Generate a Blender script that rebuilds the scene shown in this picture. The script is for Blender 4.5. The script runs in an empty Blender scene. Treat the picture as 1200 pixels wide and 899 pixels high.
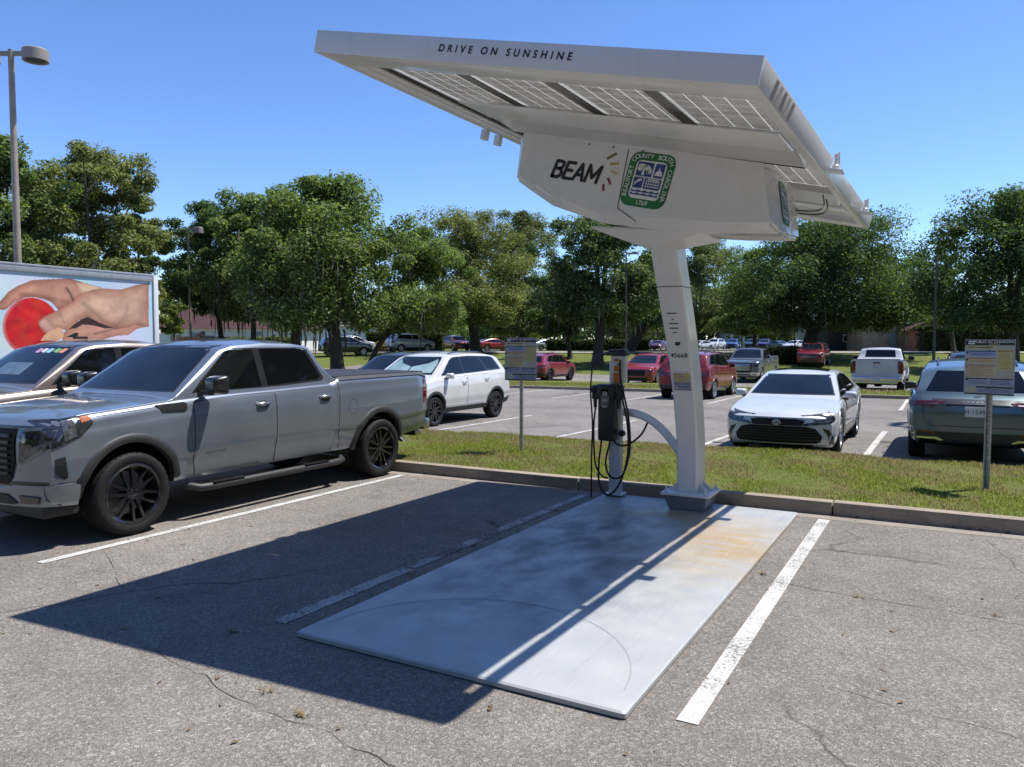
import bpy, bmesh, math, random
import numpy as np
from mathutils import Vector, Matrix, geometry
from mathutils.bvhtree import BVHTree
random.seed(7); np.random.seed(7)
C = bpy.context
SC = C.scene
COL = SC.collection
R = math.radians
HC = 1.86                       # eye height
YAW = 0.51158; PITCH = 0.05273
CY, SY = math.cos(YAW), math.sin(YAW)

def at(px, Z):                  # lateral position of an image column at a forward distance Z
    X = (px-600)/900*Z
    return X*CY - Z*SY, X*SY + Z*CY

def lerp_pts(pts, x):
    xs = [p[0] for p in pts]; ys = [p[1] for p in pts]
    if xs[0] > xs[-1]: xs = xs[::-1]; ys = ys[::-1]
    return np.interp(x, xs, ys)

GZ = [(-60, 0), (12, 0), (14, -.04), (18, -.12), (28, -.2), (43, -.32), (50, -.22), (58, .0), (66, .45), (74, 1.0), (100, .9), (140, .75), (400, .75)]
def ground_z(u, v):
    u = np.asarray(u, float); v = np.asarray(v, float)
    Z = -u*SY + v*CY
    z = lerp_pts(GZ, Z)
    k = np.clip((v-9.5)/4, 0, 1)
    k2 = np.clip((Z-30)/10, 0, 1)
    return z*np.maximum(k, k2)

# ---------------------------------------------------------------- materials
MATS = {}
def _new(name):
    m = bpy.data.materials.new(name); m.use_nodes = True
    nt = m.node_tree; b = nt.nodes['Principled BSDF']
    return m, nt, b
def N(nt, typ, **kw):
    n = nt.nodes.new(typ)
    for k, v in kw.items():
        if k.startswith('i_'):
            key = k[2:].replace('_', ' ')
            n.inputs[key].default_value = v
        else: setattr(n, k, v)
    return n
def c4(c): return (c[0], c[1], c[2], 1.0)
def coords(nt, scale=1.0, kind='Object'):
    tc = nt.nodes.new('ShaderNodeTexCoord')
    mp = nt.nodes.new('ShaderNodeMapping')
    s = scale if isinstance(scale, (tuple, list)) else (scale,)*3
    mp.inputs['Scale'].default_value = s
    nt.links.new(tc.outputs[kind], mp.inputs['Vector'])
    return mp.outputs['Vector']
def noise(nt, vec, scale, detail=4, rough=.55):
    n = nt.nodes.new('ShaderNodeTexNoise')
    n.inputs['Scale'].default_value = scale; n.inputs['Detail'].default_value = detail
    n.inputs['Roughness'].default_value = rough
    nt.links.new(vec, n.inputs['Vector'])
    return n.outputs['Fac']
def ramp(nt, fac, stops):
    r = nt.nodes.new('ShaderNodeValToRGB')
    el = r.color_ramp.elements
    while len(el) < len(stops): el.new(0.5)
    for e, (p, c) in zip(el, stops):
        e.position = p
        e.color = c4(c) if isinstance(c, (tuple, list)) else (c, c, c, 1)
    nt.links.new(fac, r.inputs['Fac'])
    return r.outputs['Color']
def mixc(nt, fac, a, b, mode='MIX'):
    m = nt.nodes.new('ShaderNodeMix'); m.data_type = 'RGBA'; m.blend_type = mode
    for sock, val in ((m.inputs['Factor'], fac), (m.inputs['A'], a), (m.inputs['B'], b)):
        pass
    ins = [m.inputs[0], m.inputs[6], m.inputs[7]]
    for sock, val in zip(ins, (fac, a, b)):
        if hasattr(val, 'is_linked'): nt.links.new(val, sock)
        elif isinstance(val, (tuple, list)): sock.default_value = c4(val)
        else: sock.default_value = val
    return m.outputs[2]
def math_(nt, op, a, b=None, c=None):
    m = nt.nodes.new('ShaderNodeMath'); m.operation = op
    for i, v in enumerate((a, b, c)):
        if v is None: continue
        if hasattr(v, 'is_linked'): nt.links.new(v, m.inputs[i])
        else: m.inputs[i].default_value = v
    return m.outputs[0]
def bump(nt, b, h, strength=.3, dist=.01):
    n = nt.nodes.new('ShaderNodeBump'); n.inputs['Strength'].default_value = strength
    n.inputs['Distance'].default_value = dist
    nt.links.new(h, n.inputs['Height']); nt.links.new(n.outputs['Normal'], b.inputs['Normal'])

def pbr(name, col, rough=.5, metal=0, coat=0, var=.12, vs=6, bmp=0, bs=80, spec=.5, trans=0):
    if name in MATS: return MATS[name]
    m, nt, b = _new(name)
    v = coords(nt)
    f = noise(nt, v, vs, 5)
    lo = tuple(c*(1-var) for c in col); hi = tuple(min(1, c*(1+var)) for c in col)
    nt.links.new(ramp(nt, f, [(.3, lo), (.7, hi)]), b.inputs['Base Color'])
    f2 = noise(nt, v, vs*3, 4)
    nt.links.new(math_(nt, 'MULTIPLY_ADD', f2, .16, rough-.08), b.inputs['Roughness'])
    b.inputs['Metallic'].default_value = metal
    b.inputs['Coat Weight'].default_value = coat
    b.inputs['Coat Roughness'].default_value = .04
    b.inputs['Specular IOR Level'].default_value = spec
    if bmp: bump(nt, b, noise(nt, v, bs, 3), bmp, .004)
    MATS[name] = m
    return m
def paint(name, col, metal=.0, rough=.35, coat=1.0):
    if name in MATS: return MATS[name]
    m, nt, b = _new(name)
    v = coords(nt)
    dirt = noise(nt, v, 2.2, 6, .6)
    lo = tuple(c*.9+.006 for c in col)
    nt.links.new(ramp(nt, dirt, [(.4, lo), (.62, col)]), b.inputs['Base Color'])
    b.inputs['Metallic'].default_value = metal
    nt.links.new(math_(nt, 'MULTIPLY_ADD', dirt, .12, rough-.06), b.inputs['Roughness'])
    b.inputs['Coat Weight'].default_value = coat
    nt.links.new(ramp(nt, noise(nt, v, 5, 5), [(.3, .03), (.75, .10)]), b.inputs['Coat Roughness'])
    MATS[name] = m
    return m

# ---------------------------------------------------------------- mesh builder
class MB:
    def __init__(s): s.v = []; s.f = []; s.mi = []
    def add(s, vs, fs, mi=0):
        o = len(s.v)
        s.v.extend([tuple(p) for p in vs]); s.f.extend([tuple(i+o for i in f) for f in fs])
        s.mi.extend([mi]*len(fs)); return s
    def box(s, c, size, rot=None, bev=0, mi=0, taper=None):
        bm = bmesh.new(); bmesh.ops.create_cube(bm, size=1)
        for v in bm.verts:
            t = 1
            if taper is not None and v.co.z > 0: t = taper
            v.co = Vector((v.co.x*size[0]*t, v.co.y*size[1]*t, v.co.z*size[2]))
        if bev:
            bmesh.ops.bevel(bm, geom=bm.edges[:], offset=min(bev, .49*min(size)), segments=2, affect='EDGES', profile=.6)
        M = Matrix.Translation(Vector(c))
        if rot is not None: M = M @ (rot.to_4x4() if not isinstance(rot, tuple) else Matrix.Rotation(rot[2], 4, 'Z') @ Matrix.Rotation(rot[1], 4, 'Y') @ Matrix.Rotation(rot[0], 4, 'X'))
        bm.transform(M); s.bm(bm, mi); bm.free(); return s
    def bm(s, bm, mi=0):
        bm.verts.index_update()
        s.add([v.co for v in bm.verts], [[v.index for v in f.verts] for f in bm.faces], mi)
    def tube(s, pts, r, n=10, mi=0, caps=True):
        pts = [Vector(p) for p in pts]
        rs = r if isinstance(r, (list, tuple)) else [r]*len(pts)
        rings = []; up = None
        for i, p in enumerate(pts):
            d = (pts[min(i+1, len(pts)-1)] - pts[max(i-1, 0)]).normalized()
            if up is None:
                a = Vector((0, 0, 1)) if abs(d.z) < .9 else Vector((1, 0, 0))
                up = (a - d*a.dot(d)).normalized()
            else:
                up = (up - d*up.dot(d)).normalized()
            sd = d.cross(up)
            rings.append([p + (up*math.cos(t)+sd*math.sin(t))*rs[i] for t in [2*math.pi*k/n for k in range(n)]])
        vs = [q for rg in rings for q in rg]; fs = []
        for i in range(len(rings)-1):
            for k in range(n):
                a = i*n+k; b = i*n+(k+1) % n
                fs.append((a, b, b+n, a+n))
        if caps:
            fs.append(tuple(range(n-1, -1, -1))); L = (len(rings)-1)*n
            fs.append(tuple(range(L, L+n)))
        return s.add(vs, fs, mi)
    def lathe(s, prof, c=(0, 0, 0), axis='z', n=32, mi=0, close=False, caps=True):
        vs = []; fs = []
        for (r, h) in prof:
            for k in range(n):
                t = 2*math.pi*k/n
                a, b = r*math.cos(t), r*math.sin(t)
                p = (a, b, h) if axis == 'z' else ((a, h, b) if axis == 'y' else (h, a, b))
                vs.append((p[0]+c[0], p[1]+c[1], p[2]+c[2]))
        m = len(prof)
        for i in range(m-1 if not close else m):
            j = (i+1) % m
            for k in range(n):
                fs.append((i*n+k, i*n+(k+1) % n, j*n+(k+1) % n, j*n+k))
        if not close and caps:
            if prof[0][0] > 1e-4: fs.append(tuple(range(n)))
            if prof[-1][0] > 1e-4: fs.append(tuple(range((m-1)*n, m*n)))
        return s.add(vs, fs, mi)
    def prism(s, poly, fn, h0, h1, mi=0):         # poly (a,b); fn(a,b,h) -> xyz
        n = len(poly)
        vs = [fn(a, b, h0) for a, b in poly] + [fn(a, b, h1) for a, b in poly]
        fs = [tuple(range(n)), tuple(range(2*n-1, n-1, -1))]
        fs += [(k, (k+1) % n, n+(k+1) % n, n+k) for k in range(n)]
        return s.add(vs, fs, mi)
    def build(s, name, mats, parent=None, org=(0, 0, 0), smooth=35, fixn=True, bev=0):
        me = bpy.data.meshes.new(name)
        o = Vector(org)
        me.from_pydata([(v[0]-o[0], v[1]-o[1], v[2]-o[2]) for v in s.v], [], s.f)
        if not isinstance(mats, (list, tuple)): mats = [mats]
        for m in mats: me.materials.append(m)
        if len(mats) > 1: me.polygons.foreach_set('material_index', s.mi)
        if fixn or bev:
            bm = bmesh.new(); bm.from_mesh(me)
            if bev:
                bmesh.ops.remove_doubles(bm, verts=bm.verts[:], dist=1e-5)
                es = [e for e in bm.edges if len(e.link_faces) == 2 and e.calc_face_angle(0) > R(25)]
                bmesh.ops.bevel(bm, geom=es, offset=bev, segments=2, affect='EDGES', clamp_overlap=True)
            bmesh.ops.recalc_face_normals(bm, faces=bm.faces[:])
            bm.to_mesh(me); bm.free()
        if smooth:
            me.polygons.foreach_set('use_smooth', [True]*len(me.polygons))
            me.set_sharp_from_angle(angle=R(smooth))
        ob = bpy.data.objects.new(name, me); COL.objects.link(ob)
        if parent is not None: ob.parent = parent
        else: ob.location = o
        return ob

def tag(o, label=None, cat=None, group=None, kind=None):
    if label: o['label'] = label
    if cat: o['category'] = cat
    if group: o['group'] = group
    if kind: o['kind'] = kind
    return o
def thing(name, loc, rz=0, label=None, cat=None, group=None):
    o = bpy.data.objects.new(name, None); COL.objects.link(o)
    o.location = loc; o.rotation_euler = (0, 0, rz); o.empty_display_size = .2
    return tag(o, label, cat, group)
def np_mesh(name, V, F, mat, parent=None, loc=(0, 0, 0), smooth=False):
    me = bpy.data.meshes.new(name)
    k = F.shape[1]
    me.vertices.add(len(V)); me.vertices.foreach_set('co', np.ascontiguousarray(V, dtype=np.float32).ravel())
    me.loops.add(F.size); me.loops.foreach_set('vertex_index', np.ascontiguousarray(F, dtype=np.int32).ravel())
    me.polygons.add(len(F))
    me.polygons.foreach_set('loop_start', np.arange(0, F.size, k, dtype=np.int32))
    me.polygons.foreach_set('loop_total', np.full(len(F), k, dtype=np.int32))
    if smooth: me.polygons.foreach_set('use_smooth', [True]*len(F))
    me.update(calc_edges=True)
    for m in (mat if isinstance(mat, (list, tuple)) else [mat]): me.materials.append(m)
    ob = bpy.data.objects.new(name, me); COL.objects.link(ob)
    if parent is not None: ob.parent = parent
    else: ob.location = loc
    return ob
_TX = {}
def text_geo(s, size, weight=0.0, shear=0.0, spacing=1.0, align='CENTER', extrude=0.0):
    key = (s, weight, shear, spacing, align, extrude)
    if key not in _TX:
        cu = bpy.data.curves.new('lettering', 'FONT'); cu.body = s; cu.size = 1
        cu.align_x = align; cu.align_y = 'CENTER'; cu.offset = weight; cu.shear = shear
        cu.space_character = spacing; cu.resolution_u = 4; cu.extrude = extrude
        ob = bpy.data.objects.new('lettering', cu); COL.objects.link(ob)
        C.view_layer.update()
        me = bpy.data.meshes.new_from_object(ob.evaluated_get(C.evaluated_depsgraph_get()))
        _TX[key] = ([tuple(v.co) for v in me.vertices], [tuple(p.vertices) for p in me.polygons])
        bpy.data.objects.remove(ob); bpy.data.curves.remove(cu); bpy.data.meshes.remove(me)
    vs, fs = _TX[key]
    return [(x*size, y*size, z*size) for x, y, z in vs], fs
def put_text(mb, s, size, O, X, Y, off=.002, mi=0, **kw):
    vs, fs = text_geo(s, size, **kw)
    O = Vector(O); X = Vector(X).normalized(); Y = Vector(Y).normalized(); Nn = X.cross(Y)
    mb.add([O + X*a + Y*b + Nn*(off) for a, b, c in vs], fs, mi)
# ================================================================ camera, light, sky
cam = bpy.data.cameras.new('camera'); camo = bpy.data.objects.new('camera', cam); COL.objects.link(camo)
cam.sensor_width = 36; cam.lens = 27.0; cam.clip_end = 3000; cam.clip_start = .05
camo.location = (0, 0, HC); camo.rotation_euler = (math.pi/2-PITCH, 0, YAW)
SC.camera = camo
SUN = Vector((.324, .318, .891)).normalized()
w = bpy.data.worlds.new('World'); SC.world = w; w.use_nodes = True
nt = w.node_tree; bg = nt.nodes['Background']
sky = nt.nodes.new('ShaderNodeTexSky'); sky.sky_type = 'NISHITA'; sky.sun_disc = False
sky.sun_elevation = math.asin(SUN.z); sky.sun_rotation = math.atan2(SUN.x, SUN.y)
sky.air_density = 1.0; sky.dust_density = .0; sky.ozone_density = 4.0; sky.altitude = 1800
hs = nt.nodes.new('ShaderNodeHueSaturation'); hs.inputs['Saturation'].default_value = 1.12; hs.inputs['Hue'].default_value = .508
nt.links.new(sky.outputs['Color'], hs.inputs['Color']); nt.links.new(hs.outputs['Color'], bg.inputs['Color']); bg.inputs['Strength'].default_value = .145
sl = bpy.data.lights.new('sun', 'SUN'); sl.energy = 5.0; sl.angle = R(.53); sl.color = (1, .955, .89)
so = bpy.data.objects.new('sun', sl); COL.objects.link(so)
so.rotation_euler = SUN.to_track_quat('Z', 'Y').to_euler(); so.location = (20, 20, 60)
SC.view_settings.view_transform = 'Standard'; SC.view_settings.look = 'None'
SC.view_settings.exposure = 0.57; SC.view_settings.gamma = 1.0
SC.view_settings.use_curve_mapping = False

# ================================================================ ground materials
def asphalt_mat(name, base, tint=(1, 1, 1), cracks=1.0):
    m, nt, b = _new(name)
    v = coords(nt)
    big = noise(nt, v, .35, 5, .6)
    mid = noise(nt, v, 2.6, 6, .65)
    vo = nt.nodes.new('ShaderNodeTexVoronoi'); vo.inputs['Scale'].default_value = 185
    nt.links.new(v, vo.inputs['Vector'])
    vo2 = nt.nodes.new('ShaderNodeTexVoronoi'); vo2.inputs['Scale'].default_value = 62
    nt.links.new(v, vo2.inputs['Vector'])
    sep = nt.nodes.new('ShaderNodeSeparateColor'); nt.links.new(vo.outputs['Color'], sep.inputs[0])
    sep2 = nt.nodes.new('ShaderNodeSeparateColor'); nt.links.new(vo2.outputs['Color'], sep2.inputs[0])
    d = tuple(base*.62*t for t in tint); l = tuple(base*1.15*t for t in tint); h = tuple(min(.8, base*1.8*t) for t in tint)
    stones = ramp(nt, sep.outputs[0], [(.0, d), (.55, l), (.86, tuple(base*1.25*t for t in tint)), (.94, h), (1., tuple(min(.8, base*2.3*t) for t in tint))])
    st2 = ramp(nt, sep2.outputs[1], [(.0, .80), (.7, 1.0), (1., 1.32)])
    c = mixc(nt, 1.0, stones, st2, 'MULTIPLY')
    c = mixc(nt, 1.0, c, ramp(nt, big, [(.25, .70), (.5, 1.0), (.75, 1.18)]), 'MULTIPLY')
    c = mixc(nt, 1.0, c, ramp(nt, mid, [(.3, .84), (.7, 1.1)]), 'MULTIPLY')
    # wandering cracks: edges of a warped large cell pattern
    nz = nt.nodes.new('ShaderNodeTexNoise'); nz.inputs['Scale'].default_value = 1.3; nz.inputs['Detail'].default_value = 6
    nt.links.new(v, nz.inputs['Vector'])
    vm = nt.nodes.new('ShaderNodeVectorMath'); vm.operation = 'MULTIPLY_ADD'
    nt.links.new(nz.outputs['Color'], vm.inputs[0]); vm.inputs[1].default_value = (.9, .9, 0); nt.links.new(v, vm.inputs[2])
    vc = nt.nodes.new('ShaderNodeTexVoronoi'); vc.feature = 'DISTANCE_TO_EDGE'; vc.inputs['Scale'].default_value = .22
    nt.links.new(vm.outputs[0], vc.inputs['Vector'])
    ck = ramp(nt, vc.outputs['Distance'], [(.0, 1.), (.0022, .85), (.0045, 0.)])
    gate = ramp(nt, noise(nt, v, .5, 2), [(.46, 0.), (.56, cracks)])
    ckg = math_(nt, 'MULTIPLY', ck, gate)
    c = mixc(nt, ckg, c, (base*.35, base*.32, base*.27))
    ol = ramp(nt, noise(nt, v, .9, 3), [(.64, 0.), (.72, .45)])
    c = mixc(nt, ol, c, (base*.5, base*.5, base*.5))
    nt.links.new(c, b.inputs['Base Color'])
    b.inputs['Roughness'].default_value = .88
    b.inputs['Specular IOR Level'].default_value = .3
    hgt = mixc(nt, .5, vo.outputs['Distance'], vo2.outputs['Distance'])
    bump(nt, b, hgt, .55, .008)
    return m
M_asph = asphalt_mat('worn_asphalt', .168, (1.0, .90, .79))
M_asph2 = asphalt_mat('pale_asphalt', .165, (1.0, .93, .86), .7)
def concrete_mat(name, col, var=.25):
    m, nt, b = _new(name); v = coords(nt)
    c = ramp(nt, noise(nt, v, 3, 7, .65), [(.3, tuple(x*(1-var) for x in col)), (.7, tuple(x*(1+var*.6) for x in col))])
    c = mixc(nt, .5, c, ramp(nt, noise(nt, v, 60, 3), [(.3, tuple(x*.7 for x in col)), (.7, tuple(x*1.2 for x in col))]))
    st = ramp(nt, noise(nt, coords(nt, (.8, 3, 6)), 2.0, 5), [(.5, 0.), (.75, .55)])
    c = mixc(nt, st, c, tuple(x*.45 for x in col))
    nt.links.new(c, b.inputs['Base Color']); b.inputs['Roughness'].default_value = .9
    bump(nt, b, noise(nt, v, 90, 4), .4, .004); return m
M_kerb = concrete_mat('kerb_concrete', (.30, .245, .19), .35)
M_gutter = concrete_mat('gutter_concrete', (.25, .22, .185), .35)
def line_mat():
    m, nt, b = _new('road_paint'); v = coords(nt)
    chip = noise(nt, v, 55, 6, .7); big = noise(nt, v, 3.5, 3)
    k = math_(nt, 'ADD', math_(nt, 'MULTIPLY', chip, .75), math_(nt, 'MULTIPLY', big, .3))
    c = ramp(nt, k, [(.42, (.10, .095, .09)), (.475, (.34, .34, .32)), (.56, (.50, .49, .47))])
    nt.links.new(c, b.inputs['Base Color']); b.inputs['Roughness'].default_value = .8
    bump(nt, b, chip, .3, .003); return m
M_line = line_mat()
def worn_line():
    m, nt, b = _new('worn_road_paint'); v = coords(nt)
    chip = noise(nt, v, 42, 6, .72); big = noise(nt, v, 2.2, 4)
    k = math_(nt, 'ADD', math_(nt, 'MULTIPLY', chip, .6), math_(nt, 'MULTIPLY', big, .5))
    c = ramp(nt, k, [(.50, (.085, .078, .07)), (.54, (.26, .25, .23)), (.62, (.40, .39, .37))])
    nt.links.new(c, b.inputs['Base Color']); b.inputs['Roughness'].default_value = .85
    return m
M_line2 = worn_line()
def ground_mat():
    m, nt, b = _new('lawn_ground'); v = coords(nt)
    c = ramp(nt, noise(nt, v, 1.1, 6, .6), [(.3, (.075, .10, .02)), (.5, (.12, .145, .03)), (.62, (.16, .155, .05)), (.78, (.20, .155, .08))])
    c = mixc(nt, .5, c, ramp(nt, noise(nt, v, 26, 5, .7), [(.3, (.03, .05, .01)), (.7, (.14, .17, .05))]))
    nt.links.new(c, b.inputs['Base Color']); b.inputs['Roughness'].default_value = .95
    b.inputs['Specular IOR Level'].default_value = .1
    bump(nt, b, noise(nt, v, 30, 5), .8, .03); return m
M_lawn = ground_mat()

# ---------------------------------------------------------------- ground sheet
def sheet(name, us, vs, mat, lift, kind='structure', zf=None):
    U, V = np.meshgrid(us, vs)
    Z = (ground_z(U, V) if zf is None else zf(U, V)) + lift
    P = np.stack([U.ravel(), V.ravel(), Z.ravel()], 1)
    nu, nv = len(us), len(vs)
    I = np.arange(nu*nv).reshape(nv, nu)
    F = np.stack([I[:-1, :-1].ravel(), I[:-1, 1:].ravel(), I[1:, 1:].ravel(), I[1:, :-1].ravel()], 1)
    o = np_mesh(name, P, F, mat, smooth=True); tag(o, kind=kind); return o
near = np.arange(-60, 40.1, 2.0)
us = np.concatenate([[-1500, -800, -400, -250, -180, -140, -110, -90, -75], near, [50, 70, 100, 160, 300, 700, 1500]])
vs = np.concatenate([[-1500, -600, -200, -80, -40, -20], np.arange(-10, 130.1, 2.0), [140, 160, 200, 300, 500, 900, 1800]])
sheet('ground', us, vs, M_lawn, -.03)
sheet('car_park', np.arange(-60, 30.1, 1.), np.array([-40, -20, -10, -5, 0, 2, 4, 6, 8, 8.62]), M_asph, 0.0)
sheet('back_car_park', np.arange(-60, 40.1, 1.), np.arange(13.2, 31.71, .74), M_asph2, .004)
sheet('drive_lane', np.arange(-40, 30.1, 1.), np.arange(34.0, 47.3, .7), M_asph2, .004)
# far road and far lot lie square to the view
def zsheet(name, px0, px1, Z0, Z1, nx, nz, mat, lift):
    X = np.linspace(px0, px1, nx); ZZ = np.linspace(Z0, Z1, nz)
    PX, ZG = np.meshgrid(X, ZZ)
    Zm = .5*(Z0+Z1)
    Xm = (PX-600)/900*Zm
    U = Xm*CY - ZG*SY; V = Xm*SY + ZG*CY
    P = np.stack([U.ravel(), V.ravel(), ground_z(U, V).ravel()+lift], 1)
    I = np.arange(nx*nz).reshape(nz, nx)
    F = np.stack([I[:-1, :-1].ravel(), I[:-1, 1:].ravel(), I[1:, 1:].ravel(), I[1:, :-1].ravel()], 1)
    o = np_mesh(name, P, F, mat, smooth=True); tag(o, kind='structure')
M_asph3 = asphalt_mat('bleached_asphalt', .24, (1.0, .92, .82), .2)
zsheet('far_road', -500, 1600, 72.5, 80, 90, 8, M_asph3, .03)
zsheet('far_car_park', 560, 1010, 101, 140, 40, 24, M_asph2, .03)

# kerbs: real steps with joints
def kerb(name, u0, u1, v0, v1, zt, seg=3.0, face=1):
    mb = MB(); u = u0; k = 0
    while u < u1-.01:
        e = min(u+seg, u1)
        zg = float(ground_z((u+e)/2, v0))
        mb.box(((u+e)/2, (v0+v1)/2, zg+(zt-.3)/2+random.uniform(-.004, .004)), (e-u-.012, v1-v0, zt+.3), bev=.018)
        u = e
    o = mb.build(name, M_kerb); return tag(o, kind='structure')
kerb('kerb', -40, 24, 8.84, 9.0, .145)
kerb('back_kerb', -60, 40, 31.5, 31.68, .13)
sheet('gutter', np.arange(-60, 30.1, 1.), np.array([8.62, 8.84]), M_gutter, .002)
# painted stall lines as thin sheets
def pline(u0, v0, u1, v1, wd, lift, name='painted_line', wob=.0):
    n = max(2, int(math.hypot(u1-u0, v1-v0)/.5)); P = []; F = []
    L = math.hypot(u1-u0, v1-v0); dx, dy = (u1-u0)/L, (v1-v0)/L
    for i in range(n+1):
        t = i/n; x = u0+(u1-u0)*t; y = v0+(v1-v0)*t
        o = random.uniform(-wob, wob)
        for sgn in (-1, 1):
            a = x - dy*sgn*wd/2 + (o if sgn > 0 else -o*.6); b = y + dx*sgn*wd/2
            P.append((a, b, float(ground_z(a, b))+lift))
    for i in range(n): F.append((2*i, 2*i+2, 2*i+3, 2*i+1))
    return P, F
def lines(name, segs, lift=.008, mat=None):
    mb = MB()
    for s in segs: mb.add(*pline(*s[:4], s[4] if len(s) > 4 else .1, lift, wob=.006))
    o = mb.build(name, mat or M_line, smooth=0, fixn=False); tag(o, kind='structure')
_b = []
for u in (-15.5, -12.65, -9.87, -6.85, -3.86, -1.08, 1.7, 4.5, 7.3):
    _b += [(u, 13.35, u, 18.7, .11), (u, 25.6, u, 31.4, .11)]
lines('painted_line', _b, .012)
lines('painted_line', [(-6.62, 3.63, -6.6, 8.6, .10), (-1.05, 3.62, -1.05, 8.58, .115), (1.7, 3.62, 1.7, 8.58, .115), (4.45, 3.62, 4.45, 8.6, .11), (-9.4, 3.62, -9.4, 8.6, .11), (-12.2, 3.62, -12.2, 8.6, .11), (-15., 3.62, -15., 8.6, .11), (7.2, 3.62, 7.2, 8.6, .11)], .005)

lines('painted_line', [(-3.81, 3.62, -3.80, 5.02, .115), (-3.80, 5.06, -3.79, 6.3, .11), (-3.80, 6.36, -3.79, 7.55, .115), (-3.79, 7.6, -3.79, 8.58, .10)], .005, M_line2)
# cracks across the bays: dark, slightly wandering sheets of crack filler and dirt
mb = MB(); rc = random.Random(4)
for (u0, v0, u1, v1, wd) in ((-9, 6.1, -3.9, 6.25, .007), (-1.2, 6.15, 5, 5.7, .008), (-4.9, 3.0, -1.6, 2.55, .006), (-7, 4.4, -5.4, 3.6, .005), (-.6, 4.4, 2.8, 3.7, .005), (.4, 8.5, .9, 5.9, .005), (-4.6, 8.4, -4.3, 6.2, .008)):
    n = max(6, int(math.hypot(u1-u0, v1-v0)/.07)); L = math.hypot(u1-u0, v1-v0); nx, ny = -(v1-v0)/L, (u1-u0)/L; d = 0; P = []; F = []
    for i in range(n+1):
        d = d*.93+rc.gauss(0, .012); t = i/n; x = u0+(u1-u0)*t+nx*d; y = v0+(v1-v0)*t+ny*d; w_ = wd*(.25+.75*abs(math.sin(i*.37+d*20)))*rc.uniform(.5, 1)
        P += [(x-nx*w_/2, y-ny*w_/2, .0035), (x+nx*w_/2, y+ny*w_/2, .0035)]
    for i in range(n): F.append((2*i, 2*i+2, 2*i+3, 2*i+1))
    mb.add(P, F)
tag(mb.build('pavement_crack', pbr('crack_dirt', (.06, .05, .038), .95, var=.5, vs=9), smooth=0, fixn=False), kind='structure')
# ================================================================ solar charging station
def white_mat(name, col, rough, coat, g=.6):
    m, nt, b = _new(name); v = coords(nt)
    c = ramp(nt, noise(nt, v, 1.6, 6, .6), [(.3, tuple(x*.93 for x in col)), (.7, col)])
    st = ramp(nt, noise(nt, coords(nt, (7, 7, .7)), 1.6, 5, .65), [(.56, 0.), (.76, .30*g)])
    c = mixc(nt, st, c, (.42, .39, .33))
    sp = ramp(nt, noise(nt, v, 38, 3), [(.70, 0.), (.76, .35*g)])
    c = mixc(nt, sp, c, (.36, .33, .28))
    nt.links.new(c, b.inputs['Base Color'])
    nt.links.new(ramp(nt, noise(nt, v, 5, 5), [(.3, rough*.8), (.7, rough*1.4)]), b.inputs['Roughness'])
    b.inputs['Coat Weight'].default_value = coat; b.inputs['Coat Roughness'].default_value = .06
    MATS[name] = m; return m
M_white = white_mat('white_powder_coat', (.74, .73, .71), .34, .3)
M_whitebox = white_mat('white_gelcoat', (.76, .745, .72), .26, .5, .35)
M_dark = pbr('black_plastic', (.018, .018, .02), .42, 0, 0, .2, 8, .05, 200)
M_rubber = pbr('black_rubber', (.012, .012, .013), .6, 0, 0, .25, 12)
M_seam = pbr('dark_seam', (.03, .03, .03), .7)
M_steel = pbr('galvanised_steel', (.42, .43, .43), .45, .7, 0, .22, 14, .1, 120)
M_ink = pbr('black_lettering', (.012, .012, .014), .5)
M_inkw = pbr('white_lettering', (.75, .75, .75), .6)
M_navy = pbr('navy_print', (.03, .065, .22), .45)
M_green = pbr('green_print', (.02, .16, .045), .45)
M_sealw = pbr('white_print', (.72, .73, .72), .45)
M_gold = pbr('gold_print', (.45, .34, .12), .5)
M_olive = pbr('olive_print', (.16, .13, .05), .5)
M_red = pbr('dark_red_print', (.22, .02, .035), .5)
M_grey = pbr('grey_painted_steel', (.16, .185, .20), .4, 0, .2, .15, 6)

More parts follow.
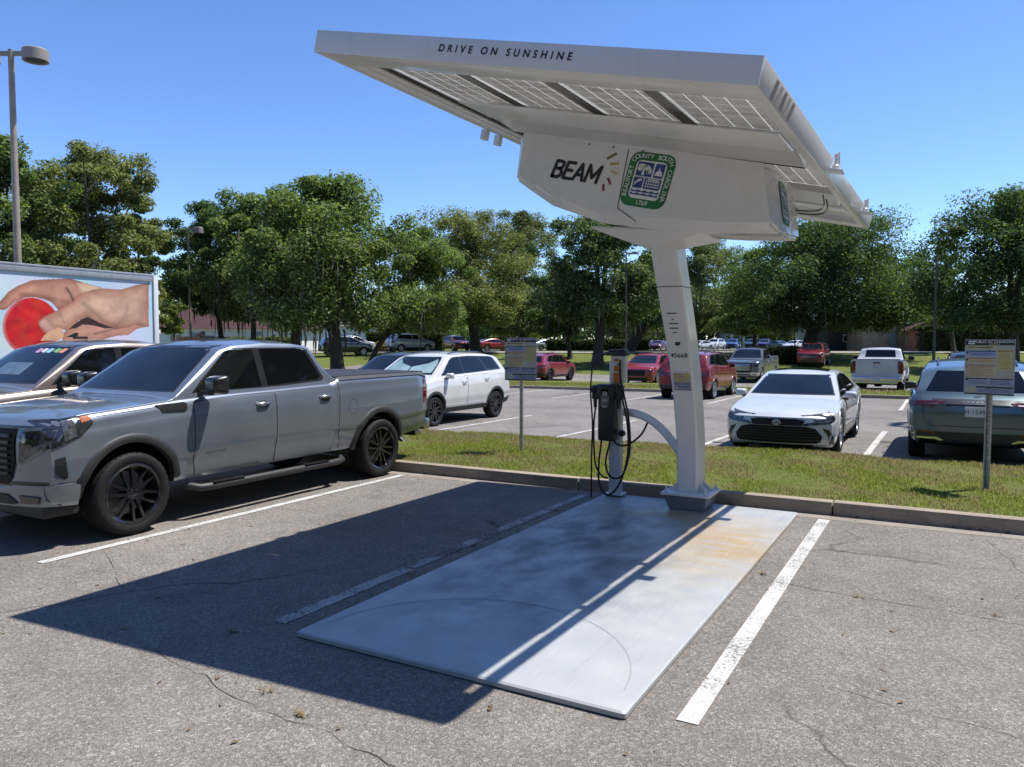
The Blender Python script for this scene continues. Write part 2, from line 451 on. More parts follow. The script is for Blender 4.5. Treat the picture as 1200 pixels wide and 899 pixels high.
def pad_mat():
    m, nt, b = _new('pale_blue_steel_pad'); v = coords(nt)     # pad-local coordinates
    base = (.365, .38, .382)
    c = mixc(nt, .6, base, ramp(nt, noise(nt, v, 2.4, 7, .62), [(.3, (.335, .352, .355)), (.7, (.39, .408, .412))]))
    sx = nt.nodes.new('ShaderNodeSeparateXYZ'); nt.links.new(v, sx.inputs[0])
    def blob(cx, cy, rx, ry):
        a = math_(nt, 'POWER', math_(nt, 'DIVIDE', math_(nt, 'SUBTRACT', sx.outputs[0], cx), rx), 2)
        d = math_(nt, 'POWER', math_(nt, 'DIVIDE', math_(nt, 'SUBTRACT', sx.outputs[1], cy), ry), 2)
        return math_(nt, 'POWER', 2.718, math_(nt, 'MULTIPLY', math_(nt, 'ADD', a, d), -1.))
    # settled grime where water stands
    gr = math_(nt, 'ADD', blob(-.45, .9, .95, 1.5), math_(nt, 'MULTIPLY', blob(-.4, -.9, .9, 1.2), .8))
    gr = math_(nt, 'MULTIPLY', math_(nt, 'MULTIPLY', gr, 1.5), ramp(nt, noise(nt, coords(nt, (1, .7, 1)), 3.2, 7, .62), [(.38, 0.), (.68, 1.)]))
    c = mixc(nt, math_(nt, 'MULTIPLY', gr, .85), c, (.11, .125, .135))
    rs = math_(nt, 'ADD', blob(.80, .85, .55, .95), math_(nt, 'MULTIPLY', blob(-.1, 1.75, .6, .4), .8))
    rs = math_(nt, 'MULTIPLY', math_(nt, 'MULTIPLY', rs, 1.7), ramp(nt, noise(nt, coords(nt, (.6, 2.6, 1)), 2.2, 6, .6), [(.28, .15), (.6, 1.)]))
    c = mixc(nt, math_(nt, 'MULTIPLY', rs, .72), c, (.36, .26, .125))
    pale = math_(nt, 'MULTIPLY', blob(.75, 1.0, .3, .5), ramp(nt, noise(nt, coords(nt, (.5, 3, 1)), 4, 5), [(.55, 0.), (.66, .7)]))
    c = mixc(nt, pale, c, (.42, .40, .33))
    spots = ramp(nt, noise(nt, v, 24, 2), [(.755, 0.), (.77, .9)])
    c = mixc(nt, spots, c, (.06, .055, .05))
    sc = ramp(nt, noise(nt, coords(nt, (14, 1.2, 1)), 3, 4), [(.58, 0.), (.70, .35)])
    c = mixc(nt, sc, c, (.45, .47, .48))
    tm = ramp(nt, noise(nt, coords(nt, (9, .5, 1)), 1.4, 6, .7), [(.58, 0.), (.72, .4)])
    c = mixc(nt, tm, c, (.22, .225, .22))
    nt.links.new(c, b.inputs['Base Color'])
    nt.links.new(ramp(nt, noise(nt, v, 4, 5), [(.3, .28), (.7, .55)]), b.inputs['Roughness'])
    b.inputs['Specular IOR Level'].default_value = .5
    bump(nt, b, noise(nt, v, 120, 3), .12, .003)
    return m
def cell_mat():
    m, nt, b = _new('solar_cell_underside'); v = coords(nt)
    c = ramp(nt, noise(nt, coords(nt, (1, 4, 1)), 3, 4), [(.3, (.36, .352, .335)), (.7, (.52, .51, .485))])
    nt.links.new(c, b.inputs['Base Color']); b.inputs['Roughness'].default_value = .22
    t = nt.nodes.new('ShaderNodeBsdfTranslucent'); nt.links.new(c, t.inputs['Color'])      # two-sided modules let daylight through
    mx = nt.nodes.new('ShaderNodeMixShader'); mx.inputs[0].default_value = .5
    nt.links.new(b.outputs[0], mx.inputs[1]); nt.links.new(t.outputs[0], mx.inputs[2]); nt.links.new(mx.outputs[0], nt.nodes['Material Output'].inputs['Surface'])
    return m
M_pad = pad_mat(); M_cell = cell_mat()
M_celltop = pbr('solar_glass_top', (.01, .013, .03), .1, 0, .5)
def clear_back():
    m, nt, b = _new('clear_backsheet'); b.inputs['Base Color'].default_value = (.75, .74, .72, 1); b.inputs['Roughness'].default_value = .3
    t = nt.nodes.new('ShaderNodeBsdfTranslucent'); v = coords(nt)
    nt.links.new(ramp(nt, noise(nt, v, 6, 3), [(.3, (.74, .74, .72)), (.7, (.82, .81, .79))]), t.inputs['Color'])
    mx = nt.nodes.new('ShaderNodeMixShader'); mx.inputs[0].default_value = .6
    nt.links.new(b.outputs[0], mx.inputs[1]); nt.links.new(t.outputs[0], mx.inputs[2]); nt.links.new(mx.outputs[0], nt.nodes['Material Output'].inputs['Surface']); return m
M_gridline = clear_back()
M_frame = pbr('panel_frame_dark', (.20, .196, .185), .5)

ST = thing('solar_charging_station', (-2.43, 6.1, 0), 0, 'large white cantilevered solar canopy on a leaning column standing on a pale steel pad', 'charging station')
so_ = ST.location.copy()
def sb(mb, name, mats, parent=ST, **kw):
    return mb.build(name, mats, parent, org=so_, **kw)
# --- pad: wedge-edged steel slab
mb = MB(); bm = bmesh.new()
x0, x1, y0, y1 = -3.53, -1.32, 3.49, 8.64
def padring(ins, z, rad):
    pts = []
    for cx_, cy_, a0 in ((x1-rad-ins, y1-rad-ins, 0), (x0+rad+ins, y1-rad-ins, 90), (x0+rad+ins, y0+rad+ins, 180), (x1-rad-ins, y0+rad+ins, 270)):
        for k in range(5):
            t = R(a0+22.5*k); pts.append((cx_+rad*math.cos(t), cy_+rad*math.sin(t), z))
    return pts
rings = [padring(.012, -.0, .02), padring(0, .008, .02), padring(0, .032, .02), padring(.012, .041, .02)]
for i, rg in enumerate(rings):
    mb.v.extend(rg); mb.mi
n = 20
for i in range(3):
    for k in range(n): mb.f.append((i*n+k, i*n+(k+1) % n, (i+1)*n+(k+1) % n, (i+1)*n+k)); mb.mi.append(0)
mb.f.append(tuple(range(3*n, 4*n))); mb.mi.append(0)
mb.f.append(tuple(range(n-1, -1, -1))); mb.mi.append(0)
pad = sb(mb, 'base_pad', M_pad, smooth=20)
# arc scratched in the pad by something dragged round
mb = MB(); P = []; F = []
arc = []
for k in range(41):
    t = k/40; a = R(178-178*t*.97)
    arc.append((-2.43+1.02*math.cos(a), 3.62+1.15*math.sin(a)*(.9 if t < .5 else .9)))
for i, (a, b_) in enumerate(arc):
    d = Vector((arc[min(i+1, 40)][0]-arc[max(i-1, 0)][0], arc[min(i+1, 40)][1]-arc[max(i-1, 0)][1])).normalized()
    for s in (-1, 1): P.append((a-d.y*s*.0035, b_+d.x*s*.0035, .0425))
for i in range(40): F.append((2*i, 2*i+2, 2*i+3, 2*i+1))
mb.add(P, F); sb(mb, 'scratch', pbr('scratch_mark', (.265, .28, .285), .6), parent=ST, smooth=0)
mb = MB()
for k in range(16):
    mb.lathe([(.0001, .0), (.011, .0), (.009, .006), (.0001, .007)], (random.choice([-3.4, -3.15, -1.75, -1.42]) if 0 else -3.2+random.random()*1.7, 3.75+random.random()*4.2, .056), n=8)
# --- pedestal
def frus(mb, c, w0, d0, w1, d1, z0, z1, mi=0):
    vs = []
    for (w_, d_, z) in ((w0, d0, z0), (w1, d1, z1)):
        for sx_, sy_ in ((-1, -1), (1, -1), (1, 1), (-1, 1)): vs.append((c[0]+sx_*w_/2, c[1]+sy_*d_/2, z))
    mb.add(vs, [(0, 3, 2, 1), (4, 5, 6, 7), (0, 1, 5, 4), (1, 2, 6, 5), (2, 3, 7, 6), (3, 0, 4, 7)], mi)
mb = MB(); frus(mb, (-2.40, 8.33), .38, .40, .47, .48, .040, .20)
sb(mb, 'pedestal', M_grey, smooth=20, bev=.008)
mb = MB(); mb.box((-2.40, 8.33, .216), (.53, .52, .03), bev=.006)
for sx_ in (-1, 1):
    for sy_ in (-1, 1):
        mb.lathe([(.022, 0), (.022, .028), (.0001, .03)], (-2.40+sx_*.215, 8.33+sy_*.22, .231), n=6)
        mb.lathe([(.01, 0), (.01, .06), (.0001, .06)], (-2.40+sx_*.215, 8.33+sy_*.22, .231), n=8)
for s in (-1, 1):      # triangular stiffeners
    mb.prism([(.11, .231), (.235, .231), (.11, .34)], lambda a, z, h, s=s: (-2.40+s*a, 8.30+h, z), -.06, -.045)
    mb.prism([(.11, .231), (.235, .231), (.11, .34)], lambda a, z, h, s=s: (-2.40+s*a, 8.30+h, z), .10, .115)
sb(mb, 'base_plate', M_white, smooth=25)
# --- leaning column: swept chamfered rectangle
path = [(8.33, .228), (8.33, .60), (8.29, .85), (8.215, 1.15), (8.10, 1.5), (7.97, 1.8), (7.78, 2.15), (7.36, 2.90)]
pv = [p[0] for p in path]; pz = [p[1] for p in path]
def colc(z): return float(np.interp(z, pz, pv))
mb = MB(); nz = 24
secs = []
for i in range(nz+1):
    z = .228+(2.93-.228)*i/nz; vc = np.mean([colc(z+d) for d in (-.12, -.06, 0, .06, .12)])
    hw = .110+.022*(z/2.9); hd = .165; ch = .018
    s = [(-hw+ch, -hd), (hw-ch, -hd), (hw, -hd+ch), (hw, hd-ch), (hw-ch, hd), (-hw+ch, hd), (-hw, hd-ch), (-hw, -hd+ch)]
    secs.append([(-2.40+a, vc+b, z) for a, b in s])
for s in secs: mb.v.extend(s)
for i in range(nz):
    for k in range(8): mb.f.append((i*8+k, i*8+(k+1) % 8, (i+1)*8+(k+1) % 8, (i+1)*8+k)); mb.mi.append(0)
mb.f.append(tuple(range(7, -1, -1))); mb.mi.append(0); mb.f.append(tuple(range(nz*8, nz*8+8))); mb.mi.append(0)
colm = sb(mb, 'column', M_white, smooth=30)
# seam ring, bolt hole
def colface(z):            # centre of the near face and its up direction
    vc = np.mean([colc(z+d) for d in (-.12, -.06, 0, .06, .12)])
    v2 = np.mean([colc(z+.02+d) for d in (-.12, -.06, 0, .06, .12)])
    return Vector((-2.40, vc-.165, z)), Vector((0, v2-vc, .02)).normalized()
mb = MB()
o, up = colface(2.42)
vc = o.y+.165
mb.box((-2.40, vc, 2.42), (.243, .334, .007), rot=(math.atan2(-up.y, up.z)*-1*0, 0, 0))
sb(mb, 'column_seam', M_seam, parent=colm, smooth=0) if 0 else None
mb2 = MB(); mb2.box((0, 0, 0), (.2425, .3345, .006)); 
mb3 = MB()
hw = .110+.022*(2.42/2.9)+.0012; hd = .1662; ch = .018
ring = [(-hw+ch, -hd), (hw-ch, -hd), (hw, -hd+ch), (hw, hd-ch), (hw-ch, hd), (-hw+ch, hd), (-hw, hd-ch), (-hw, -hd+ch)]
for dz in (-.004, .004):
    q, _ = colface(2.42+dz)
    mb3.v.extend([(-2.40+a, q.y+.165+b, 2.42+dz) for a, b in ring])
for k in range(8): mb3.f.append((k, (k+1) % 8, 8+(k+1) % 8, 8+k)); mb3.mi.append(0)
cs = mb3.build('column_seam', M_seam, colm, org=so_, smooth=0)
mb = MB(); o, up = colface(1.86)
mb.lathe([(.0001, -.006), (.028, -.006), (.03, 0), (.0001, .001)], (o.x, o.y, o.z), axis='y', n=16)
sb(mb, 'bolt_hole', M_dark, parent=colm)
# stickers on the column
mb = MB(); o, up = colface(1.73)
put_text(mb, '45668', .073, o, (1, 0, 0), up, .008, weight=.002)
sb(mb, 'number_decal', M_ink, parent=colm, smooth=0, fixn=False)
def sign_face(mb, O, X, Y, W, H, full=True):
    # the printed notice: header, coloured rows, footers. mats: 0 cream 1 ink 2 blue 3 peach 4 gold 5 white 6 grey 7 yellow 8 pale blue
    O = Vector(O); X = Vector(X).normalized(); Y = Vector(Y).normalized(); Nn = X.cross(Y)
    def rect(x0, y0, x1, y1, mi, off=.001):
        q = [O+X*(x0*W)+Y*(y0*H)+Nn*off for x0, y0 in ((x0, y0), (x1, y0), (x1, y1), (x0, y1))]
        mb.add(q, [(0, 1, 2, 3)], mi)
    def words(x0, x1, y, h, mi, off=.0026, seed=0):
        rn = random.Random(seed+int(y*1000)); x = x0
        while x < x1:
            l = min(rn.uniform(.012, .05), x1-x); rect(x, y-h/2, x+l, y+h/2, mi, off); x += l+.009
    rect(0, 0, 1, 1, 0, .0006)
    if full: rect(0, .905, 1, 1, 1, .0012)
    rect(.02, .84, .63, .895, 7, .0012)
    rect(.08, .70, .63, .80, 8, .0012); rect(.08, .785, .63, .805, 2, .0018)
    rect(.08, .58, .63, .67, 3, .0012); rect(.08, .655, .63, .675, 9, .0018)
    rect(.08, .33, .63, .535, 3, .0012); rect(.08, .52, .63, .54, 9, .0018)
    rect(.66, .785, .97, .81, 4, .0018); rect(.66, .46, .97, .78, 7, .0012)
    rect(0, .16, 1, .295, 6, .0012); rect(.05, .28, .48, .30, 1, .0018); rect(.52, .28, .98, .30, 1, .0018)
    rect(0, .0, 1, .15, 6, .0012); rect(.25, .125, 1, .15, 1, .0018); rect(.06, .03, .25, .13, 0, .0018); rect(0, 0, 1, .022, 1, .002)
    for y in (.755, .73): words(.12, .60, y, .010, 2, seed=1)
    for y in (.63, .605): words(.11, .60, y, .010, 4, seed=2)
    for y in (.495, .465, .435, .405, .375, .35): words(.11, .58, y, .010, 4, seed=3)
    for y in (.75, .72, .69, .66, .62, .59, .56, .52, .49): words(.68, .92, y, .010, 4, seed=4)
    for y in (.25, .225, .20): words(.08, .46, y, .009, 2, seed=5); words(.54, .94, y, .009, 2, seed=6)
    for y in (.10, .075, .05): words(.30, .95, y, .009, 2, seed=7)
    words(.06, .58, .868, .02, 1, seed=8)
    for (x, y, mi) in ((.05, .775, 2), (.05, .64, 1), (.05, .51, 9), (.05, .27, 1)):
        c = O+X*(x*W)+Y*(y*H)+Nn*.0024
        mb.add([c+X*(.028*W*math.cos(t))+Y*(.028*W*math.sin(t)) for t in [k*math.pi/6 for k in range(12)]], [tuple(range(12))], mi)
    if full:
        put_text(mb, 'PUBLIC EV CHARGING', .046*W/.557, O+X*(.60*W)+Y*(.968*H), X, Y, .0026, 5, weight=0.0)
        put_text(mb, 'STATION', .030*W/.557, O+X*(.60*W)+Y*(.926*H), X, Y, .0026, 7, weight=.01)
        rect(.07, .925, .2, .985, 5, .0026)
        words(.085, .19, .955, .02, 1, .0034, 9)
SIGNM = [pbr('sign_cream', (.40, .38, .32), .5), M_ink, pbr('sign_blue', (.035, .06, .20), .5), pbr('sign_peach', (.52, .42, .27), .5), pbr('sign_gold', (.33, .22, .04), .5), M_inkw, pbr('sign_grey', (.30, .34, .42), .5), pbr('sign_yellow', (.52, .45, .22), .5), pbr('sign_pale_blue', (.28, .34, .55), .5), pbr('sign_brick', (.38, .16, .12), .5)]
mb = MB(); o, up = colface(1.36)
sign_face(mb, o+Vector((-.0925, -.006, 0)), (1, 0, 0), up, .185, .285)
sb(mb, 'notice_decal', SIGNM, parent=colm, smooth=0, fixn=False)
mb = MB()
for z, hw_, s in ((2.16, .05, .02), (2.10, .012, .012), (2.055, .05, .018), (2.01, .045, .018), (1.965, .02, .018)):
    o, up = colface(z)
    mb.add([o+Vector((a-.01, 0, 0))+up*b+Vector((0, -.006, 0)) for a, b in ((-hw_, -.005), (hw_, -.005), (hw_, .005), (-hw_, .005))], [(0, 1, 2, 3)])
sb(mb, 'maker_decal', M_ink, parent=colm, smooth=0, fixn=False)
# --- collar under the housing
TH = math.atan2(.76, 3.15)
mb = MB()
frus(mb, (0, 0), .30, .40, 1.05, .74, 0, .11); frus(mb, (0, 0), 1.05, .74, 1.05, .74, .11, .135)
M_ = Matrix.Translation((-2.42, 7.12, 2.775)) @ Matrix.Rotation(math.radians(6), 4, 'Y')
mb.v = [tuple(M_ @ Vector(p)) for p in mb.v]
sb(mb, 'collar', M_white, smooth=25, bev=.012)
# --- battery housing: profile in (u,z) swept in v with rounded long edges
prof = [(-3.57, 3.83), (-3.62, 3.42), (-3.24, 3.14), (-2.74, 2.935), (-2.40, 2.87), (-1.95, 2.80), (-1.60, 2.76), (-1.175, 2.73), (-1.21, 3.02), (-1.24, 3.262)]
def shrink(p, k, kz):
    cx_, cz_ = -2.37, 3.3
    return [(cx_+(a-cx_)*k, cz_+(z-cz_)*kz) for a, z in p]
def round_poly(poly, r, n=5):
    out = []
    m = len(poly)
    for i in range(m):
        p0, p1, p2 = Vector(poly[i-1]), Vector(poly[i]), Vector(poly[(i+1) % m])
        d0 = (p0-p1); d2 = (p2-p1); l = min(r, .45*d0.length, .45*d2.length)
        a = p1+d0.normalized()*l; b = p1+d2.normalized()*l
        for k in range(n+1):
            t = k/n; out.append(tuple((1-t)**2*a + 2*t*(1-t)*p1 + t*t*b))
    return out
def setback(a, z, depth): return 0.0
front_ = [(-3.44, 3.81), (-3.50, 3.45), (-3.17, 3.235), (-2.72, 3.045), (-2.40, 2.985), (-1.95, 2.92), (-1.60, 2.87), (-1.255, 2.845), (-1.285, 3.04), (-1.31, 3.275)]
back_ = [(-2.37+(a+2.37)*.93, 3.28+(z-3.28)*.97) for a, z in prof]
mb = MB(); n = len(prof)
rise = lambda pr, k: [(a, z+k*max(0, min(1, (3.45-z)/.5))) for a, z in pr]
for ringp, vv in ((front_, 6.40), (rise(prof, .015), 6.53), (rise(prof, .075), 7.44), (rise(back_, .09), 7.62)):
    mb.v.extend([(a, vv, z) for a, z in ringp])
for i in range(3):
    for k in range(n): mb.f.append((i*n+k, i*n+(k+1) % n, (i+1)*n+(k+1) % n, (i+1)*n+k)); mb.mi.append(0)
mb.f.append(tuple(range(n))); mb.mi.append(0); mb.f.append(tuple(range(4*n-1, 3*n-1, -1))); mb.mi.append(0)
hous = sb(mb, 'battery_housing', M_whitebox, smooth=28, bev=.022)
# trim seams and lettering on the near face
X = Vector((math.cos(TH), 0, -math.sin(TH))); Y = Vector((math.sin(TH), 0, math.cos(TH)))
def onface(u, z): return Vector((u, 6.40+setback(u, z, .33), z))
def strip(mb, pts, wd, off=(0, -.0025, 0), mi=0):
    pts = [Vector(p)+Vector(off) for p in pts]; P = []; F = []
    for i, p in enumerate(pts):
        d = (pts[min(i+1, len(pts)-1)]-pts[max(i-1, 0)]).normalized(); sd = d.cross(Vector((0, -1, 0))).normalized()
        P += [p-sd*wd/2, p+sd*wd/2]
    for i in range(len(pts)-1): F.append((2*i, 2*i+1, 2*i+3, 2*i+2))
    mb.add(P, F, mi)
mb = MB()
strip(mb, [onface(-2.43+(.10)*t*-1, 3.545-.50*t) for t in np.linspace(0, 1, 12)], .008)
strip(mb, [onface(-2.53+.17*t, 3.045-.13*t) for t in np.linspace(0, 1, 6)], .008)
sb(mb, 'panel_seam', M_seam, parent=hous, smooth=0, fixn=False)
mb = MB()
STK = {'B': [[(0, 0), (0, 1), (.36, 1), (.5, .92), (.52, .76), (.44, .6), (.34, .54), (0, .54)], [(.34, .54), (.48, .46), (.55, .3), (.5, .1), (.36, 0), (0, 0)]],
       'E': [[(.48, 1), (0, 1), (0, 0), (.5, 0)], [(0, .52), (.42, .52)]],
       'A': [[(0, 0), (.3, 1), (.6, 0)], [(.1, .32), (.5, .32)]],
       'M': [[(0, 0), (.0, 1), (.37, .25), (.74, 1), (.74, 0)]]}
xx = -1.42
for ch_ in 'BEAM':
    for line in STK[ch_]:
        q = [onface(-2.935, 3.405)+X*((xx+a+.2*(b-.5))*.152)+Y*((b-.5)*.142) for a, b in line]
        for k_ in range(len(q)-1): strip(mb, q[k_:k_+2], .030, (0, -.003-.0002*(k_ % 2), 0))
        for p_ in q:
            mb.add([p_+Vector((0, -.0034, 0))+X*(.015*math.cos(t))+Y*(.015*math.sin(t)) for t in [k*math.pi/5 for k in range(10)]], [tuple(range(10))])
    xx += {'B': .76, 'E': .66, 'A': .80, 'M': .8}[ch_]
sb(mb, 'lettering', M_ink, parent=hous, smooth=0, fixn=False)
RAYM = [M_olive, M_gold, pbr('pale_gold_print', (.55, .45, .2), .5), M_red]
for (u, z, an, L, mi) in ((-2.585, 3.50, 35, .10, 0), (-2.56, 3.43, 10, .085, 1), (-2.56, 3.355, -16, .07, 2), (-2.61, 3.285, -52, .065, 3), (-2.665, 3.235, -78, .06, 3)):
    mb = MB(); d = X*math.cos(R(an))+Y*math.sin(R(an)); p = onface(u, z)
    strip(mb, [p-d*L/2, p+d*L/2], .022, (0, -.003, 0)); sb(mb, 'sun_ray', RAYM[mi], parent=hous, smooth=0, fixn=False)
for (u, z) in ((-2.57, 3.575), (-2.80, 3.63), (-2.30, 3.51)):
    mb = MB(); mb.lathe([(.0001, -.004), (.008, -.004), (.008, 0)], (u, 6.40, z), axis='y', n=10, caps=False); sb(mb, 'fastener', M_ink, parent=hous, smooth=0)
# county seal: green ring with lettering, blue pictures
def rrect(w, h, r, n=6):
    pts = []
    for cx_, cy_, a0 in ((w/2-r, h/2-r, 0), (-w/2+r, h/2-r, 90), (-w/2+r, -h/2+r, 180), (w/2-r, -h/2+r, 270)):
        for k in range(n+1):
            t = R(a0+90*k/n); pts.append((cx_+r*math.cos(t), cy_+r*math.sin(t)))
    return pts
def seal(mb, O, X, Y, s, full=True):
    O = Vector(O); Nn = X.cross(Y)
    def P3(x, y, o): return O+X*(x*s)+Y*(y*s)+Nn*o
    def poly(pts, mi, o): mb.add([P3(a, b, o) for a, b in pts], [tuple(range(len(pts)))], mi)
    poly(rrect(.90, 1.0, .19), 0, .002)
    poly(rrect(.60, .70, .09), 1, .003)
    # blue fields
    def fld(x0, y0, x1, y1): poly(rr(x0, y0, x1, y1), 2, .004)
    def rr(x0, y0, x1, y1):
        return [(a+(x0+x1)/2, b+(y0+y1)/2) for a, b in rrect(x1-x0, y1-y0, .025, 3)]
    fld(-.27, .06, .05, .32); fld(.08, .06, .27, .32); fld(-.27, -.16, -.08, .04); fld(-.06, -.16, .27, .04)
    # oak crown, trunk, heron, ship, house rows
    def blob(cx_, cy_, rx, ry, mi=1, n=12, wob=.2, sd=1):
        rn = random.Random(sd)
        poly([(cx_+rx*(1+rn.uniform(-wob, wob))*math.cos(2*math.pi*k/n), cy_+ry*(1+rn.uniform(-wob, wob))*math.sin(2*math.pi*k/n)) for k in range(n)], mi, .005)
    blob(-.17, .25, .08, .035, sd=2); blob(-.07, .22, .075, .045, sd=3); blob(0, .17, .04, .05, sd=4); blob(-.21, .19, .045, .04, sd=5)
    poly([(-.16, .08), (-.10, .08), (-.12, .20), (-.15, .20)], 1, .0052)
    for a in (-.06, -.03, .0): poly([(a, .10), (a+.008, .10), (a+.008, .17), (a, .17)], 1, .005)
    poly([(.10, .10), (.25, .10), (.23, .17), (.19, .20), (.17, .26), (.155, .19), (.12, .17)], 1, .005)
    poly([(-.25, -.13), (-.20, -.06), (-.11, -.01), (-.12, .015), (-.17, .01), (-.235, -.05)], 1, .005)
    for y in (-.015, -.065, -.115): poly([(-.03, y-.006), (.24, y-.006), (.24, y+.006), (-.03, y+.006)], 1, .005)
    for k in range(6):
        x = -.02+.048*k; poly([(x, -.13), (x+.01, -.13), (x+.01, .0), (x, .0)], 1, .0052)
    poly([(-.02, .005), (.23, .005), (.20, .028), (.01, .028)], 1, .005)
    for row, y in enumerate((-.21, -.265)):
        pts = [(-.27, y-.035)]; up_ = []
        for k in range(33):
            x = -.27+.54*k/32; up_.append((x, y+.012*math.cos(2*math.pi*k/8)+.012))
        poly([(-.27, y-.022)]+[(.27, y-.022)]+up_[::-1], 2, .004)
    # lettering round the ring
    txt = 'BEAUFORT COUNTY SOUTH CAROLINA'
    ring = []
    w_, h_, r_ = .75, .85, .13
    # path: from bottom-left up the left side, over the top, down the right side
    path = [(-w_/2, -h_/2+.08), (-w_/2, h_/2-r_)] + [(-w_/2+r_-r_*math.cos(t), h_/2-r_+r_*math.sin(t)) for t in np.linspace(.1, math.pi/2, 6)] + \
           [(w_/2-r_+r_*math.sin(t), h_/2-r_+r_*math.cos(t)) for t in np.linspace(0, math.pi/2-.1, 6)] + [(w_/2, h_/2-r_), (w_/2, -h_/2+.08)]
    cum = [0]
    for a, b in zip(path, path[1:]): cum.append(cum[-1]+math.hypot(b[0]-a[0], b[1]-a[1]))
    for i, ch in enumerate(txt):
        if ch == ' ': continue
        d = cum[-1]*(i+.5)/len(txt)
        x = np.interp(d, cum, [p[0] for p in path]); y = np.interp(d, cum, [p[1] for p in path])
        x2 = np.interp(d+.01, cum, [p[0] for p in path]); y2 = np.interp(d+.01, cum, [p[1] for p in path])
        x1 = np.interp(d-.01, cum, [p[0] for p in path]); y1 = np.interp(d-.01, cum, [p[1] for p in path])
        tx, ty = x2-x1, y2-y1; l = math.hypot(tx, ty) or 1; tx /= l; ty /= l
        put_text(mb, ch, .115*s, P3(x, y, 0), X*tx+Y*ty, X*(-ty)+Y*tx, .004, 1, weight=.012)
    put_text(mb, '1769', .12*s, P3(0, -.425, 0), X, Y, .004, 1, weight=.01)
mb = MB(); SX = X; SYv = Y
seal(mb, onface(-2.255, 3.255), X, (Y+Vector((.06, 0, 0))).normalized(), .465)
sb(mb, 'county_seal', [M_green, M_sealw, M_navy], parent=hous, smooth=0, fixn=False)
# the same seal on the right end face
mb = MB(); seal(mb, Vector((-1.2035, 6.84, 3.03)), Vector((0, 1, 0)), Vector((-.122, 0, 1)).normalized(), .36)
sb(mb, 'end_seal', [M_green, M_sealw, M_navy], parent=hous, smooth=0, fixn=False)

# --- canopy in its own tilted frame
psi = .0135
PR = Vector((-.855, 4.216, 3.36))
B = Vector((math.sin(psi), math.cos(psi), 0)); Ah = Vector((-math.cos(psi), math.sin(psi), 0))
A = (Ah*math.cos(TH)+Vector((0, 0, 1))*math.sin(TH)).normalized(); NN = B.cross(A).normalized()
if NN.z < 0: NN = -NN
WA, LB, FD = 3.24, 5.88, .155
RM = Matrix((A, B, NN)).transposed()
def cbox(mb, a0, a1, b0, b1, n0, n1, mi=0, bev=0):
    c = PR+A*((a0+a1)/2)+B*((b0+b1)/2)+NN*((n0+n1)/2)
    mb.box(c, (abs(a1-a0), abs(b1-b0), abs(n1-n0)), rot=RM, bev=bev, mi=mi)
mb = MB(); t = .035
cbox(mb, 0, WA, 0, t, -FD, 0, bev=.004); cbox(mb, 0, WA, LB-t, LB, -FD, 0, bev=.004)
cbox(mb, 0, t, t, LB-t, -FD, 0, bev=.004); cbox(mb, WA-t, WA, t, LB-t, -FD, 0, bev=.004)
cbox(mb, t, WA-t, t, .31, -FD+.004, -FD+.022, bev=.003)      # near lip
cbox(mb, t, WA-t, LB-.22, LB-t, -FD+.004, -FD+.022, bev=.003)
cbox(mb, WA-.20, WA-t, .31, LB-.22, -FD+.004, -FD+.022, bev=.003); cbox(mb, WA-.27, WA-.20, .31, LB-.22, -FD+.012, -FD+.026, bev=.003)
cbox(mb, t, .085, .31, LB-.22, -FD+.004, -FD+.022)
fr = sb(mb, 'canopy_frame', M_white, smooth=30)
# cross beams
M_beam = white_mat('shaded_white_coat', (.56, .55, .53), .4, .2)  # greyer than the frame: shade of the concave box beams put into the colour
for (b0, b1) in ((1.14, 1.655), (4.35, 4.75)):      # folded plates: a wide lower flange and a web at the back
    mb = MB(); cbox(mb, .112, WA-.50, b0, b1, -.165, -.150, bev=.004); cbox(mb, .112, WA-.50, b1-.014, b1-.001, -.149, -.03); sb(mb, 'cross_beam', M_white, smooth=30)
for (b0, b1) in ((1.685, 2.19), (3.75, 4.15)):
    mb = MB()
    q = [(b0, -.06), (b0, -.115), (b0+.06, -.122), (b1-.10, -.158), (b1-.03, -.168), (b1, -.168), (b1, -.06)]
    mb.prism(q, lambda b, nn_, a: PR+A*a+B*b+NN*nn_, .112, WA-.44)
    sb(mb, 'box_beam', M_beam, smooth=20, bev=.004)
for (b0, b1, n0, n1) in ((1.657, 1.683, -.150, -.10), (2.192, 2.215, -.172, -.10)):
    mb = MB(); cbox(mb, .115, WA-.46, b0, b1, n0, n1); sb(mb, 'dark_gap_strip', M_seam, smooth=0)  # dark filler put into the gaps beside the box beam so they read dark
for a in (.55, 1.05, 2.1, 2.6):
    mb = MB(); cbox(mb, a, a+.12, 2.22, 3.74, -.14, -.08, bev=.006); sb(mb, 'purlin', M_white, smooth=30)
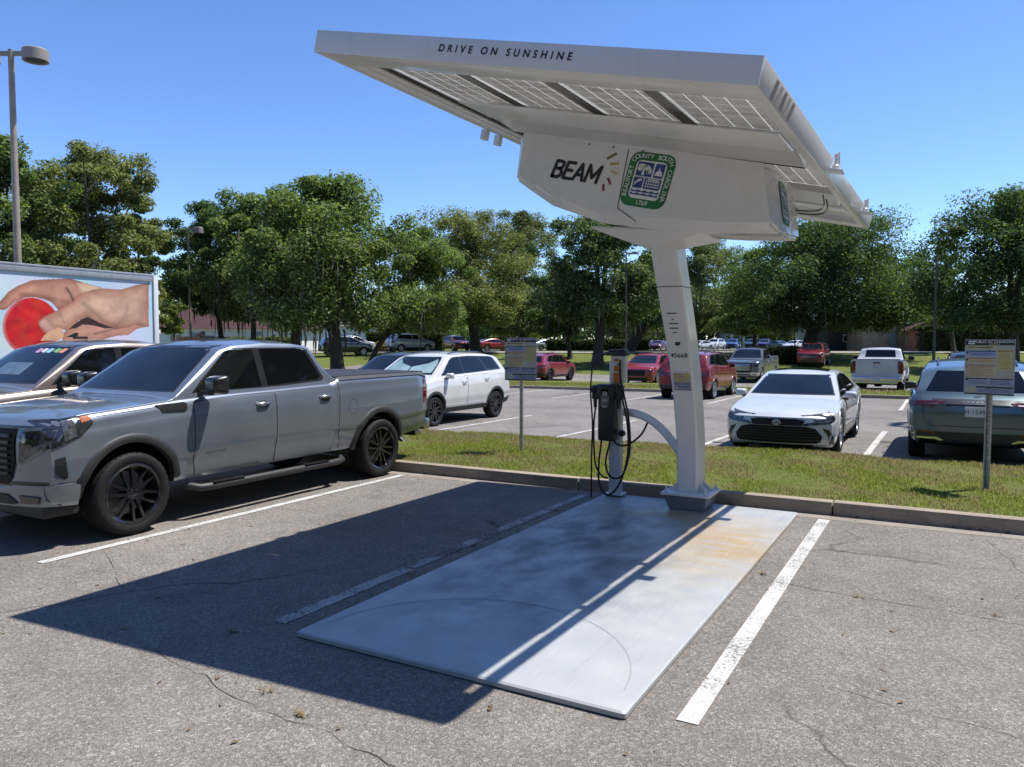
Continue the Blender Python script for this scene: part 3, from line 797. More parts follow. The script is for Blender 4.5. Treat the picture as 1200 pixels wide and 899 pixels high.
# solar panels: four across, three along; a slot of daylight along the right edge
pw = (WA-.045-t-.11)/4
for i in range(4):
    for j in range(3):
        a0 = .105+pw*i+.006; a1 = .145+pw*(i+1)-.022; b0 = t+.002+(LB-2*t)/3*j; b1 = t+(LB-2*t)/3*(j+1)-.002
        mb = MB(); cbox(mb, a0, a1, b0, b1, -.022, -.018, 2)
        na, nb_c = 5, 12
        for k in range(na):
            for q_ in range(nb_c):
                c0, c1 = a0+.036+(a1-a0-.072)*k/na+.0045, a0+.036+(a1-a0-.072)*(k+1)/na-.0045
                d0, d1 = b0+.01+(b1-b0-.02)*q_/nb_c+.0022, b0+.01+(b1-b0-.02)*(q_+1)/nb_c-.0022
                mb.add([PR+A*x+B*y+NN*(-.030) for x, y in ((c0, d0), (c1, d0), (c1, d1), (c0, d1))], [(0, 1, 2, 3)], 0)
        cbox(mb, a0, a0+.035, b0, b1, -.051, -.046, 3); cbox(mb, a1-.035, a1, b0, b1, -.051, -.046, 3)
        sb(mb, 'solar_panel', [M_cell, M_celltop, M_gridline, M_frame], smooth=0)
mb = MB()
for i in range(1, 5): cbox(mb, .145+pw*i-.06, .145+pw*i+.045, t+.01, LB-t-.01, -.056, -.052)
sb(mb, 'mounting_rail', M_frame, smooth=0)
# clips that break the slot of light
mb = MB()
for b in (1.7, 2.9, 4.8): cbox(mb, t-.005, .16, b, b+.08+.12*(b == 1.75), -.03, -.015)
sb(mb, 'panel_clip', M_white, smooth=0)
mb = MB()
c = PR+A*(1.62)+NN*(-.078)
put_text(mb, 'DRIVE ON SUNSHINE', .064, PR+A*1.625+NN*(-.072)+B*0, -A, NN, .003, weight=.022, spacing=1.75, shear=.12)
sb(mb, 'slogan_lettering', M_ink, parent=fr, smooth=0, fixn=False)
# brown stripes on the right fascia near its front end
mb = MB()
for k in range(5):
    b = .32+.12*k
    q = [PR+B*(b+db+sh)+NN*nn-A*.0025 for db, nn, sh in ((0, -.14, -.03), (.07, -.14, -.03), (.07, -.02, .03), (0, -.02, .03))]
    mb.add(q, [(0, 1, 2, 3)], k % 2)
sb(mb, 'fascia_stripe', [pbr('brown_stripe', (.22, .17, .15), .5), pbr('tan_stripe', (.42, .36, .3), .5)], parent=fr, smooth=0, fixn=False)
# little sensors on the right and left fascias
for b in (2.55, 4.85):
    mb = MB(); p = PR+B*b-A*.05+NN*(-.10)
    cbox(mb, -.11, 0, b-.06, b+.06, -.115, -.095, bev=.004)
    mb.lathe([(.03, 0), (.03, .035), (.012, .05), (.012, .10), (.02, .105), (.02, .13), (.0001, .135)], tuple(p), n=12)
    mb.lathe([(.008, 0), (.008, .15), (.0001, .15)], (p.x+.02, p.y+.02, p.z), n=8)
    sb(mb, 'sensor', M_white, smooth=30)
for b in (2.35, 2.6):
    mb = MB(); cbox(mb, WA-.01, WA+.05, b, b+.07, -.25, -.15, bev=.004); sb(mb, 'edge_bracket', M_white, smooth=30)
# cable loops between housing and canopy
mb = MB()
for k in range(2):
    p0 = Vector((-1.22, 7.5+.2*k, 3.08)); p1 = Vector((-1.02, 7.75+.25*k, 3.24))
    mb.tube([p0+(p1-p0)*s+Vector((.10*math.sin(s*math.pi), 0, -.07*math.sin(s*math.pi))) for s in np.linspace(0, 1, 10)], .006, 6)
sb(mb, 'cable', M_rubber)
# curved arm from the column to the charger
mb = MB(); P = []
for s in np.linspace(0, 1, 20):
    a = s*math.pi/2
    P.append((-2.47-.80*math.sin(a)+0*s, 8.36+.10*s, .52+.56*(1-math.cos(math.pi/2-a))*0+.54*math.sin(math.acos(1-s))*1.0 if 0 else .50+.56*math.sqrt(max(0, 1-(1-s)**2.2))))
P = [(-2.47-.78*s, 8.36+.12*s, .52+.53*(1-(1-s)**2.4)) for s in np.linspace(0, 1, 18)]
# flat bar section
for i in range(len(P)-1): pass
mb.tube(P, .048, 10)
sb(mb, 'curved_arm', M_white)

# ================================================================ charger
CH = thing('ev_charger', (-3.37, 8.50, .0), 0, 'black charging unit with orange display and looping cables on a pale post', 'charger')
def cbld(mb, name, mats, **kw): return mb.build(name, mats, CH, **kw)
M_postw = pbr('pale_post_paint', (.60, .62, .63), .4, 0, .2, .06, 4)
mb = MB(); mb.box((0, .03, .85), (.145, .10, 1.60), bev=.012); mb.box((0, .03, .068), (.22, .18, .02), bev=.004)
cbld(mb, 'post', M_postw, smooth=30)
mb = MB(); mb.box((-.055, -.10, 1.04), (.20, .15, .66), bev=.03); mb.box((-.055, -.11, 1.30), (.24, .16, .16), bev=.03); mb.box((-.055, -.085, .74), (.16, .12, .06), bev=.02)
unit = cbld(mb, 'charger_body', M_dark, smooth=35)
mb = MB(); mb.box((-.055, -.183, 1.22), (.10, .014, .21), bev=.006)
p = mb.build('face_plate', pbr('grey_face_plate', (.10, .105, .11), .3, 0, .5), unit, smooth=30)
mb = MB()
for k, (z, h) in enumerate(((1.27, .05), (1.19, .03), (1.12, .025))): mb.box((-.055, -.1915, z), (.06, .004, h))
mb.build('face_mark', pbr('pale_face_mark', (.28, .28, .28), .4), unit, smooth=0)
for s in (-1, 1):
    mb = MB(); mb.box((-.055+s*.15, -.09, 1.28), (.075, .12, .17), bev=.02); mb.box((-.055+s*.15, -.16, 1.31), (.05, .06, .08), bev=.015); mb.lathe([(.02, 0), (.024, .12), (.02, .16), (.0001, .16)], (-.055+s*.15, -.12, 1.10), n=10)
    cbld(mb, 'plug_holster', M_dark, smooth=35)
mb = MB(); mb.box((.045, .0, 1.55), (.165, .12, .32), bev=.008)
dis = cbld(mb, 'display_column', pbr('display_white', (.58, .54, .48), .35, 0, .3), smooth=30)
mb = MB()
for (x, z, w_, h, mi) in ((.045, 1.45, .10, .12, 0), (.03, 1.56, .055, .07, 0), (.085, 1.54, .03, .05, 0), (.06, 1.61, .04, .03, 1), (.03, 1.66, .06, .03, 0), (.085, 1.64, .025, .06, 2)):
    mb.box((x, -.0615, z), (w_, .004, h), mi=mi)
mb.build('display_graphic', [pbr('orange_print', (.50, .13, .02), .4), pbr('green_mark', (.12, .28, .08), .4), pbr('cream_mark', (.6, .5, .35), .4)], dis, smooth=0)
mb = MB(); mb.box((.03, .0, 1.735), (.26, .18, .05), bev=.02); mb.box((.03, 0, 1.77), (.20, .14, .03), bev=.012)
cbld(mb, 'cap', M_dark, smooth=35)
def spline(pts, n=14):
    out = []; P = [Vector(p) for p in pts]; P = [P[0]*2-P[1]]+P+[P[-1]*2-P[-2]]
    for i in range(1, len(P)-2):
        for k in range(n):
            t = k/n; a, b, c, d = P[i-1], P[i], P[i+1], P[i+2]
            out.append(.5*((2*b)+(-a+c)*t+(2*a-5*b+4*c-d)*t*t+(-a+3*b-3*c+d)*t**3))
    out.append(P[-2]); return out
for pts, r in (([(-.20, -.12, 1.12), (-.215, -.14, .85), (-.19, -.15, .45), (-.10, -.16, .30), (-.04, -.12, .27)], .011),
               ([(-.13, -.10, .72), (-.15, -.13, .45), (-.13, -.16, .20), (-.02, -.17, .08), (.12, -.16, .22), (.21, -.14, .55), (.20, -.12, .9), (.13, -.10, 1.2)], .012),
               ([(-.02, -.10, .72), (-.06, -.14, .45), (.02, -.18, .30), (.16, -.17, .33), (.24, -.15, .62), (.21, -.12, 1.0), (.10, -.10, 1.45), (.09, -.09, 1.66)], .012),
               ([(.0, -.12, 1.08), (.01, -.14, .85), (.06, -.15, .70), (.20, -.14, .68), (.34, -.05, .80), (.42, .0, .98)], .012),
               ([(-.25, -.10, 1.62), (-.27, -.11, 1.3), (-.24, -.12, .9), (-.25, -.12, .5), (-.25, -.12, .02)], .010)):
    mb = MB(); mb.tube(spline(pts, 8), r, 8); cbld(mb, 'cable', M_rubber)
mb = MB(); mb.tube([(-.25, -.10, 1.64), (-.24, -.04, 1.70), (-.1, .0, 1.735)], .014, 8); cbld(mb, 'cable_hanger', M_dark)
mb = MB(); mb.lathe([(.035, -.02), (.04, 0), (.04, .03), (.0001, .03)], (.10, -.05, .80), axis='y', n=14); cbld(mb, 'socket', M_dark)

# ================================================================ notice signs
def notice(u, v, zg, rz, label, kind):
    t = thing('notice_sign', (u, v, zg), rz, label, 'sign', 'charging notices on the grass strip')
    W, H = (.557, .66) if kind else (.535, .635); z0 = (1.28 if kind else 1.262)-zg+.0
    mb = MB(); mb.box((0, .0, z0+H/2), (W, .006, H), bev=.002)
    pl = mb.build('sign_board', M_steel, t, smooth=0)
    mb = MB(); sign_face(mb, (-W/2+.004, -.0032, z0+.004), (1, 0, 0), (0, 0, 1), W-.008, H-.008)
    mb.build('printed_face', SIGNM, pl, smooth=0, fixn=False)
    mb = MB()
    if kind:
        mb.tube([(0.0, .034, -.2), (.0, .034, z0+H*.8)], .030, 14)
        mb.lathe([(.034, 0), (.034, .02), (.0001, .025)], (0, .034, z0+H*.8), n=12)
    else:
        prof_ = [(-.038, .02), (-.022, .016), (-.016, .045), (.016, .045), (.022, .016), (.038, .02), (.038, .024), (.026, .022), (.020, .050), (-.020, .050), (-.026, .022), (-.038, .024)]
        mb.prism([(a, b-.0) for a, b in prof_], lambda a, b, h: (a, b, h), -.2, z0+H*.85)
    pst = mb.build('post', M_steel, t, smooth=30)
    mb = MB()
    if not kind:
        for k in range(26): mb.lathe([(.0001, 0), (.006, 0), (.006, -.004), (.0001, -.004)], (0, .0445, .05+k*.05), axis='y', n=8)
    if not kind: mb.build('punched_holes', M_dark, pst, smooth=0)
    for z in (z0+.08, z0+H-.12):
        mb = MB(); mb.lathe([(.0001, -.008), (.009, -.008), (.009, 0), (.0001, 0)], (0, -.004, z), axis='y', n=8); mb.build('bolt', M_dark, pst, smooth=0)
    return t
notice(-5.70, 10.42, .11, 0, 'charging notice on a round grey pipe, left of the charger beside the grey pickup tail', 1)
notice(.46, 10.36, .11, R(-26), 'charging notice on a perforated channel post in front of the blue-grey hatchback wagon', 0)
# ================================================================ vehicles
M_glass = pbr('tinted_glass', (.004, .005, .006), .04, 0, 0, .05, 2, spec=.5)
M_glassb = pbr('windscreen_glass', (.008, .011, .015), .04, 0, 0, .5, 1.5, spec=.55)
M_shade = pbr('windscreen_sunshade', (.25, .36, .36), .12, 0, .8, .25, 2)
M_tyre = pbr('tyre_rubber', (.013, .013, .0135), .7, 0, 0, .3, 20, .2, 60, spec=.25)
M_well = pbr('wheel_well_black', (.006, .006, .006), .95, spec=.05)
M_clad = pbr('black_cladding', (.022, .023, .024), .55, 0, 0, .15, 10, .06, 200)
M_chrome = pbr('chrome', (.60, .60, .61), .24, 1.0, 0, .05, 5)
M_alloy = pbr('silver_alloy', (.45, .46, .47), .25, .9, 0, .1, 8)
M_blackrim = pbr('gloss_black_rim', (.012, .012, .013), .18, 0, .8, .1, 8)
M_lens = pbr('headlamp_lens', (.085, .09, .10), .12, .2, .6, .6, 25)
M_grille = pbr('matt_black_grille', (.007, .007, .0075), .6, 0, 0, .2, 20, spec=.25)
M_lensd = pbr('headlamp_dark', (.02, .022, .025), .08, 0, 1.0, .4, 12)
M_led = pbr('lamp_white', (.75, .76, .78), .15, 0, 1)
M_amber = pbr('amber_lens', (.35, .10, .01), .15, 0, 1)
M_tail = pbr('red_tail_lens', (.10, .004, .006), .1, 0, 1.0, .3, 12)
M_plate = pbr('number_plate', (.60, .61, .64), .4)
M_disc = pbr('brake_disc', (.25, .25, .25), .4, .8)
M_satin = pbr('satin_black', (.016, .016, .017), .3, 0, .4)

def smooth_curve(pts, xs, sig):
    pts = sorted(pts); x0, x1 = pts[0][0], pts[-1][0]
    g = np.arange(x0-.3, x1+.3, .005)
    y = np.interp(g, [p[0] for p in pts], [p[1] for p in pts])
    if sig > 0:
        k = max(1, int(sig/.005)); ker = np.ones(2*k+1)/(2*k+1)
        for _ in range(2):
            y = np.convolve(np.pad(y, k, mode='edge'), ker, mode='valid')
    return np.interp(xs, g, y)
def as_pts(v, xf, xr): return [(xr, v), (xf, v)] if not isinstance(v, list) else v

def loft(S):
    xf, xr = S['xf'], S['xr']
    xs = set(np.round(np.linspace(xr, xf, int((xf-xr)/.055)+1), 3))
    for (a, b, st) in S.get('dense', []): xs |= set(np.round(np.arange(a, b, st), 3))
    for e in (.008, .02, .04, .065): xs |= {round(xf-e, 3), round(xr+e, 3)}
    xs = np.array(sorted(xs))
    xs = xs[np.concatenate([[True], np.diff(xs) > .006])]
    sg = S.get('sig', .035)
    zt = smooth_curve(S['zt'], xs, sg); zb = smooth_curve(S['zb'], xs, sg); zs = smooth_curve(S['zs'], xs, .03)
    w = smooth_curve(S['w'], xs, .03)
    tum = smooth_curve(as_pts(S['tum'], xf, xr), xs, .05); ins = smooth_curve(as_pts(S.get('inset', .03), xf, xr), xs, .05)
    crown = smooth_curve(as_pts(S['crown'], xf, xr), xs, .05)
    prof = S['side']; ts = sorted(set([p[0] for p in prof]) | set(np.linspace(0, 1, 13)))
    rows = []
    for i, x in enumerate(xs):
        pts = [(w[i]+lerp_pts(prof, 0)-.07, zs[i]), (w[i]+lerp_pts(prof, 0)-.012, zs[i]+.006)]
        for t in ts:
            pts.append((w[i]+lerp_pts(prof, t), zs[i]+.03+(zb[i]-zs[i]-.03)*t))
        y0 = w[i]+lerp_pts(prof, 1)-ins[i]
        H = max(zt[i]-zb[i]-crown[i], .014)
        hc = max(zt[i]-(zb[i]+H), .004)
        G = min(1, H/.30)
        rf = min(.05*G+.004, .45*H)
        for k in range(7):
            f = k/6; z = zb[i]+.004+(H-rf)*f
            pts.append((y0-(z-zb[i])*tum[i], z))
        yr = y0-H*tum[i]
        for k in (1, 2):
            a = k*math.pi/6
            pts.append((yr+rf*tum[i]*.5-rf*(1-math.cos(a)), zb[i]+H-rf+rf*math.sin(a)))
        ye = yr+rf*tum[i]*.5-rf*(1-math.cos(math.pi/3)); zbase = zb[i]+H-rf+rf*math.sin(math.pi/3)
        for k in range(1, 10):
            s = k/9; yy = ye*(1-s)
            pts.append((yy, zbase+(zt[i]-zbase)*(1-(1-s)**2.3)))
        rows.append(pts)
    n = len(rows[0]); m = len(xs)
    V = []; idx = {}
    Wm = max(w)
    nose = S.get('nose', [(0, 0), (2, 0)]); tail = S.get('tail', [(0, 0), (2, 0)])
    Lf, Lr = S.get('Lf', .45), S.get('Lr', .4)
    bf, br = S.get('bowf', .1), S.get('bowr', .05)
    def warp(x, y, z):
        ff = max(0, min(1, (x-(xf-Lf))/Lf)); fr = max(0, min(1, ((xr+Lr)-x)/Lr))
        q = (abs(y)/Wm)**S.get('bowp', 2.6)
        x2 = x + ff**1.6*(lerp_pts(nose, z)-bf*q) - fr**1.6*(lerp_pts(tail, z)-br*q)
        return (x2, y, z)
    F = []
    vid = lambda i, k, s: idx[(i, k, s)]
    for i in range(m):
        for k, (y, z) in enumerate(rows[i]):
            if k == n-1:
                V.append(warp(xs[i], 0, z)); idx[(i, k, 1)] = idx[(i, k, -1)] = len(V)-1
            else:
                for s in (1, -1):
                    V.append(warp(xs[i], s*y, z)); idx[(i, k, s)] = len(V)-1
    for i in range(m-1):
        for k in range(n-1):
            for s in (1, -1):
                q = [vid(i, k, s), vid(i+1, k, s), vid(i+1, k+1, s), vid(i, k+1, s)]
                q = list(dict.fromkeys(q)); F.append(q if s > 0 else q[::-1])
        F.append([vid(i, 0, 1), vid(i, 0, -1), vid(i+1, 0, -1), vid(i+1, 0, 1)])
    for (i, flip) in ((0, False), (m-1, True)):      # end faces: rows across
        K = 10
        prev = None
        for k in range(n):
            if k == n-1: cur = [vid(i, k, 1)]
            else:
                y, z = rows[i][k]; cur = [vid(i, k, 1)]
                for j in range(1, K):
                    V.append(warp(xs[i], y*(1-2*j/K), z)); cur.append(len(V)-1)
                cur.append(vid(i, k, -1))
            if prev is not None:
                if len(cur) == 1:
                    for j in range(K): F.append([prev[j], prev[j+1], cur[0]] if flip else [prev[j+1], prev[j], cur[0]])
                else:
                    for j in range(K): F.append([prev[j], prev[j+1], cur[j+1], cur[j]] if flip else [cur[j], cur[j+1], prev[j+1], prev[j]])
            prev = cur
    return V, F

def clean_mesh(name, V, F):
    me = bpy.data.meshes.new(name); me.from_pydata(V, [], F)
    bm = bmesh.new(); bm.from_mesh(me)
    bmesh.ops.remove_doubles(bm, verts=bm.verts[:], dist=.0004)
    bmesh.ops.dissolve_degenerate(bm, edges=bm.edges[:], dist=.0002)
    bmesh.ops.recalc_face_normals(bm, faces=bm.faces[:])
    bm.to_mesh(me); bm.free(); return me

class Car:
    def __init__(s, S, root, paintm, arches):
        s.S, s.root, s.paint = S, root, paintm
        V, F = loft(S)
        me = clean_mesh('body', V, F)
        bm = bmesh.new(); bm.from_mesh(me); s.bvh = BVHTree.FromBMesh(bm); bm.free()
        me.materials.append(paintm); me.materials.append(M_well)
        ob = bpy.data.objects.new('body', me); COL.objects.link(ob)
        cut = MB()
        for (x, z, r) in arches:
            for sd in (1, -1):
                y0, y1 = sd*.56, sd*1.3
                pr = [(.0001, y0), (r, y0), (r, y1), (.0001, y1)]
                cut.lathe(pr, (x, 0, z), axis='y', n=40)
        cme = bpy.data.meshes.new('cut'); cme.from_pydata(cut.v, [], cut.f)
        b2 = bmesh.new(); b2.from_mesh(cme); bmesh.ops.remove_doubles(b2, verts=b2.verts[:], dist=.001); bmesh.ops.dissolve_degenerate(b2, edges=b2.edges[:], dist=.0005)
        bmesh.ops.recalc_face_normals(b2, faces=b2.faces[:]); b2.to_mesh(cme); b2.free()
        cme.materials.append(paintm); cme.materials.append(M_well)
        cme.polygons.foreach_set('material_index', [1]*len(cme.polygons))
        co = bpy.data.objects.new('cut', cme); COL.objects.link(co)
        md = ob.modifiers.new('b', 'BOOLEAN'); md.object = co; md.operation = 'DIFFERENCE'; md.solver = 'EXACT'
        C.view_layer.update()
        me2 = bpy.data.meshes.new_from_object(ob.evaluated_get(C.evaluated_depsgraph_get()))
        bpy.data.objects.remove(ob); bpy.data.objects.remove(co); bpy.data.meshes.remove(me); bpy.data.meshes.remove(cme)
        me2.name = 'body'
        me2.polygons.foreach_set('use_smooth', [True]*len(me2.polygons)); me2.set_sharp_from_angle(angle=R(S.get('sharp', 32)))
        if len(me2.materials) < 2:
            while len(me2.materials) < 2: me2.materials.append(M_well)
        s.body = bpy.data.objects.new('body', me2); COL.objects.link(s.body); s.body.parent = root
    # cast from outside onto the body
    def hit(s, axis, a, b, sd=1):
        if axis == 'side': o, d = Vector((a, 2.2*sd, b)), Vector((0, -sd, 0))
        elif axis == 'front': o, d = Vector((4.5, a, b)), Vector((-1, 0, 0))
        elif axis == 'rear': o, d = Vector((-4.5, a, b)), Vector((1, 0, 0))
        else: o, d = Vector((a, b, 4)), Vector((0, 0, -1))
        h = s.bvh.ray_cast(o, d)
        if h[0] is None:
            h = s.bvh.find_nearest(o + d*(2.2-.9 if axis == 'side' else 2.0))
            return None
        nn = h[1]
        if nn.dot(d) > 0: nn = -nn
        return h[0], nn
    def patch(s, name, poly, axis, mat, off=.004, sd=1, parent=None, h=.06, skirt=.012, mats=None, label=None):
        # poly in (x,z) / (y,z) / (x,y); follows the body
        pts = []
        m = len(poly)
        for i in range(m):
            p, q = poly[i], poly[(i+1) % m]; L = math.hypot(q[0]-p[0], q[1]-p[1]); k = max(1, int(L/h))
            for j in range(k): pts.append((p[0]+(q[0]-p[0])*j/k, p[1]+(q[1]-p[1])*j/k))
        nb = len(pts)
        xs = [p[0] for p in pts]; ys = [p[1] for p in pts]
        inner = []
        def inside(x, y):
            c = False; j = nb-1
            for i in range(nb):
                if (pts[i][1] > y) != (pts[j][1] > y) and x < (pts[j][0]-pts[i][0])*(y-pts[i][1])/(pts[j][1]-pts[i][1]+1e-12)+pts[i][0]: c = not c
                j = i
            return c
        bx = np.array(pts)
        gx = np.arange(min(xs)+h*.5, max(xs), h); gy = np.arange(min(ys)+h*.5, max(ys), h)
        for x in gx:
            for y in gy:
                if inside(x, y) and np.min((bx[:, 0]-x)**2+(bx[:, 1]-y)**2) > (h*.4)**2: inner.append((x, y))
        vs = [Vector(p) for p in pts+inner]
        r = geometry.delaunay_2d_cdt(vs, [(i, (i+1) % nb) for i in range(nb)], [], 1, 1e-5)
        V2, _, F2 = r[0], r[1], r[2]
        P = []; ok = True; Nn = []
        bad = set()
        for i, p in enumerate(V2):
            hh = s.hit(axis, p[0], p[1], sd)
            if hh is None: bad.add(i); P.append(Vector((0, 0, 0))); Nn.append(Vector((0, 0, 1)))
            else: P.append(hh[0]+hh[1]*off); Nn.append(hh[1])
        F2 = [tuple(f) for f in F2 if not any(i in bad for i in f)]
        if not F2: return None
        # boundary skirt gives the patch its thickness
        if skirt:
            ec = {}
            for f in F2:
                for i in range(len(f)):
                    e = (f[i], f[(i+1) % len(f)]); ec[tuple(sorted(e))] = ec.get(tuple(sorted(e)), []) + [e]
            be = [v[0] for v in ec.values() if len(v) == 1]
            dup = {}
            for a, b in be:
                for i in (a, b):
                    if i not in dup: dup[i] = len(P); P.append(P[i]-Nn[i]*skirt)
            F2 += [(a, b, dup[b], dup[a]) for a, b in be]
        me = bpy.data.meshes.new(name); me.from_pydata(P, [], F2)
        bm = bmesh.new(); bm.from_mesh(me)
        bmesh.ops.delete(bm, geom=[v for v in bm.verts if not v.link_faces], context='VERTS')
        bmesh.ops.recalc_face_normals(bm, faces=bm.faces[:])
        # outward facing
        cc = sum((Vector(f.normal)*f.calc_area() for f in bm.faces), Vector())
        ref = {'side': Vector((0, sd, 0)), 'front': Vector((1, 0, 0)), 'rear': Vector((-1, 0, 0)), 'top': Vector((0, 0, 1))}[axis]
        if cc.dot(ref) < 0: bmesh.ops.reverse_faces(bm, faces=bm.faces[:])
        bm.to_mesh(me); bm.free()
        me.materials.append(mat)
        me.polygons.foreach_set('use_smooth', [True]*len(me.polygons)); me.set_sharp_from_angle(angle=R(40))
        ob = bpy.data.objects.new(name, me); COL.objects.link(ob); ob.parent = parent or s.root
        if label: ob['label'] = label
        return ob
    def seam(s, name, pts, axis, wd=.007, sd=1, parent=None, mat=None, off=.0012, closed=False):
        q = []
        if closed: pts = pts+[pts[0]]
        for a, b in zip(pts, pts[1:]):
            k = max(1, int(math.hypot(b[0]-a[0], b[1]-a[1])/.035))
            q += [(a[0]+(b[0]-a[0])*j/k, a[1]+(b[1]-a[1])*j/k) for j in range(k)]
        q.append(pts[-1]); P = []; F = []
        for i, p in enumerate(q):
            a = q[max(i-1, 0)]; b = q[min(i+1, len(q)-1)]
            dx, dy = b[0]-a[0], b[1]-a[1]; L = math.hypot(dx, dy) or 1
            row = []
            for sg in (-1, 1):
                hh = s.hit(axis, p[0]-dy/L*sg*wd/2, p[1]+dx/L*sg*wd/2, sd)
                row.append(hh[0]+hh[1]*off if hh else None)
            P.append(row)
        V = []; ids = []
        for row in P:
            if row[0] is None or row[1] is None: ids.append(None); continue
            ids.append(len(V)); V += row
        for a, b in zip(ids, ids[1:]):
            if a is None or b is None: continue
            F.append((a, a+1, b+1, b))
        if not F: return None
        mb = MB(); mb.add(V, F)
        return mb.build(name, mat or M_seam, parent or s.root, smooth=0, fixn=False)
    def ring(s, x, z, r0, r1, a0, a1, sd, mat, th=.018, name='arch_trim', n=26):
        P = []; F = []; k = 0
        for i in range(n+1):
            a = R(a0+(a1-a0)*i/n)
            row = []
            for r, o in ((r0-.01, -.05), (r0, th*.7), (r0+.25*(r1-r0), th), (r0+.8*(r1-r0), th*.8), (r1, -.004)):
                px, pz = x+r*math.cos(a), z+r*math.sin(a)
                rr = r1+.005
                hh = s.hit('side', x+rr*math.cos(a), z+rr*math.sin(a), sd) or s.hit('side', x+rr*math.cos(a)*1.0, z+rr*math.sin(a)+.06, sd)
                y = hh[0].y if hh else sd*max(p[1] for p in s.S['w'])
                row.append((px, y+sd*o, pz))
            P.append(row)
        m = 5; V = [p for row in P for p in row]
        for i in range(n):
            for k in range(m-1): F.append((i*m+k, i*m+k+1, (i+1)*m+k+1, (i+1)*m+k))
        mb = MB(); mb.add(V, F); return mb.build(name, mat, s.root, smooth=50)

def wheel(root, x, sd, y, r, wd, rimr, rimmat, spokes=6, style='twin', lugs=True):
    # tyre with sidewall shoulder, rim barrel, spokes, disc
    c = (x, sd*(y-wd/2), r)
    mb = MB(); hw = wd/2
    pr = [(rimr-.008, -hw+.02), (rimr+.012, -hw+.002), (r-.055, -hw-.004), (r-.022, -hw+.006), (r-.006, -hw+.03), (r, -hw+.06), (r, -.02), (r-.008, -.018), (r-.008, -.008), (r, -.006), (r, .006), (r-.008, .008), (r-.008, .018), (r, .02), (r, hw-.06), (r-.006, hw-.03), (r-.022, hw-.006), (r-.055, hw+.004), (rimr+.012, hw-.002), (rimr-.008, hw-.02)]
    mb.lathe(pr, c, axis='y', n=44, close=True)
    if lugs:                                # tread blocks on the shoulder
        for k in range(44):
            a = 2*math.pi*k/44
            for e in (-1, 1):
                p = Vector((c[0]+(r-.0085)*math.cos(a), c[1]+e*(hw-.034), c[2]+(r-.0085)*math.sin(a)))
                mb.box(p, (.026, .03, .008), rot=Matrix.Rotation(-a+math.pi/2, 3, 'Y'))
    wh = mb.build('wheel', M_tyre, root, smooth=40)
    mb = MB(); o = sd
    mb.lathe([(rimr-.004, o*(hw-.014)), (rimr+.006, o*(hw-.008)), (rimr-.004, o*(hw-.002)), (rimr-.022, o*(hw-.012)), (rimr-.03, o*(hw-.05)), (rimr-.045, -o*(hw-.06)), (.03, -o*(hw-.05))], c, axis='y', n=40, caps=False)
    fy = c[1]+o*(hw-.03)
    mb.lathe([(.0001, o*.006), (.035, o*.006), (.062, -o*.004), (.075, -o*.03), (.07, -o*.08)], (c[0], fy, c[2]), axis='y', n=20)
    for k in range(spokes):
        a0 = 2*math.pi*k/spokes+.3
        offs = ((-.5, .5) if style == 'twin' else (0,))
        for f in offs:
            wi = .030 if style == 'twin' else .05
            a = a0
            d = Vector((math.cos(a), 0, math.sin(a))); t = Vector((-math.sin(a), 0, math.cos(a)))
            i0 = .05; i1 = rimr-.012
            sh0, sh1 = (f*.045, f*.11) if style == 'twin' else (0, 0)
            if style == 'y': pass
            vs = []
            for (rr, ww, sh, dep) in ((i0, wi*1.25, sh0, 0), (.55*i1, wi*.95, (sh0+sh1)/2, .006), (i1, wi*1.1, sh1, .002)):
                for s_, dd in ((-1, 0), (1, 0), (1, -.035), (-1, -.035)):
                    k2 = .75 if dd == 0 else 1.15
                    vs.append(Vector(c)+d*rr+t*(sh+s_*ww/2*k2)+Vector((0, o*(hw-.026+dep+dd), 0)))
            fs = []
            for q in (0, 4):
                for e in range(4): fs.append((q+e, q+(e+1) % 4, q+4+(e+1) % 4, q+4+e))
            fs += [(0, 3, 2, 1), (8, 9, 10, 11)]
            mb.add(vs, fs)
    for k in range(6):
        a = 2*math.pi*k/6
        mb.lathe([(.011, -o*.0), (.010, o*.012), (.0001, o*.014)], (c[0]+.048*math.cos(a), fy+o*.0, c[2]+.048*math.sin(a)), axis='y', n=6)
    rm = mb.build('rim', rimmat, wh, smooth=35)
    mb = MB(); mb.lathe([(.0001, -o*.02), (rimr*.72, -o*.02), (rimr*.72, -o*.04), (.0001, -o*.04)], (c[0], c[1]+o*.02, c[2]), axis='y', n=28)
    mb.build('brake_disc', M_disc, wh, smooth=30)
    return wh

def mirror(root, x, sd, y, z, mat, size=(.13, .22, .18), stalk=True, arm=.10):
    mb = MB(); bm = bmesh.new(); bmesh.ops.create_cube(bm, size=1)
    for v in bm.verts:
        k = 1.0 if v.co.x < 0 else .72
        v.co = Vector((v.co.x*size[0], v.co.y*size[1]*k, v.co.z*size[2]*k))
    bmesh.ops.bevel(bm, geom=bm.edges[:], offset=.035, segments=3, affect='EDGES', profile=.5)
    bm.transform(Matrix.Translation((x, sd*(y+arm+size[1]/2), z))); mb.bm(bm); bm.free()
    m = mb.build('mirror', mat, root, smooth=60)
    mb = MB(); mb.box((x+.01, sd*(y+arm*.5+.03), z-size[2]*.42), (.07, arm+.10, .045), bev=.012)
    mb.build('mirror_arm', M_satin, m, smooth=40)
    mb = MB(); mb.box((x-size[0]/2-.0005, sd*(y+arm+size[1]/2), z), (.004, size[1]*.82, size[2]*.78), bev=.0015)
    mb.build('mirror_glass', M_glass, m, smooth=0)
    return m
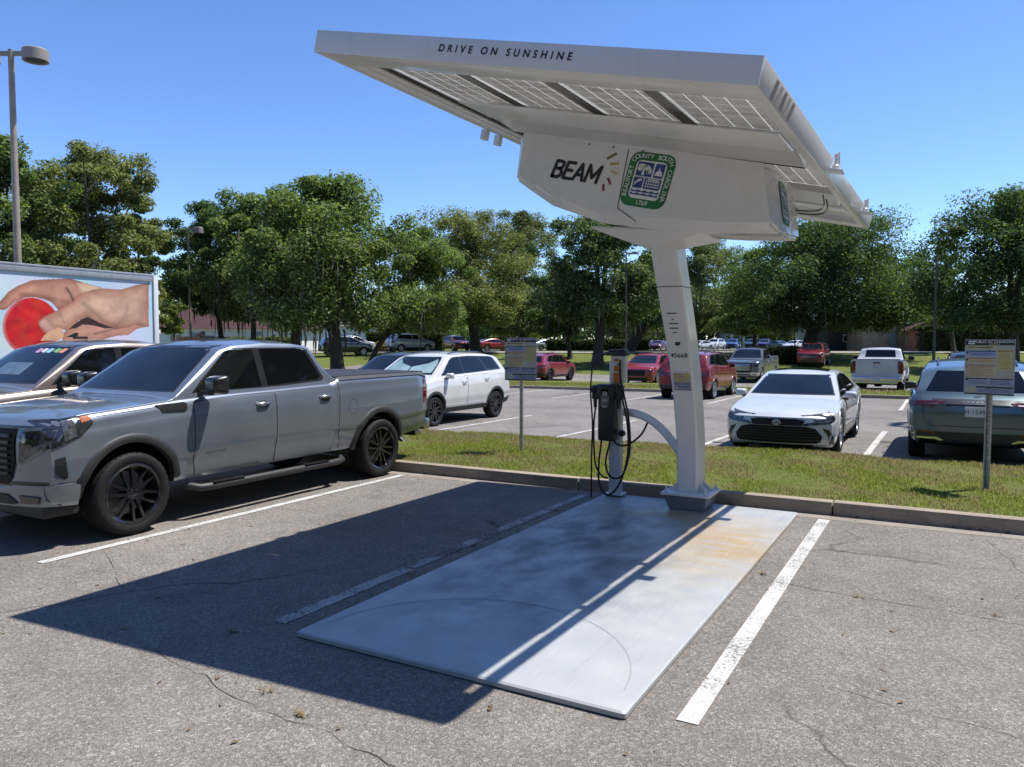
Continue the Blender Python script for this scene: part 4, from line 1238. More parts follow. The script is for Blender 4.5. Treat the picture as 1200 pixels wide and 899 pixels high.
def handle(root, hitfn, x, z, sd, mat, L=.2, h=.028):
    hh = hitfn('side', x, z, sd)
    if not hh: return
    y = hh[0].y
    mb = MB(); mb.tube([(x-L/2, y+sd*.004, z), (x-L/2+.03, y+sd*.034, z+.002), (x, y+sd*.04, z+.004), (x+L/2-.03, y+sd*.034, z+.002), (x+L/2, y+sd*.004, z)], [.012, .015, .015, .015, .012], 8)
    return mb.build('handle', mat, root, smooth=50)
def frontbox(car, name, poly, mat, off=.006, axis='front', **kw): return car.patch(name, poly, axis, mat, off=off, **kw)
def mir(poly): return [(-a, b) for a, b in poly[::-1]]
def slats(car, name, y0, y1, zs, hgt, mat, axis='front', off=.012, parent=None):
    obs = []
    for z, ya, yb in zs:
        car.patch(name, [(ya, z-hgt/2), (yb, z-hgt/2), (yb, z+hgt/2), (ya, z+hgt/2)], axis, mat, off=off, parent=parent, skirt=.014)

PICK = dict(xf=2.78, xr=-3.0, sig=.03, sharp=34,
    zt=[(2.78, 1.10), (2.66, 1.185), (2.3, 1.245), (1.5, 1.30), (1.36, 1.325), (.66, 1.83), (.45, 1.885), (0, 1.915), (-.45, 1.905), (-.72, 1.87), (-.86, 1.62), (-1.0, 1.43), (-1.02, 1.415), (-3.0, 1.425)],
    zb=[(2.78, 1.075), (2.6, 1.16), (2.2, 1.20), (1.3, 1.27), (.9, 1.29), (0, 1.31), (-.95, 1.335), (-1.08, 1.395), (-3.0, 1.405)],
    zs=[(2.78, .40), (2.3, .37), (1.3, .44), (-1.3, .46), (-2.4, .52), (-3.0, .58)],
    w=[(2.78, .955), (2.55, .985), (2.2, 1.0), (1.0, .998), (-2.8, 1.0), (-3.0, .975)],
    tum=[(2.8, .25), (1.3, .25), (.6, .27), (-.9, .27), (-1.1, .2), (-3.0, .2)], inset=[(2.8, .02), (1.4, .03), (-.95, .03), (-1.05, .012), (-3, .012)],
    crown=[(2.8, .03), (1.4, .045), (.6, .05), (-.7, .05), (-1.1, .01), (-3, .01)],
    side=[(0, -.075), (.10, -.045), (.26, -.022), (.31, -.002), (.55, .004), (.80, -.004), (.84, -.014), (.93, -.024), (.98, -.045), (1, -.06)],
    dense=[(-1.12, -.68, .02), (.4, 1.5, .04), (2.5, 2.78, .03)],
    nose=[(.3, -.05), (.55, 0), (1.0, .0), (1.1, -.03), (1.25, -.05)], bowf=.17, bowp=2.8, bowr=.02, Lf=.5, Lr=.3)

def wheels(root, xf, xr, y, r, wd, rimr, mat, spokes, style, lugs=True):
    for x in (xf, xr):
        for sd in (1, -1): wheel(root, x, sd, y, r, wd, rimr, mat, spokes, style, lugs)

def make_pickup(name, loc, rz, label, body_col, metal, group=None, trim='black', detail=1, cover=True, look='a', rim=None, flank='both'):
    root = thing(name, loc, rz, label, 'pickup truck', group)
    pm = paint('paint_'+body_col[0], body_col[1], metal, .32)
    ax = 1.875
    car = Car(PICK, root, pm, [(ax, .42, .50), (-ax, .42, .50)])
    ct = M_chrome if trim == 'chrome' else M_satin
    wheels(root, ax, -ax, 1.005, .405, .285, .290, rim or (M_blackrim if trim == 'black' else M_alloy), 6, 'twin', detail > 1)
    for sd in (1, -1):
        for x in (ax, -ax): car.ring(x, .42, .488, .575, 2, 178, sd, M_clad if trim == 'black' else pm)
        # glasshouse: black surround, then panes
        dlo = [(1.12, 1.335), (.98, 1.46), (.58, 1.785), (.50, 1.80), (-.58, 1.805), (-.66, 1.78), (-.86, 1.42), (-.82, 1.385), (-.2, 1.355)]
        car.patch('window_surround', dlo, 'side', M_satin, off=.002, sd=sd)
        for nm, dx0, poly in (('front', 0, [(1.15, 1.22), (1.10, .6), (1.05, .44), (.05, .44), (.04, 1.36)]), ('rear', 0, [(.035, 1.36), (.045, .44), (-.93, .44), (-.98, .60), (-1.02, 1.10), (-.97, 1.30), (-.85, 1.38)])):
            pts = poly
            if nm == 'front': pts = [(1.16, 1.24), (1.17, .62), (1.12, .45), (.055, .45), (.045, 1.285), (.6, 1.275)]
            else: pts = [(.03, 1.285), (.04, .45), (-.90, .45), (-.95, .60), (-1.0, 1.0), (-.99, 1.27), (-.9, 1.305)]
            door = car.patch('door', pts, 'side', pm, off=.0045, sd=sd, h=.055)
            car.seam('door_gap', pts, 'side', .016, sd, parent=door, closed=True, off=.002)
            wp = [(1.07, 1.35), (.96, 1.455), (.60, 1.765), (.53, 1.78), (.20, 1.788), (.17, 1.36)] if nm == 'front' else [(.07, 1.365), (.10, 1.788), (-.54, 1.788), (-.62, 1.76), (-.80, 1.435), (-.75, 1.41), (-.2, 1.38)]
            car.patch('window', wp, 'side', M_glass, off=.005, sd=sd, parent=door)
            handle(door, car.hit, .24 if nm == 'front' else -.78, 1.17 if nm == 'front' else 1.19, sd, M_chrome if trim != 'white' else pm)
            if detail > 1:
                car.patch('handle_cup', [((.24 if nm == 'front' else -.78)+dx*.07, 1.165+dz*.035) for dx, dz in ((-1, -.6), (-.6, -1), (.6, -1), (1, -.6), (1, .6), (.6, 1), (-.6, 1), (-1, .6))], 'side', M_clad, off=.0055, sd=sd, parent=door, skirt=.002)
        if detail > 1:
            b = car.patch('vent_badge', [(1.60, 1.235), (1.28, 1.25), (1.245, 1.235), (1.245, 1.185), (1.27, 1.165), (1.53, 1.175)], 'side', M_satin, off=.012, sd=sd)
            hh = car.hit('side', .90, .70, sd)
            mb = MB(); put_text(mb, 'ELEVATION', .052, hh[0]+Vector((0, sd*.006, 0)), (-sd, 0, 0), (0, -sd*.05, 1), .001, weight=.01, shear=.15)
            mb.build('lettering', M_chrome, root, smooth=0, fixn=False)
            car.seam('fuel_flap', [(-1.30+.09*math.cos(t), 1.02+.10*math.sin(t)) for t in np.linspace(0, 6.283, 22)], 'side', .005, sd)
            car.seam('bed_gap', [(-1.035, 1.39), (-1.04, 1.1), (-1.02, .75), (-1.06, .60), (-1.06, .5)], 'side', .014, sd)
            car.seam('hood_gap', [(2.55, 1.135), (2.3, 1.175), (1.6, 1.22), (1.25, 1.245)], 'side', .006, sd)
        mirror(root, 1.0, sd, .90, 1.42, M_satin if trim != 'white' else pm, (.16, .25, .21))
        # side step
        mb = MB(); mb.tube([(1.18, sd*.86, .36), (1.10, sd*.97, .335), (.9, sd*.985, .33), (-1.0, sd*.985, .33), (-1.12, sd*.95, .335), (-1.16, sd*.86, .36)], .042, 10)
        st = mb.build('side_step', M_clad, root, smooth=50)
        mb = MB()
        for x in (.75, -.6): mb.box((x, sd*.985, .374), (.42, .085, .008), bev=.003)
        mb.build('step_tread', M_satin, st, smooth=30)
        # tail lamp wraps the corner
        car.patch('tail_light', [(-2.86, .98), (-2.99, .98), (-2.99, 1.36), (-2.90, 1.36), (-2.87, 1.2)], 'side', M_tail, off=.006, sd=sd)
    # windscreen
    ws = [(-.79, 1.37), (.79, 1.37), (.70, 1.60), (.62, 1.82), (-.62, 1.82), (-.70, 1.60)]
    car.patch('windscreen_surround', [(y*1.03, z+(.012 if z > 1.7 else -.02)) for y, z in ws], 'front', M_satin, off=.002)
    wsc = car.patch('windscreen', [(y*.99, z-(.012 if z > 1.7 else 0)) for y, z in ws], 'front', M_glassb, off=.005)
    car.patch('rear_window', [(-.60, 1.50), (.60, 1.50), (.56, 1.80), (-.56, 1.80)], 'rear', M_glass, off=.004)
    mb = MB(); mb.box((-.12, 0, 1.935), (.2, .05, .035), bev=.012); mb.prism([(-.05, 1.94), (.10, 1.94), (-.03, 2.005), (-.07, 2.0)], lambda a, z, h: (a-.02, h, z), -.012, .012)
    mb.v = [(x+.30, y, z) for x, y, z in mb.v]
    mb.build('roof_antenna', M_dark, root, smooth=30)
    # hood lines
    for sd in (1, -1):
        car.seam('hood_crease', [(2.6, sd*.42), (2.1, sd*.52), (1.55, sd*.60)], 'top', .010, 1, mat=pm, off=.006)
    car.seam('hood_edge', [(1.42, -.72), (1.43, 0), (1.42, .72)], 'top', .02, 1)
    # front face
    mask = car.patch('grille', [(-.56, .66), (-.50, .60), (.50, .60), (.56, .66), (.60, .80), (.60, 1.10), (-.60, 1.10), (-.60, .80)], 'front', M_grille, off=.014, skirt=.03)
    zs = [(.70+.055*k, -.54, .54) for k in range(7)]
    slats(car, 'grille_bar', 0, 0, zs, .026, M_chrome if trim == 'chrome' else M_dark, off=.035, parent=mask)
    if look == 'a':
        mb = MB(); hh = car.hit('front', 0, .90)
        mb.box((hh[0].x+.03, 0, .90), (.05, 1.22, .03), bev=.01) if False else None
    for sd in (1, -1):
        hl = [(.62, 1.09), (.96, 1.11), (.965, .99), (.90, .90), (.66, .78), (.62, .80)]
        P_ = hl if sd > 0 else mir(hl)
        car.patch('headlight_trim', P_, 'front', pm, off=.012, skirt=.02)
        hp = [(.655, 1.07), (.95, 1.09), (.955, 1.0), (.89, .92), (.655, .90)]
        hlm = car.patch('headlight', hp if sd > 0 else mir(hp), 'front', M_lensd, off=.016, skirt=.01)
        if detail > 1:
            q = [(.86, 1.075), (.945, 1.083), (.948, 1.01), (.885, .93), (.86, .92)]
            car.patch('reflector', q if sd > 0 else mir(q), 'front', M_lens, off=.019, parent=hlm)
            q = [(.68, 1.05), (.80, 1.055), (.80, .94), (.69, .935)]
            car.patch('projector', q if sd > 0 else mir(q), 'front', M_lensd, off=.022, parent=hlm)
            q = [(.645, .89), (.66, .89), (.66, .80), (.90, .90), (.90, .92), (.645, .81)]
            q = [(.655, .895), (.64, .80), (.665, .79), (.93, .955), (.945, .99), (.93, .985)]
            car.patch('lamp_blade', q if sd > 0 else mir(q), 'front', M_lens, off=.018, parent=hlm)
        # wrap of the lamp on the wing
        wp = [(2.62, 1.16), (2.40, 1.19), (2.26, 1.20), (2.25, 1.13), (2.36, 1.03), (2.55, .95), (2.68, .90)]
        wl = car.patch('wing_lamp', wp, 'side', M_lensd, off=.010, sd=sd)
        if detail > 1:
            car.patch('reflector', [(2.52, 1.15), (2.42, 1.165), (2.41, 1.02), (2.52, .98)], 'side', M_lens, off=.014, sd=sd, parent=wl)
            car.patch('side_marker', [(2.36, 1.18), (2.28, 1.19), (2.275, 1.15), (2.36, 1.13)], 'side', M_amber, off=.014, sd=sd, parent=wl)
            car.patch('air_slot', [(2.60, .83), (2.52, .85), (2.50, .66), (2.53, .64), (2.60, .70)], 'side', M_satin, off=.008, sd=sd)
    # bumpers
    bump_m = M_chrome if trim in ('chrome', 'white') else pm
    car.patch('front_bumper', [(-.90, .41), (.90, .41), (.90, .60), (.60, .60), (.50, .56), (-.50, .56), (-.60, .60), (-.90, .60)], 'front', bump_m, off=.03, skirt=.05)
    car.patch('bumper_gap', [(-.93, .585), (.93, .585), (.93, .628), (-.93, .628)], 'front', M_satin, off=.006)
    car.patch('hood_gap', [(-.93, 1.104), (.93, 1.104), (.93, 1.118), (-.93, 1.118)], 'front', M_satin, off=.005, skirt=.004)
    for sd in (1, -1):
        car.patch('bumper_corner', [(2.72, .60), (2.46, .605), (2.39, .58), (2.39, .44), (2.72, .43)], 'side', bump_m, off=.03, sd=sd, skirt=.04)
    low = car.patch('lower_grille', [(-.95, .34), (.95, .34), (.95, .43), (.62, .44), (.52, .52), (-.52, .52), (-.62, .44), (-.95, .43)], 'front', M_clad, off=.042, skirt=.06)
    mb = MB(); mb.box((2.50, 0, .36), (.34, 1.72, .14), bev=.03); mb.build('chin_spoiler', M_clad, root, smooth=30)
    for sd in (1, -1):
        q = [(.66, .445), (.84, .445), (.86, .505), (.66, .515)]
        car.patch('fog_lamp', q if sd > 0 else mir(q), 'front', M_lensd, off=.046)
    # tail
    mb = MB()
    mb.box((-3.06, 0, .63), (.16, 1.84, .17), bev=.03); mb.box((-3.0, 0, .50), (.16, 1.6, .10), bev=.02)
    rb = mb.build('rear_bumper', M_chrome if trim in ('chrome', 'white', 'black') else M_clad, root, smooth=30)
    tg = car.patch('tailgate', [(-.74, .72), (.74, .72), (.76, 1.385), (-.76, 1.385)], 'rear', pm, off=.012)
    mb = MB(); mb.box((-3.027, 0, 1.29), (.012, .26, .05), bev=.004); mb.build('tailgate_handle', M_satin, tg, smooth=20)
    if look == 'badge':
        mb = MB(); mb.lathe([(.0001, 0), (.07, 0), (.085, -.004), (.085, .006), (.0001, .006)], (-3.027, 0, 1.17), axis='x', n=20)
        mb.build('round_badge', M_alloy, tg, smooth=30)
    for sd in (1, -1):
        q = [(.79, .86), (.97, .86), (.97, 1.36), (.80, 1.36)]
        car.patch('rear_lamp', q if sd > 0 else mir(q), 'rear', M_tail, off=.012)
    mb = MB(); mb.box((-3.146, 0, .64), (.008, .32, .16), bev=.003); mb.build('number_plate', M_plate, rb, smooth=0)
    mb = MB(); mb.tube([(-2.2, -.5, .42), (-3.05, -.62, .42)], .045, 12); mb.build('exhaust', M_steel, root)
    mb = MB(); mb.box((-2.3, 0, .47), (1.2, 1.1, .14), bev=.03); mb.box((1.9, 0, .40), (1.3, 1.1, .1), bev=.03); mb.tube([(-ax, -.7, .40), (-ax, .7, .40)], .06, 10); mb.box((-ax, 0, .40), (.26, .3, .26), bev=.07); mb.build('axle_frame', M_well, root)
    if cover:
        cv = car.patch('bed_cover', [(-1.05, -.90), (-2.97, -.90), (-2.97, .90), (-1.05, .90)], 'top', M_clad, off=.020, skirt=.03)
    else:
        car.patch('bed_opening', [(-1.12, -.82), (-2.9, -.82), (-2.9, .82), (-1.12, .82)], 'top', M_well, off=.004)
    for sd in (1, -1):
        car.seam('bed_rail_cap', [(-1.08, sd*.93), (-2.98, sd*.93)], 'top', .05, 1, mat=M_clad, off=.012)
    return root, car

SUVS = dict(xf=2.38, xr=-2.38, sig=.035, sharp=34,
    zt=[(2.38, .92), (2.28, 1.03), (2.0, 1.10), (1.5, 1.19), (1.34, 1.225), (.60, 1.665), (.35, 1.735), (-.3, 1.775), (-1.1, 1.76), (-1.65, 1.70), (-1.80, 1.66), (-2.12, 1.30), (-2.22, 1.15), (-2.34, 1.04), (-2.38, 1.0)],
    zb=[(2.38, .89), (2.2, 1.01), (1.3, 1.15), (.8, 1.17), (-.6, 1.22), (-1.6, 1.27), (-2.1, 1.20), (-2.25, 1.10), (-2.38, .98)],
    zs=[(2.38, .30), (2.2, .24), (1.0, .30), (-1.0, .30), (-2.0, .34), (-2.38, .42)],
    w=[(2.38, .88), (2.2, .945), (1.8, .985), (1.0, .985), (-1.6, .99), (-2.2, .955), (-2.38, .90)],
    tum=[(2.4, .3), (1.3, .3), (.6, .33), (-1.5, .33), (-2.2, .4), (-2.4, .4)], inset=[(2.4, .02), (1.4, .03), (-2.0, .03), (-2.38, .02)],
    crown=[(2.4, .03), (1.4, .05), (.6, .05), (-1.7, .045), (-2.2, .03), (-2.4, .02)],
    side=[(0, -.07), (.1, -.04), (.28, -.02), (.34, -.002), (.6, .004), (.80, -.002), (.85, -.014), (.94, -.026), (1, -.06)],
    dense=[(.4, 1.5, .04), (-2.3, -1.5, .03), (2.1, 2.38, .03)],
    nose=[(.2, -.09), (.45, 0), (.8, 0), (.95, -.04), (1.1, -.06)], tail=[(.3, -.06), (.55, 0), (.9, -.01), (1.1, -.05)], bowf=.22, bowp=2.6, bowr=.14, Lf=.5, Lr=.4)

def make_suv(name, loc, rz, label, body_col, metal=.0, group=None, S=None, detail=1, rim=None, shade=False, cat='SUV', clad=True, rack=True, H=1.775, look='', wing=True, chromeline=False):
    S = S or SUVS; k = 1.0
    root = thing(name, loc, rz, label, cat, group)
    pm = paint('paint_'+body_col[0], body_col[1], metal, .3)
    ax = S.get('ax', 1.42)
    car = Car(S, root, pm, [(ax, .36, .435), (-ax, .36, .435)])
    wheels(root, ax, -ax, S['w'][3][1]-.012, .365, .235, .268, rim or M_alloy, 5, 'twin', False)
    cm = M_clad if clad else pm
    for sd in (1, -1):
        for x in (ax, -ax): car.ring(x, .36, .425, .50 if clad else .455, 0, 180, sd, cm, th=.012)
        dlo = S.get('dlo', [(1.06, 1.20), (.90, 1.32), (.50, 1.605), (.40, 1.64), (-.3, 1.665), (-1.3, 1.645), (-1.48, 1.62), (-1.80, 1.32), (-1.78, 1.29), (-.6, 1.245)])
        car.patch('window_surround', dlo, 'side', M_satin if not chromeline else M_chrome, off=.002, sd=sd)
        f = S.get('wins', dict(front=[(1.0, 1.215), (.88, 1.315), (.50, 1.585), (.40, 1.62), (.12, 1.635), (.06, 1.235)], rear=[(-.02, 1.237), (.04, 1.637), (-.3, 1.645), (-.72, 1.64), (-1.02, 1.34), (-1.0, 1.29)], quarter=[(-1.14, 1.32), (-.86, 1.635), (-1.32, 1.625), (-1.45, 1.60), (-1.74, 1.335), (-1.70, 1.315)]))
        for nm, pts in S.get('doors', dict(front=[(1.04, 1.13), (1.07, .7), (1.0, .46), (.02, .46), (.02, 1.17)], rear=[(0, 1.17), (0, .46), (-.80, .46), (-.93, .60), (-1.08, .86), (-1.13, 1.2)])).items():
            door = car.patch('door', pts, 'side', pm, off=.004, sd=sd, h=.07)
            if detail: car.seam('door_gap', pts, 'side', .013, sd, parent=door, closed=True, off=.0018)
            car.patch('window', f[nm], 'side', M_glass, off=.005, sd=sd, parent=door)
            handle(door, car.hit, .16 if nm == 'front' else -.92, 1.04 if nm == 'front' else 1.08, sd, pm if not chromeline else M_chrome)
        if 'quarter' in f: car.patch('quarter_window', f['quarter'], 'side', M_glass, off=.005, sd=sd)
        mx_, my_, mz_ = S.get('mir', (.92, .90, 1.20))
        mirror(root, mx_, sd, my_, mz_, pm, (.13, .22, .15), arm=.035)
        # sill cladding
        car.patch('sill_trim', [(ax-.46, .31), (-ax+.46, .31), (-ax+.46, .43), (ax-.46, .43)], 'side', cm if clad else M_satin, off=.008, sd=sd)
        if clad: car.patch('bumper_trim', [(-ax-.43, .38), (-2.36, .42), (-2.36, .58), (-ax-.46, .50)], 'side', M_clad, off=.009, sd=sd)
        if rack:
            zr = H+.005
            rp_ = []
            for q in range(15):
                xx_ = .28-1.65*q/14; h_ = car.hit('top', xx_, sd*.545)
                if h_: rp_.append((xx_, sd*.545, h_[0].z+.028*min(1, 3*math.sin(math.pi*min(1, max(0, q/14)))+.0)+.004))
            mb = MB(); mb.tube(rp_, .016, 8)
            mb.build('roof_rail', M_satin, root, smooth=40)
    ws = S.get('ws', [(-.74, 1.25), (.74, 1.25), (.66, 1.45), (.58, 1.64), (-.58, 1.64), (-.66, 1.45)])
    car.patch('windscreen_surround', [(y*1.03, z+(.012 if z > 1.3 else -.02)) for y, z in ws], 'front', M_satin, off=.002)
    wsc = car.patch('windscreen', [(y*.985, z) for y, z in ws], 'front', M_glassb, off=.005)
    if shade:
        mb = None
        z0 = ws[0][1]; z1 = ws[3][1]; d = z1-z0
        for sd in (1, -1):
            q = [(.03, z0+.12*d), (.30, z0+.16*d), (.62, z0+.14*d), (.60, z0+.5*d), (.36, z0+.62*d), (.12, z0+.50*d)]
            q = [(.02, z0+.05*d), (.70, z0+.05*d), (.64, z0+.62*d), (.55, z0+.88*d), (.40, z0+.62*d), (.02, z0+.40*d)]
            car.patch('sunshade', q if sd > 0 else mir(q), 'front', M_shade, off=.007, parent=wsc, skirt=.002)
    rg = S.get('rg', [(-.62, 1.30), (.62, 1.30), (.52, 1.64), (-.52, 1.64)])
    car.patch('rear_window', rg, 'rear', M_glass, off=.004)
    # front
    g = S.get('grille', [(-.50, .55), (.50, .55), (.56, .70), (.52, .84), (-.52, .84), (-.56, .70)])
    gr = car.patch('grille', g, 'front', M_grille, off=.012, skirt=.02)
    z0 = min(p[1] for p in g); z1 = max(p[1] for p in g); wg = max(p[0] for p in g)
    nb_ = 4 if detail == 1 else 8
    for q in range(1, nb_): 
        zz = z0+(z1-z0)*q/nb_
        # bar clipped to the outline
        xs_ = []
        for (a, b) in zip(g, g[1:]+g[:1]):
            if (a[1]-zz)*(b[1]-zz) < 0: xs_.append(a[0]+(b[0]-a[0])*(zz-a[1])/(b[1]-a[1]))
        if len(xs_) >= 2:
            car.patch('grille_bar', [(min(xs_)+.015, zz-.007), (max(xs_)-.015, zz-.007), (max(xs_)-.015, zz+.007), (min(xs_)+.015, zz+.007)], 'front', M_dark if look != 'chromebars' else M_chrome, off=.022, parent=gr)
    hl0 = S.get('hl', [(.58, .84), (.90, .92), (.90, .83), (.62, .74)])
    low = S.get('low', [(-.60, .32), (.60, .32), (.70, .48), (-.70, .48)])
    for sd in (1, -1):
        hl = car.patch('headlight', hl0 if sd > 0 else mir(hl0), 'front', M_lensd, off=.010, skirt=.015)
        cx_ = sum(p[0] for p in hl0)/len(hl0); cz_ = sum(p[1] for p in hl0)/len(hl0)
        q = [(cx_+(a-cx_)*.75, cz_+(b-cz_)*.45) for a, b in hl0]
        car.patch('lamp_unit', q if sd > 0 else mir(q), 'front', M_lens, off=.014, parent=hl)
        sl0 = S.get('sidelamp', [(2.25, .97), (1.98, 1.0), (2.02, .93), (2.25, .86)])
        if sl0: car.patch('wing_lamp', sl0, 'side', M_lens, off=.008, sd=sd)
        tl = S.get('tail_side', [(-2.05, 1.16), (-2.30, 1.06), (-2.34, .86), (-2.22, .88), (-2.06, 1.04)])
        car.patch('tail_lamp', tl, 'side', M_tail, off=.008, sd=sd)
        tr = S.get('tail_rear', [(.50, 1.0), (.90, 1.06), (.90, .88), (.52, .92)])
        car.patch('rear_lamp', tr if sd > 0 else mir(tr), 'rear', M_tail, off=.010)
    car.patch('lower_grille', low, 'front', M_clad, off=.012, skirt=.02)
    car.patch('rear_bumper_trim', [(-.85, .40), (.85, .40), (.86, .56), (-.86, .56)], 'rear', M_clad, off=.012)
    hh = car.hit('rear', 0, .80)
    if hh:
        mb = MB(); mb.box((hh[0].x-.012, 0, .80), (.012, .32, .16), bev=.004); mb.build('number_plate', M_plate, root, smooth=0)
    hh = car.hit('front', 0, .47)
    mb = MB(); mb.box((0, 0, .33), (3.6, 1.2, .14), bev=.03); mb.build('underbody', M_well, root)
    return root, car

def variant(S, **kw):
    d = dict(S); d.update(kw); return d
def scale_spec(S, sx, sy, sz, off=0):
    d = dict(S)
    for k in ('zt', 'zb', 'zs'): d[k] = [(a*sx, b*sz) for a, b in S[k]]
    d['w'] = [(a*sx, b*sy) for a, b in S['w']]
    for k in ('tum', 'inset', 'crown'):
        if isinstance(S[k], list): d[k] = [(a*sx, b) for a, b in S[k]]
    d['xf'] = S['xf']*sx; d['xr'] = S['xr']*sx; d['dense'] = [(a*sx, b*sx, c) for a, b, c in S['dense']]
    d['nose'] = [(a*sz, b) for a, b in S['nose']]; d['tail'] = [(a*sz, b) for a, b in S.get('tail', [(0, 0), (2, 0)])]
    d['ax'] = S.get('ax', 1.42)*sx
    return d

SEDAN = dict(mir=(.70, .83, .97), xf=2.40, xr=-2.55, ax=1.435, sig=.04, sharp=34,
    zt=[(2.40, .66), (2.30, .735), (2.0, .80), (1.2, .925), (1.05, .955), (.30, 1.32), (.05, 1.395), (-.5, 1.43), (-1.0, 1.39), (-1.3, 1.31), (-1.95, 1.10), (-2.1, 1.075), (-2.5, 1.03), (-2.55, .98)],
    zb=[(2.40, .64), (2.2, .72), (1.2, .87), (.8, .895), (-.8, .93), (-1.6, .97), (-2.1, 1.0), (-2.55, .95)],
    zs=[(2.40, .22), (2.2, .16), (1.0, .19), (-1.0, .19), (-2.0, .24), (-2.55, .32)],
    w=[(2.40, .84), (2.2, .90), (1.7, .925), (1.0, .925), (-1.6, .93), (-2.3, .90), (-2.55, .83)],
    tum=[(2.4, .4), (1.2, .42), (.3, .47), (-1.2, .47), (-2.0, .4), (-2.6, .4)], inset=[(2.4, .02), (1.2, .03), (-1.8, .03), (-2.5, .02)],
    crown=[(2.4, .025), (1.2, .05), (.3, .045), (-1.3, .045), (-2.0, .03), (-2.6, .02)],
    side=[(0, -.06), (.1, -.03), (.28, -.018), (.36, -.002), (.6, .003), (.78, -.002), (.85, -.014), (.94, -.026), (1, -.055)],
    dense=[(.1, 1.2, .04), (-2.1, -.9, .04), (2.15, 2.40, .03)],
    nose=[(.1, -.10), (.3, 0), (.55, .0), (.66, -.03), (.8, -.06)], tail=[(.3, -.07), (.6, 0), (.9, -.02), (1.1, -.04)], bowf=.30, bowp=2.4, bowr=.2, Lf=.55, Lr=.45,
    dlo=[(.86, .93), (.70, 1.02), (.20, 1.25), (0, 1.305), (-.5, 1.335), (-.95, 1.30), (-1.25, 1.22), (-1.62, 1.04), (-1.55, 1.01), (-.5, .965)],
    wins=dict(front=[(.80, .95), (.66, 1.02), (.18, 1.235), (.0, 1.287), (-.20, 1.305), (-.26, .975)], rear=[(-.32, .978), (-.26, 1.307), (-.5, 1.318), (-.92, 1.285), (-1.2, 1.205), (-1.48, 1.06), (-1.42, 1.03)]),
    doors=dict(front=[(.98, .85), (1.0, .55), (.94, .30), (-.28, .30), (-.28, .90)], rear=[(-.30, .90), (-.30, .30), (-.95, .30), (-1.05, .5), (-1.25, .72), (-1.30, .93)]),
    ws=[(-.72, .99), (.72, .99), (.64, 1.15), (.55, 1.305), (-.55, 1.305), (-.64, 1.15)],
    rg=[(-.62, 1.10), (.62, 1.10), (.50, 1.30), (-.50, 1.30)],
    grille=[(-.50, .17), (.50, .17), (.68, .28), (.70, .36), (.60, .49), (.44, .525), (-.44, .525), (-.60, .49), (-.70, .36), (-.68, .28)],
    hl=[(.40, .56), (.62, .615), (.86, .70), (.88, .64), (.82, .575), (.44, .535)], low=[(-.72, .10), (.72, .10), (.72, .145), (-.72, .145)],
    sidelamp=[(2.28, .70), (2.0, .76), (2.05, .70), (2.28, .61)], tail_side=[(-2.2, .98), (-2.5, .93), (-2.5, .80), (-2.3, .84)], tail_rear=[(.40, .93), (.84, .95), (.84, .80), (.44, .83)])
# ================================================================ the parked cars
def zg(u, v): return float(ground_z(u, v))
SOUTH, NORTH = -math.pi/2, math.pi/2        # nose towards us / away from us
gmc, gcar = make_pickup('pickup_truck', (-7.78, 6.5, 0), SOUTH, 'silver grey crew cab pickup with black wheels and bed cover in the near stall', ('silver_grey', (.205, .24, .285)), .55, 'pickup trucks', detail=2, trim='black')
bei, bcar = make_pickup('pickup_truck', (-10.65, 6.68, 0), SOUTH, 'bronze beige pickup with coloured stickers on its windscreen, behind the silver grey one', ('bronze_beige', (.235, .195, .165)), .55, 'pickup trucks', detail=1, trim='chrome')
for k, (y, c_) in enumerate(((-.02, (.55, .30, .50)), (.10, (.6, .6, .62)), (.22, (.25, .50, .58)), (.36, (.20, .38, .14)), (.47, (.60, .25, .18)))):
    bcar.patch('sticker', [(y, 1.73+.012*(k % 2)), (y+.09, 1.725), (y+.11, 1.775), (y+.02, 1.785)], 'front', pbr('sticker_%d' % k, c_, .5), off=.007, skirt=.002)
bcar.patch('screen_reflection', [(-.34, 1.45), (.30, 1.45), (.27, 1.60), (-.33, 1.60)], 'front', pbr('screen_reflection', (.10, .135, .16), .25, 0, .5, .3, 6), off=.007, skirt=.002)  # panel reflected in the windscreen, painted on as a flat patch
for sd in (1,):    # badge plates on the silver truck's bonnet reflect the sky
    pass
pil, pcar = make_suv('suv', (-11.42, 16.33, zg(-11.4, 16.3)), SOUTH, 'white SUV with dark wheels and a sunshade behind its windscreen', ('pure_white', (.60, .61, .615)), 0, 'SUVs', rim=pbr('dark_grey_rim', (.06, .06, .062), .3, .5, .4), shade=True, detail=2, H=1.78)
ava, acar = make_suv('sedan', (-2.42, 15.8, zg(-2.42, 15.5)), SOUTH, 'pearl white sedan with a wide black grille facing the charging canopy', ('pearl_white', (.52, .55, .575)), 0, 'sedans', S=SEDAN, detail=2, rim=M_alloy, cat='sedan', clad=False, rack=False)
acar.patch('upper_grille', [(-.40, .535), (.40, .535), (.44, .62), (.30, .645), (-.30, .645), (-.44, .62)], 'front', M_grille, off=.010, skirt=.015)
for z in (.56, .585, .61): acar.patch('grille_bar', [(-.39, z-.005), (.39, z-.005), (.39, z+.005), (-.39, z+.005)], 'front', M_dark, off=.018)
for sd in (1, -1):
    q = [(.70, .50), (.80, .47), (.86, .35), (.86, .16), (.80, .18), (.79, .36)]
    acar.patch('bumper_slot', q if sd > 0 else mir(q), 'front', M_satin, off=.008)
hh = acar.hit('front', 0, .585)
mb = MB()
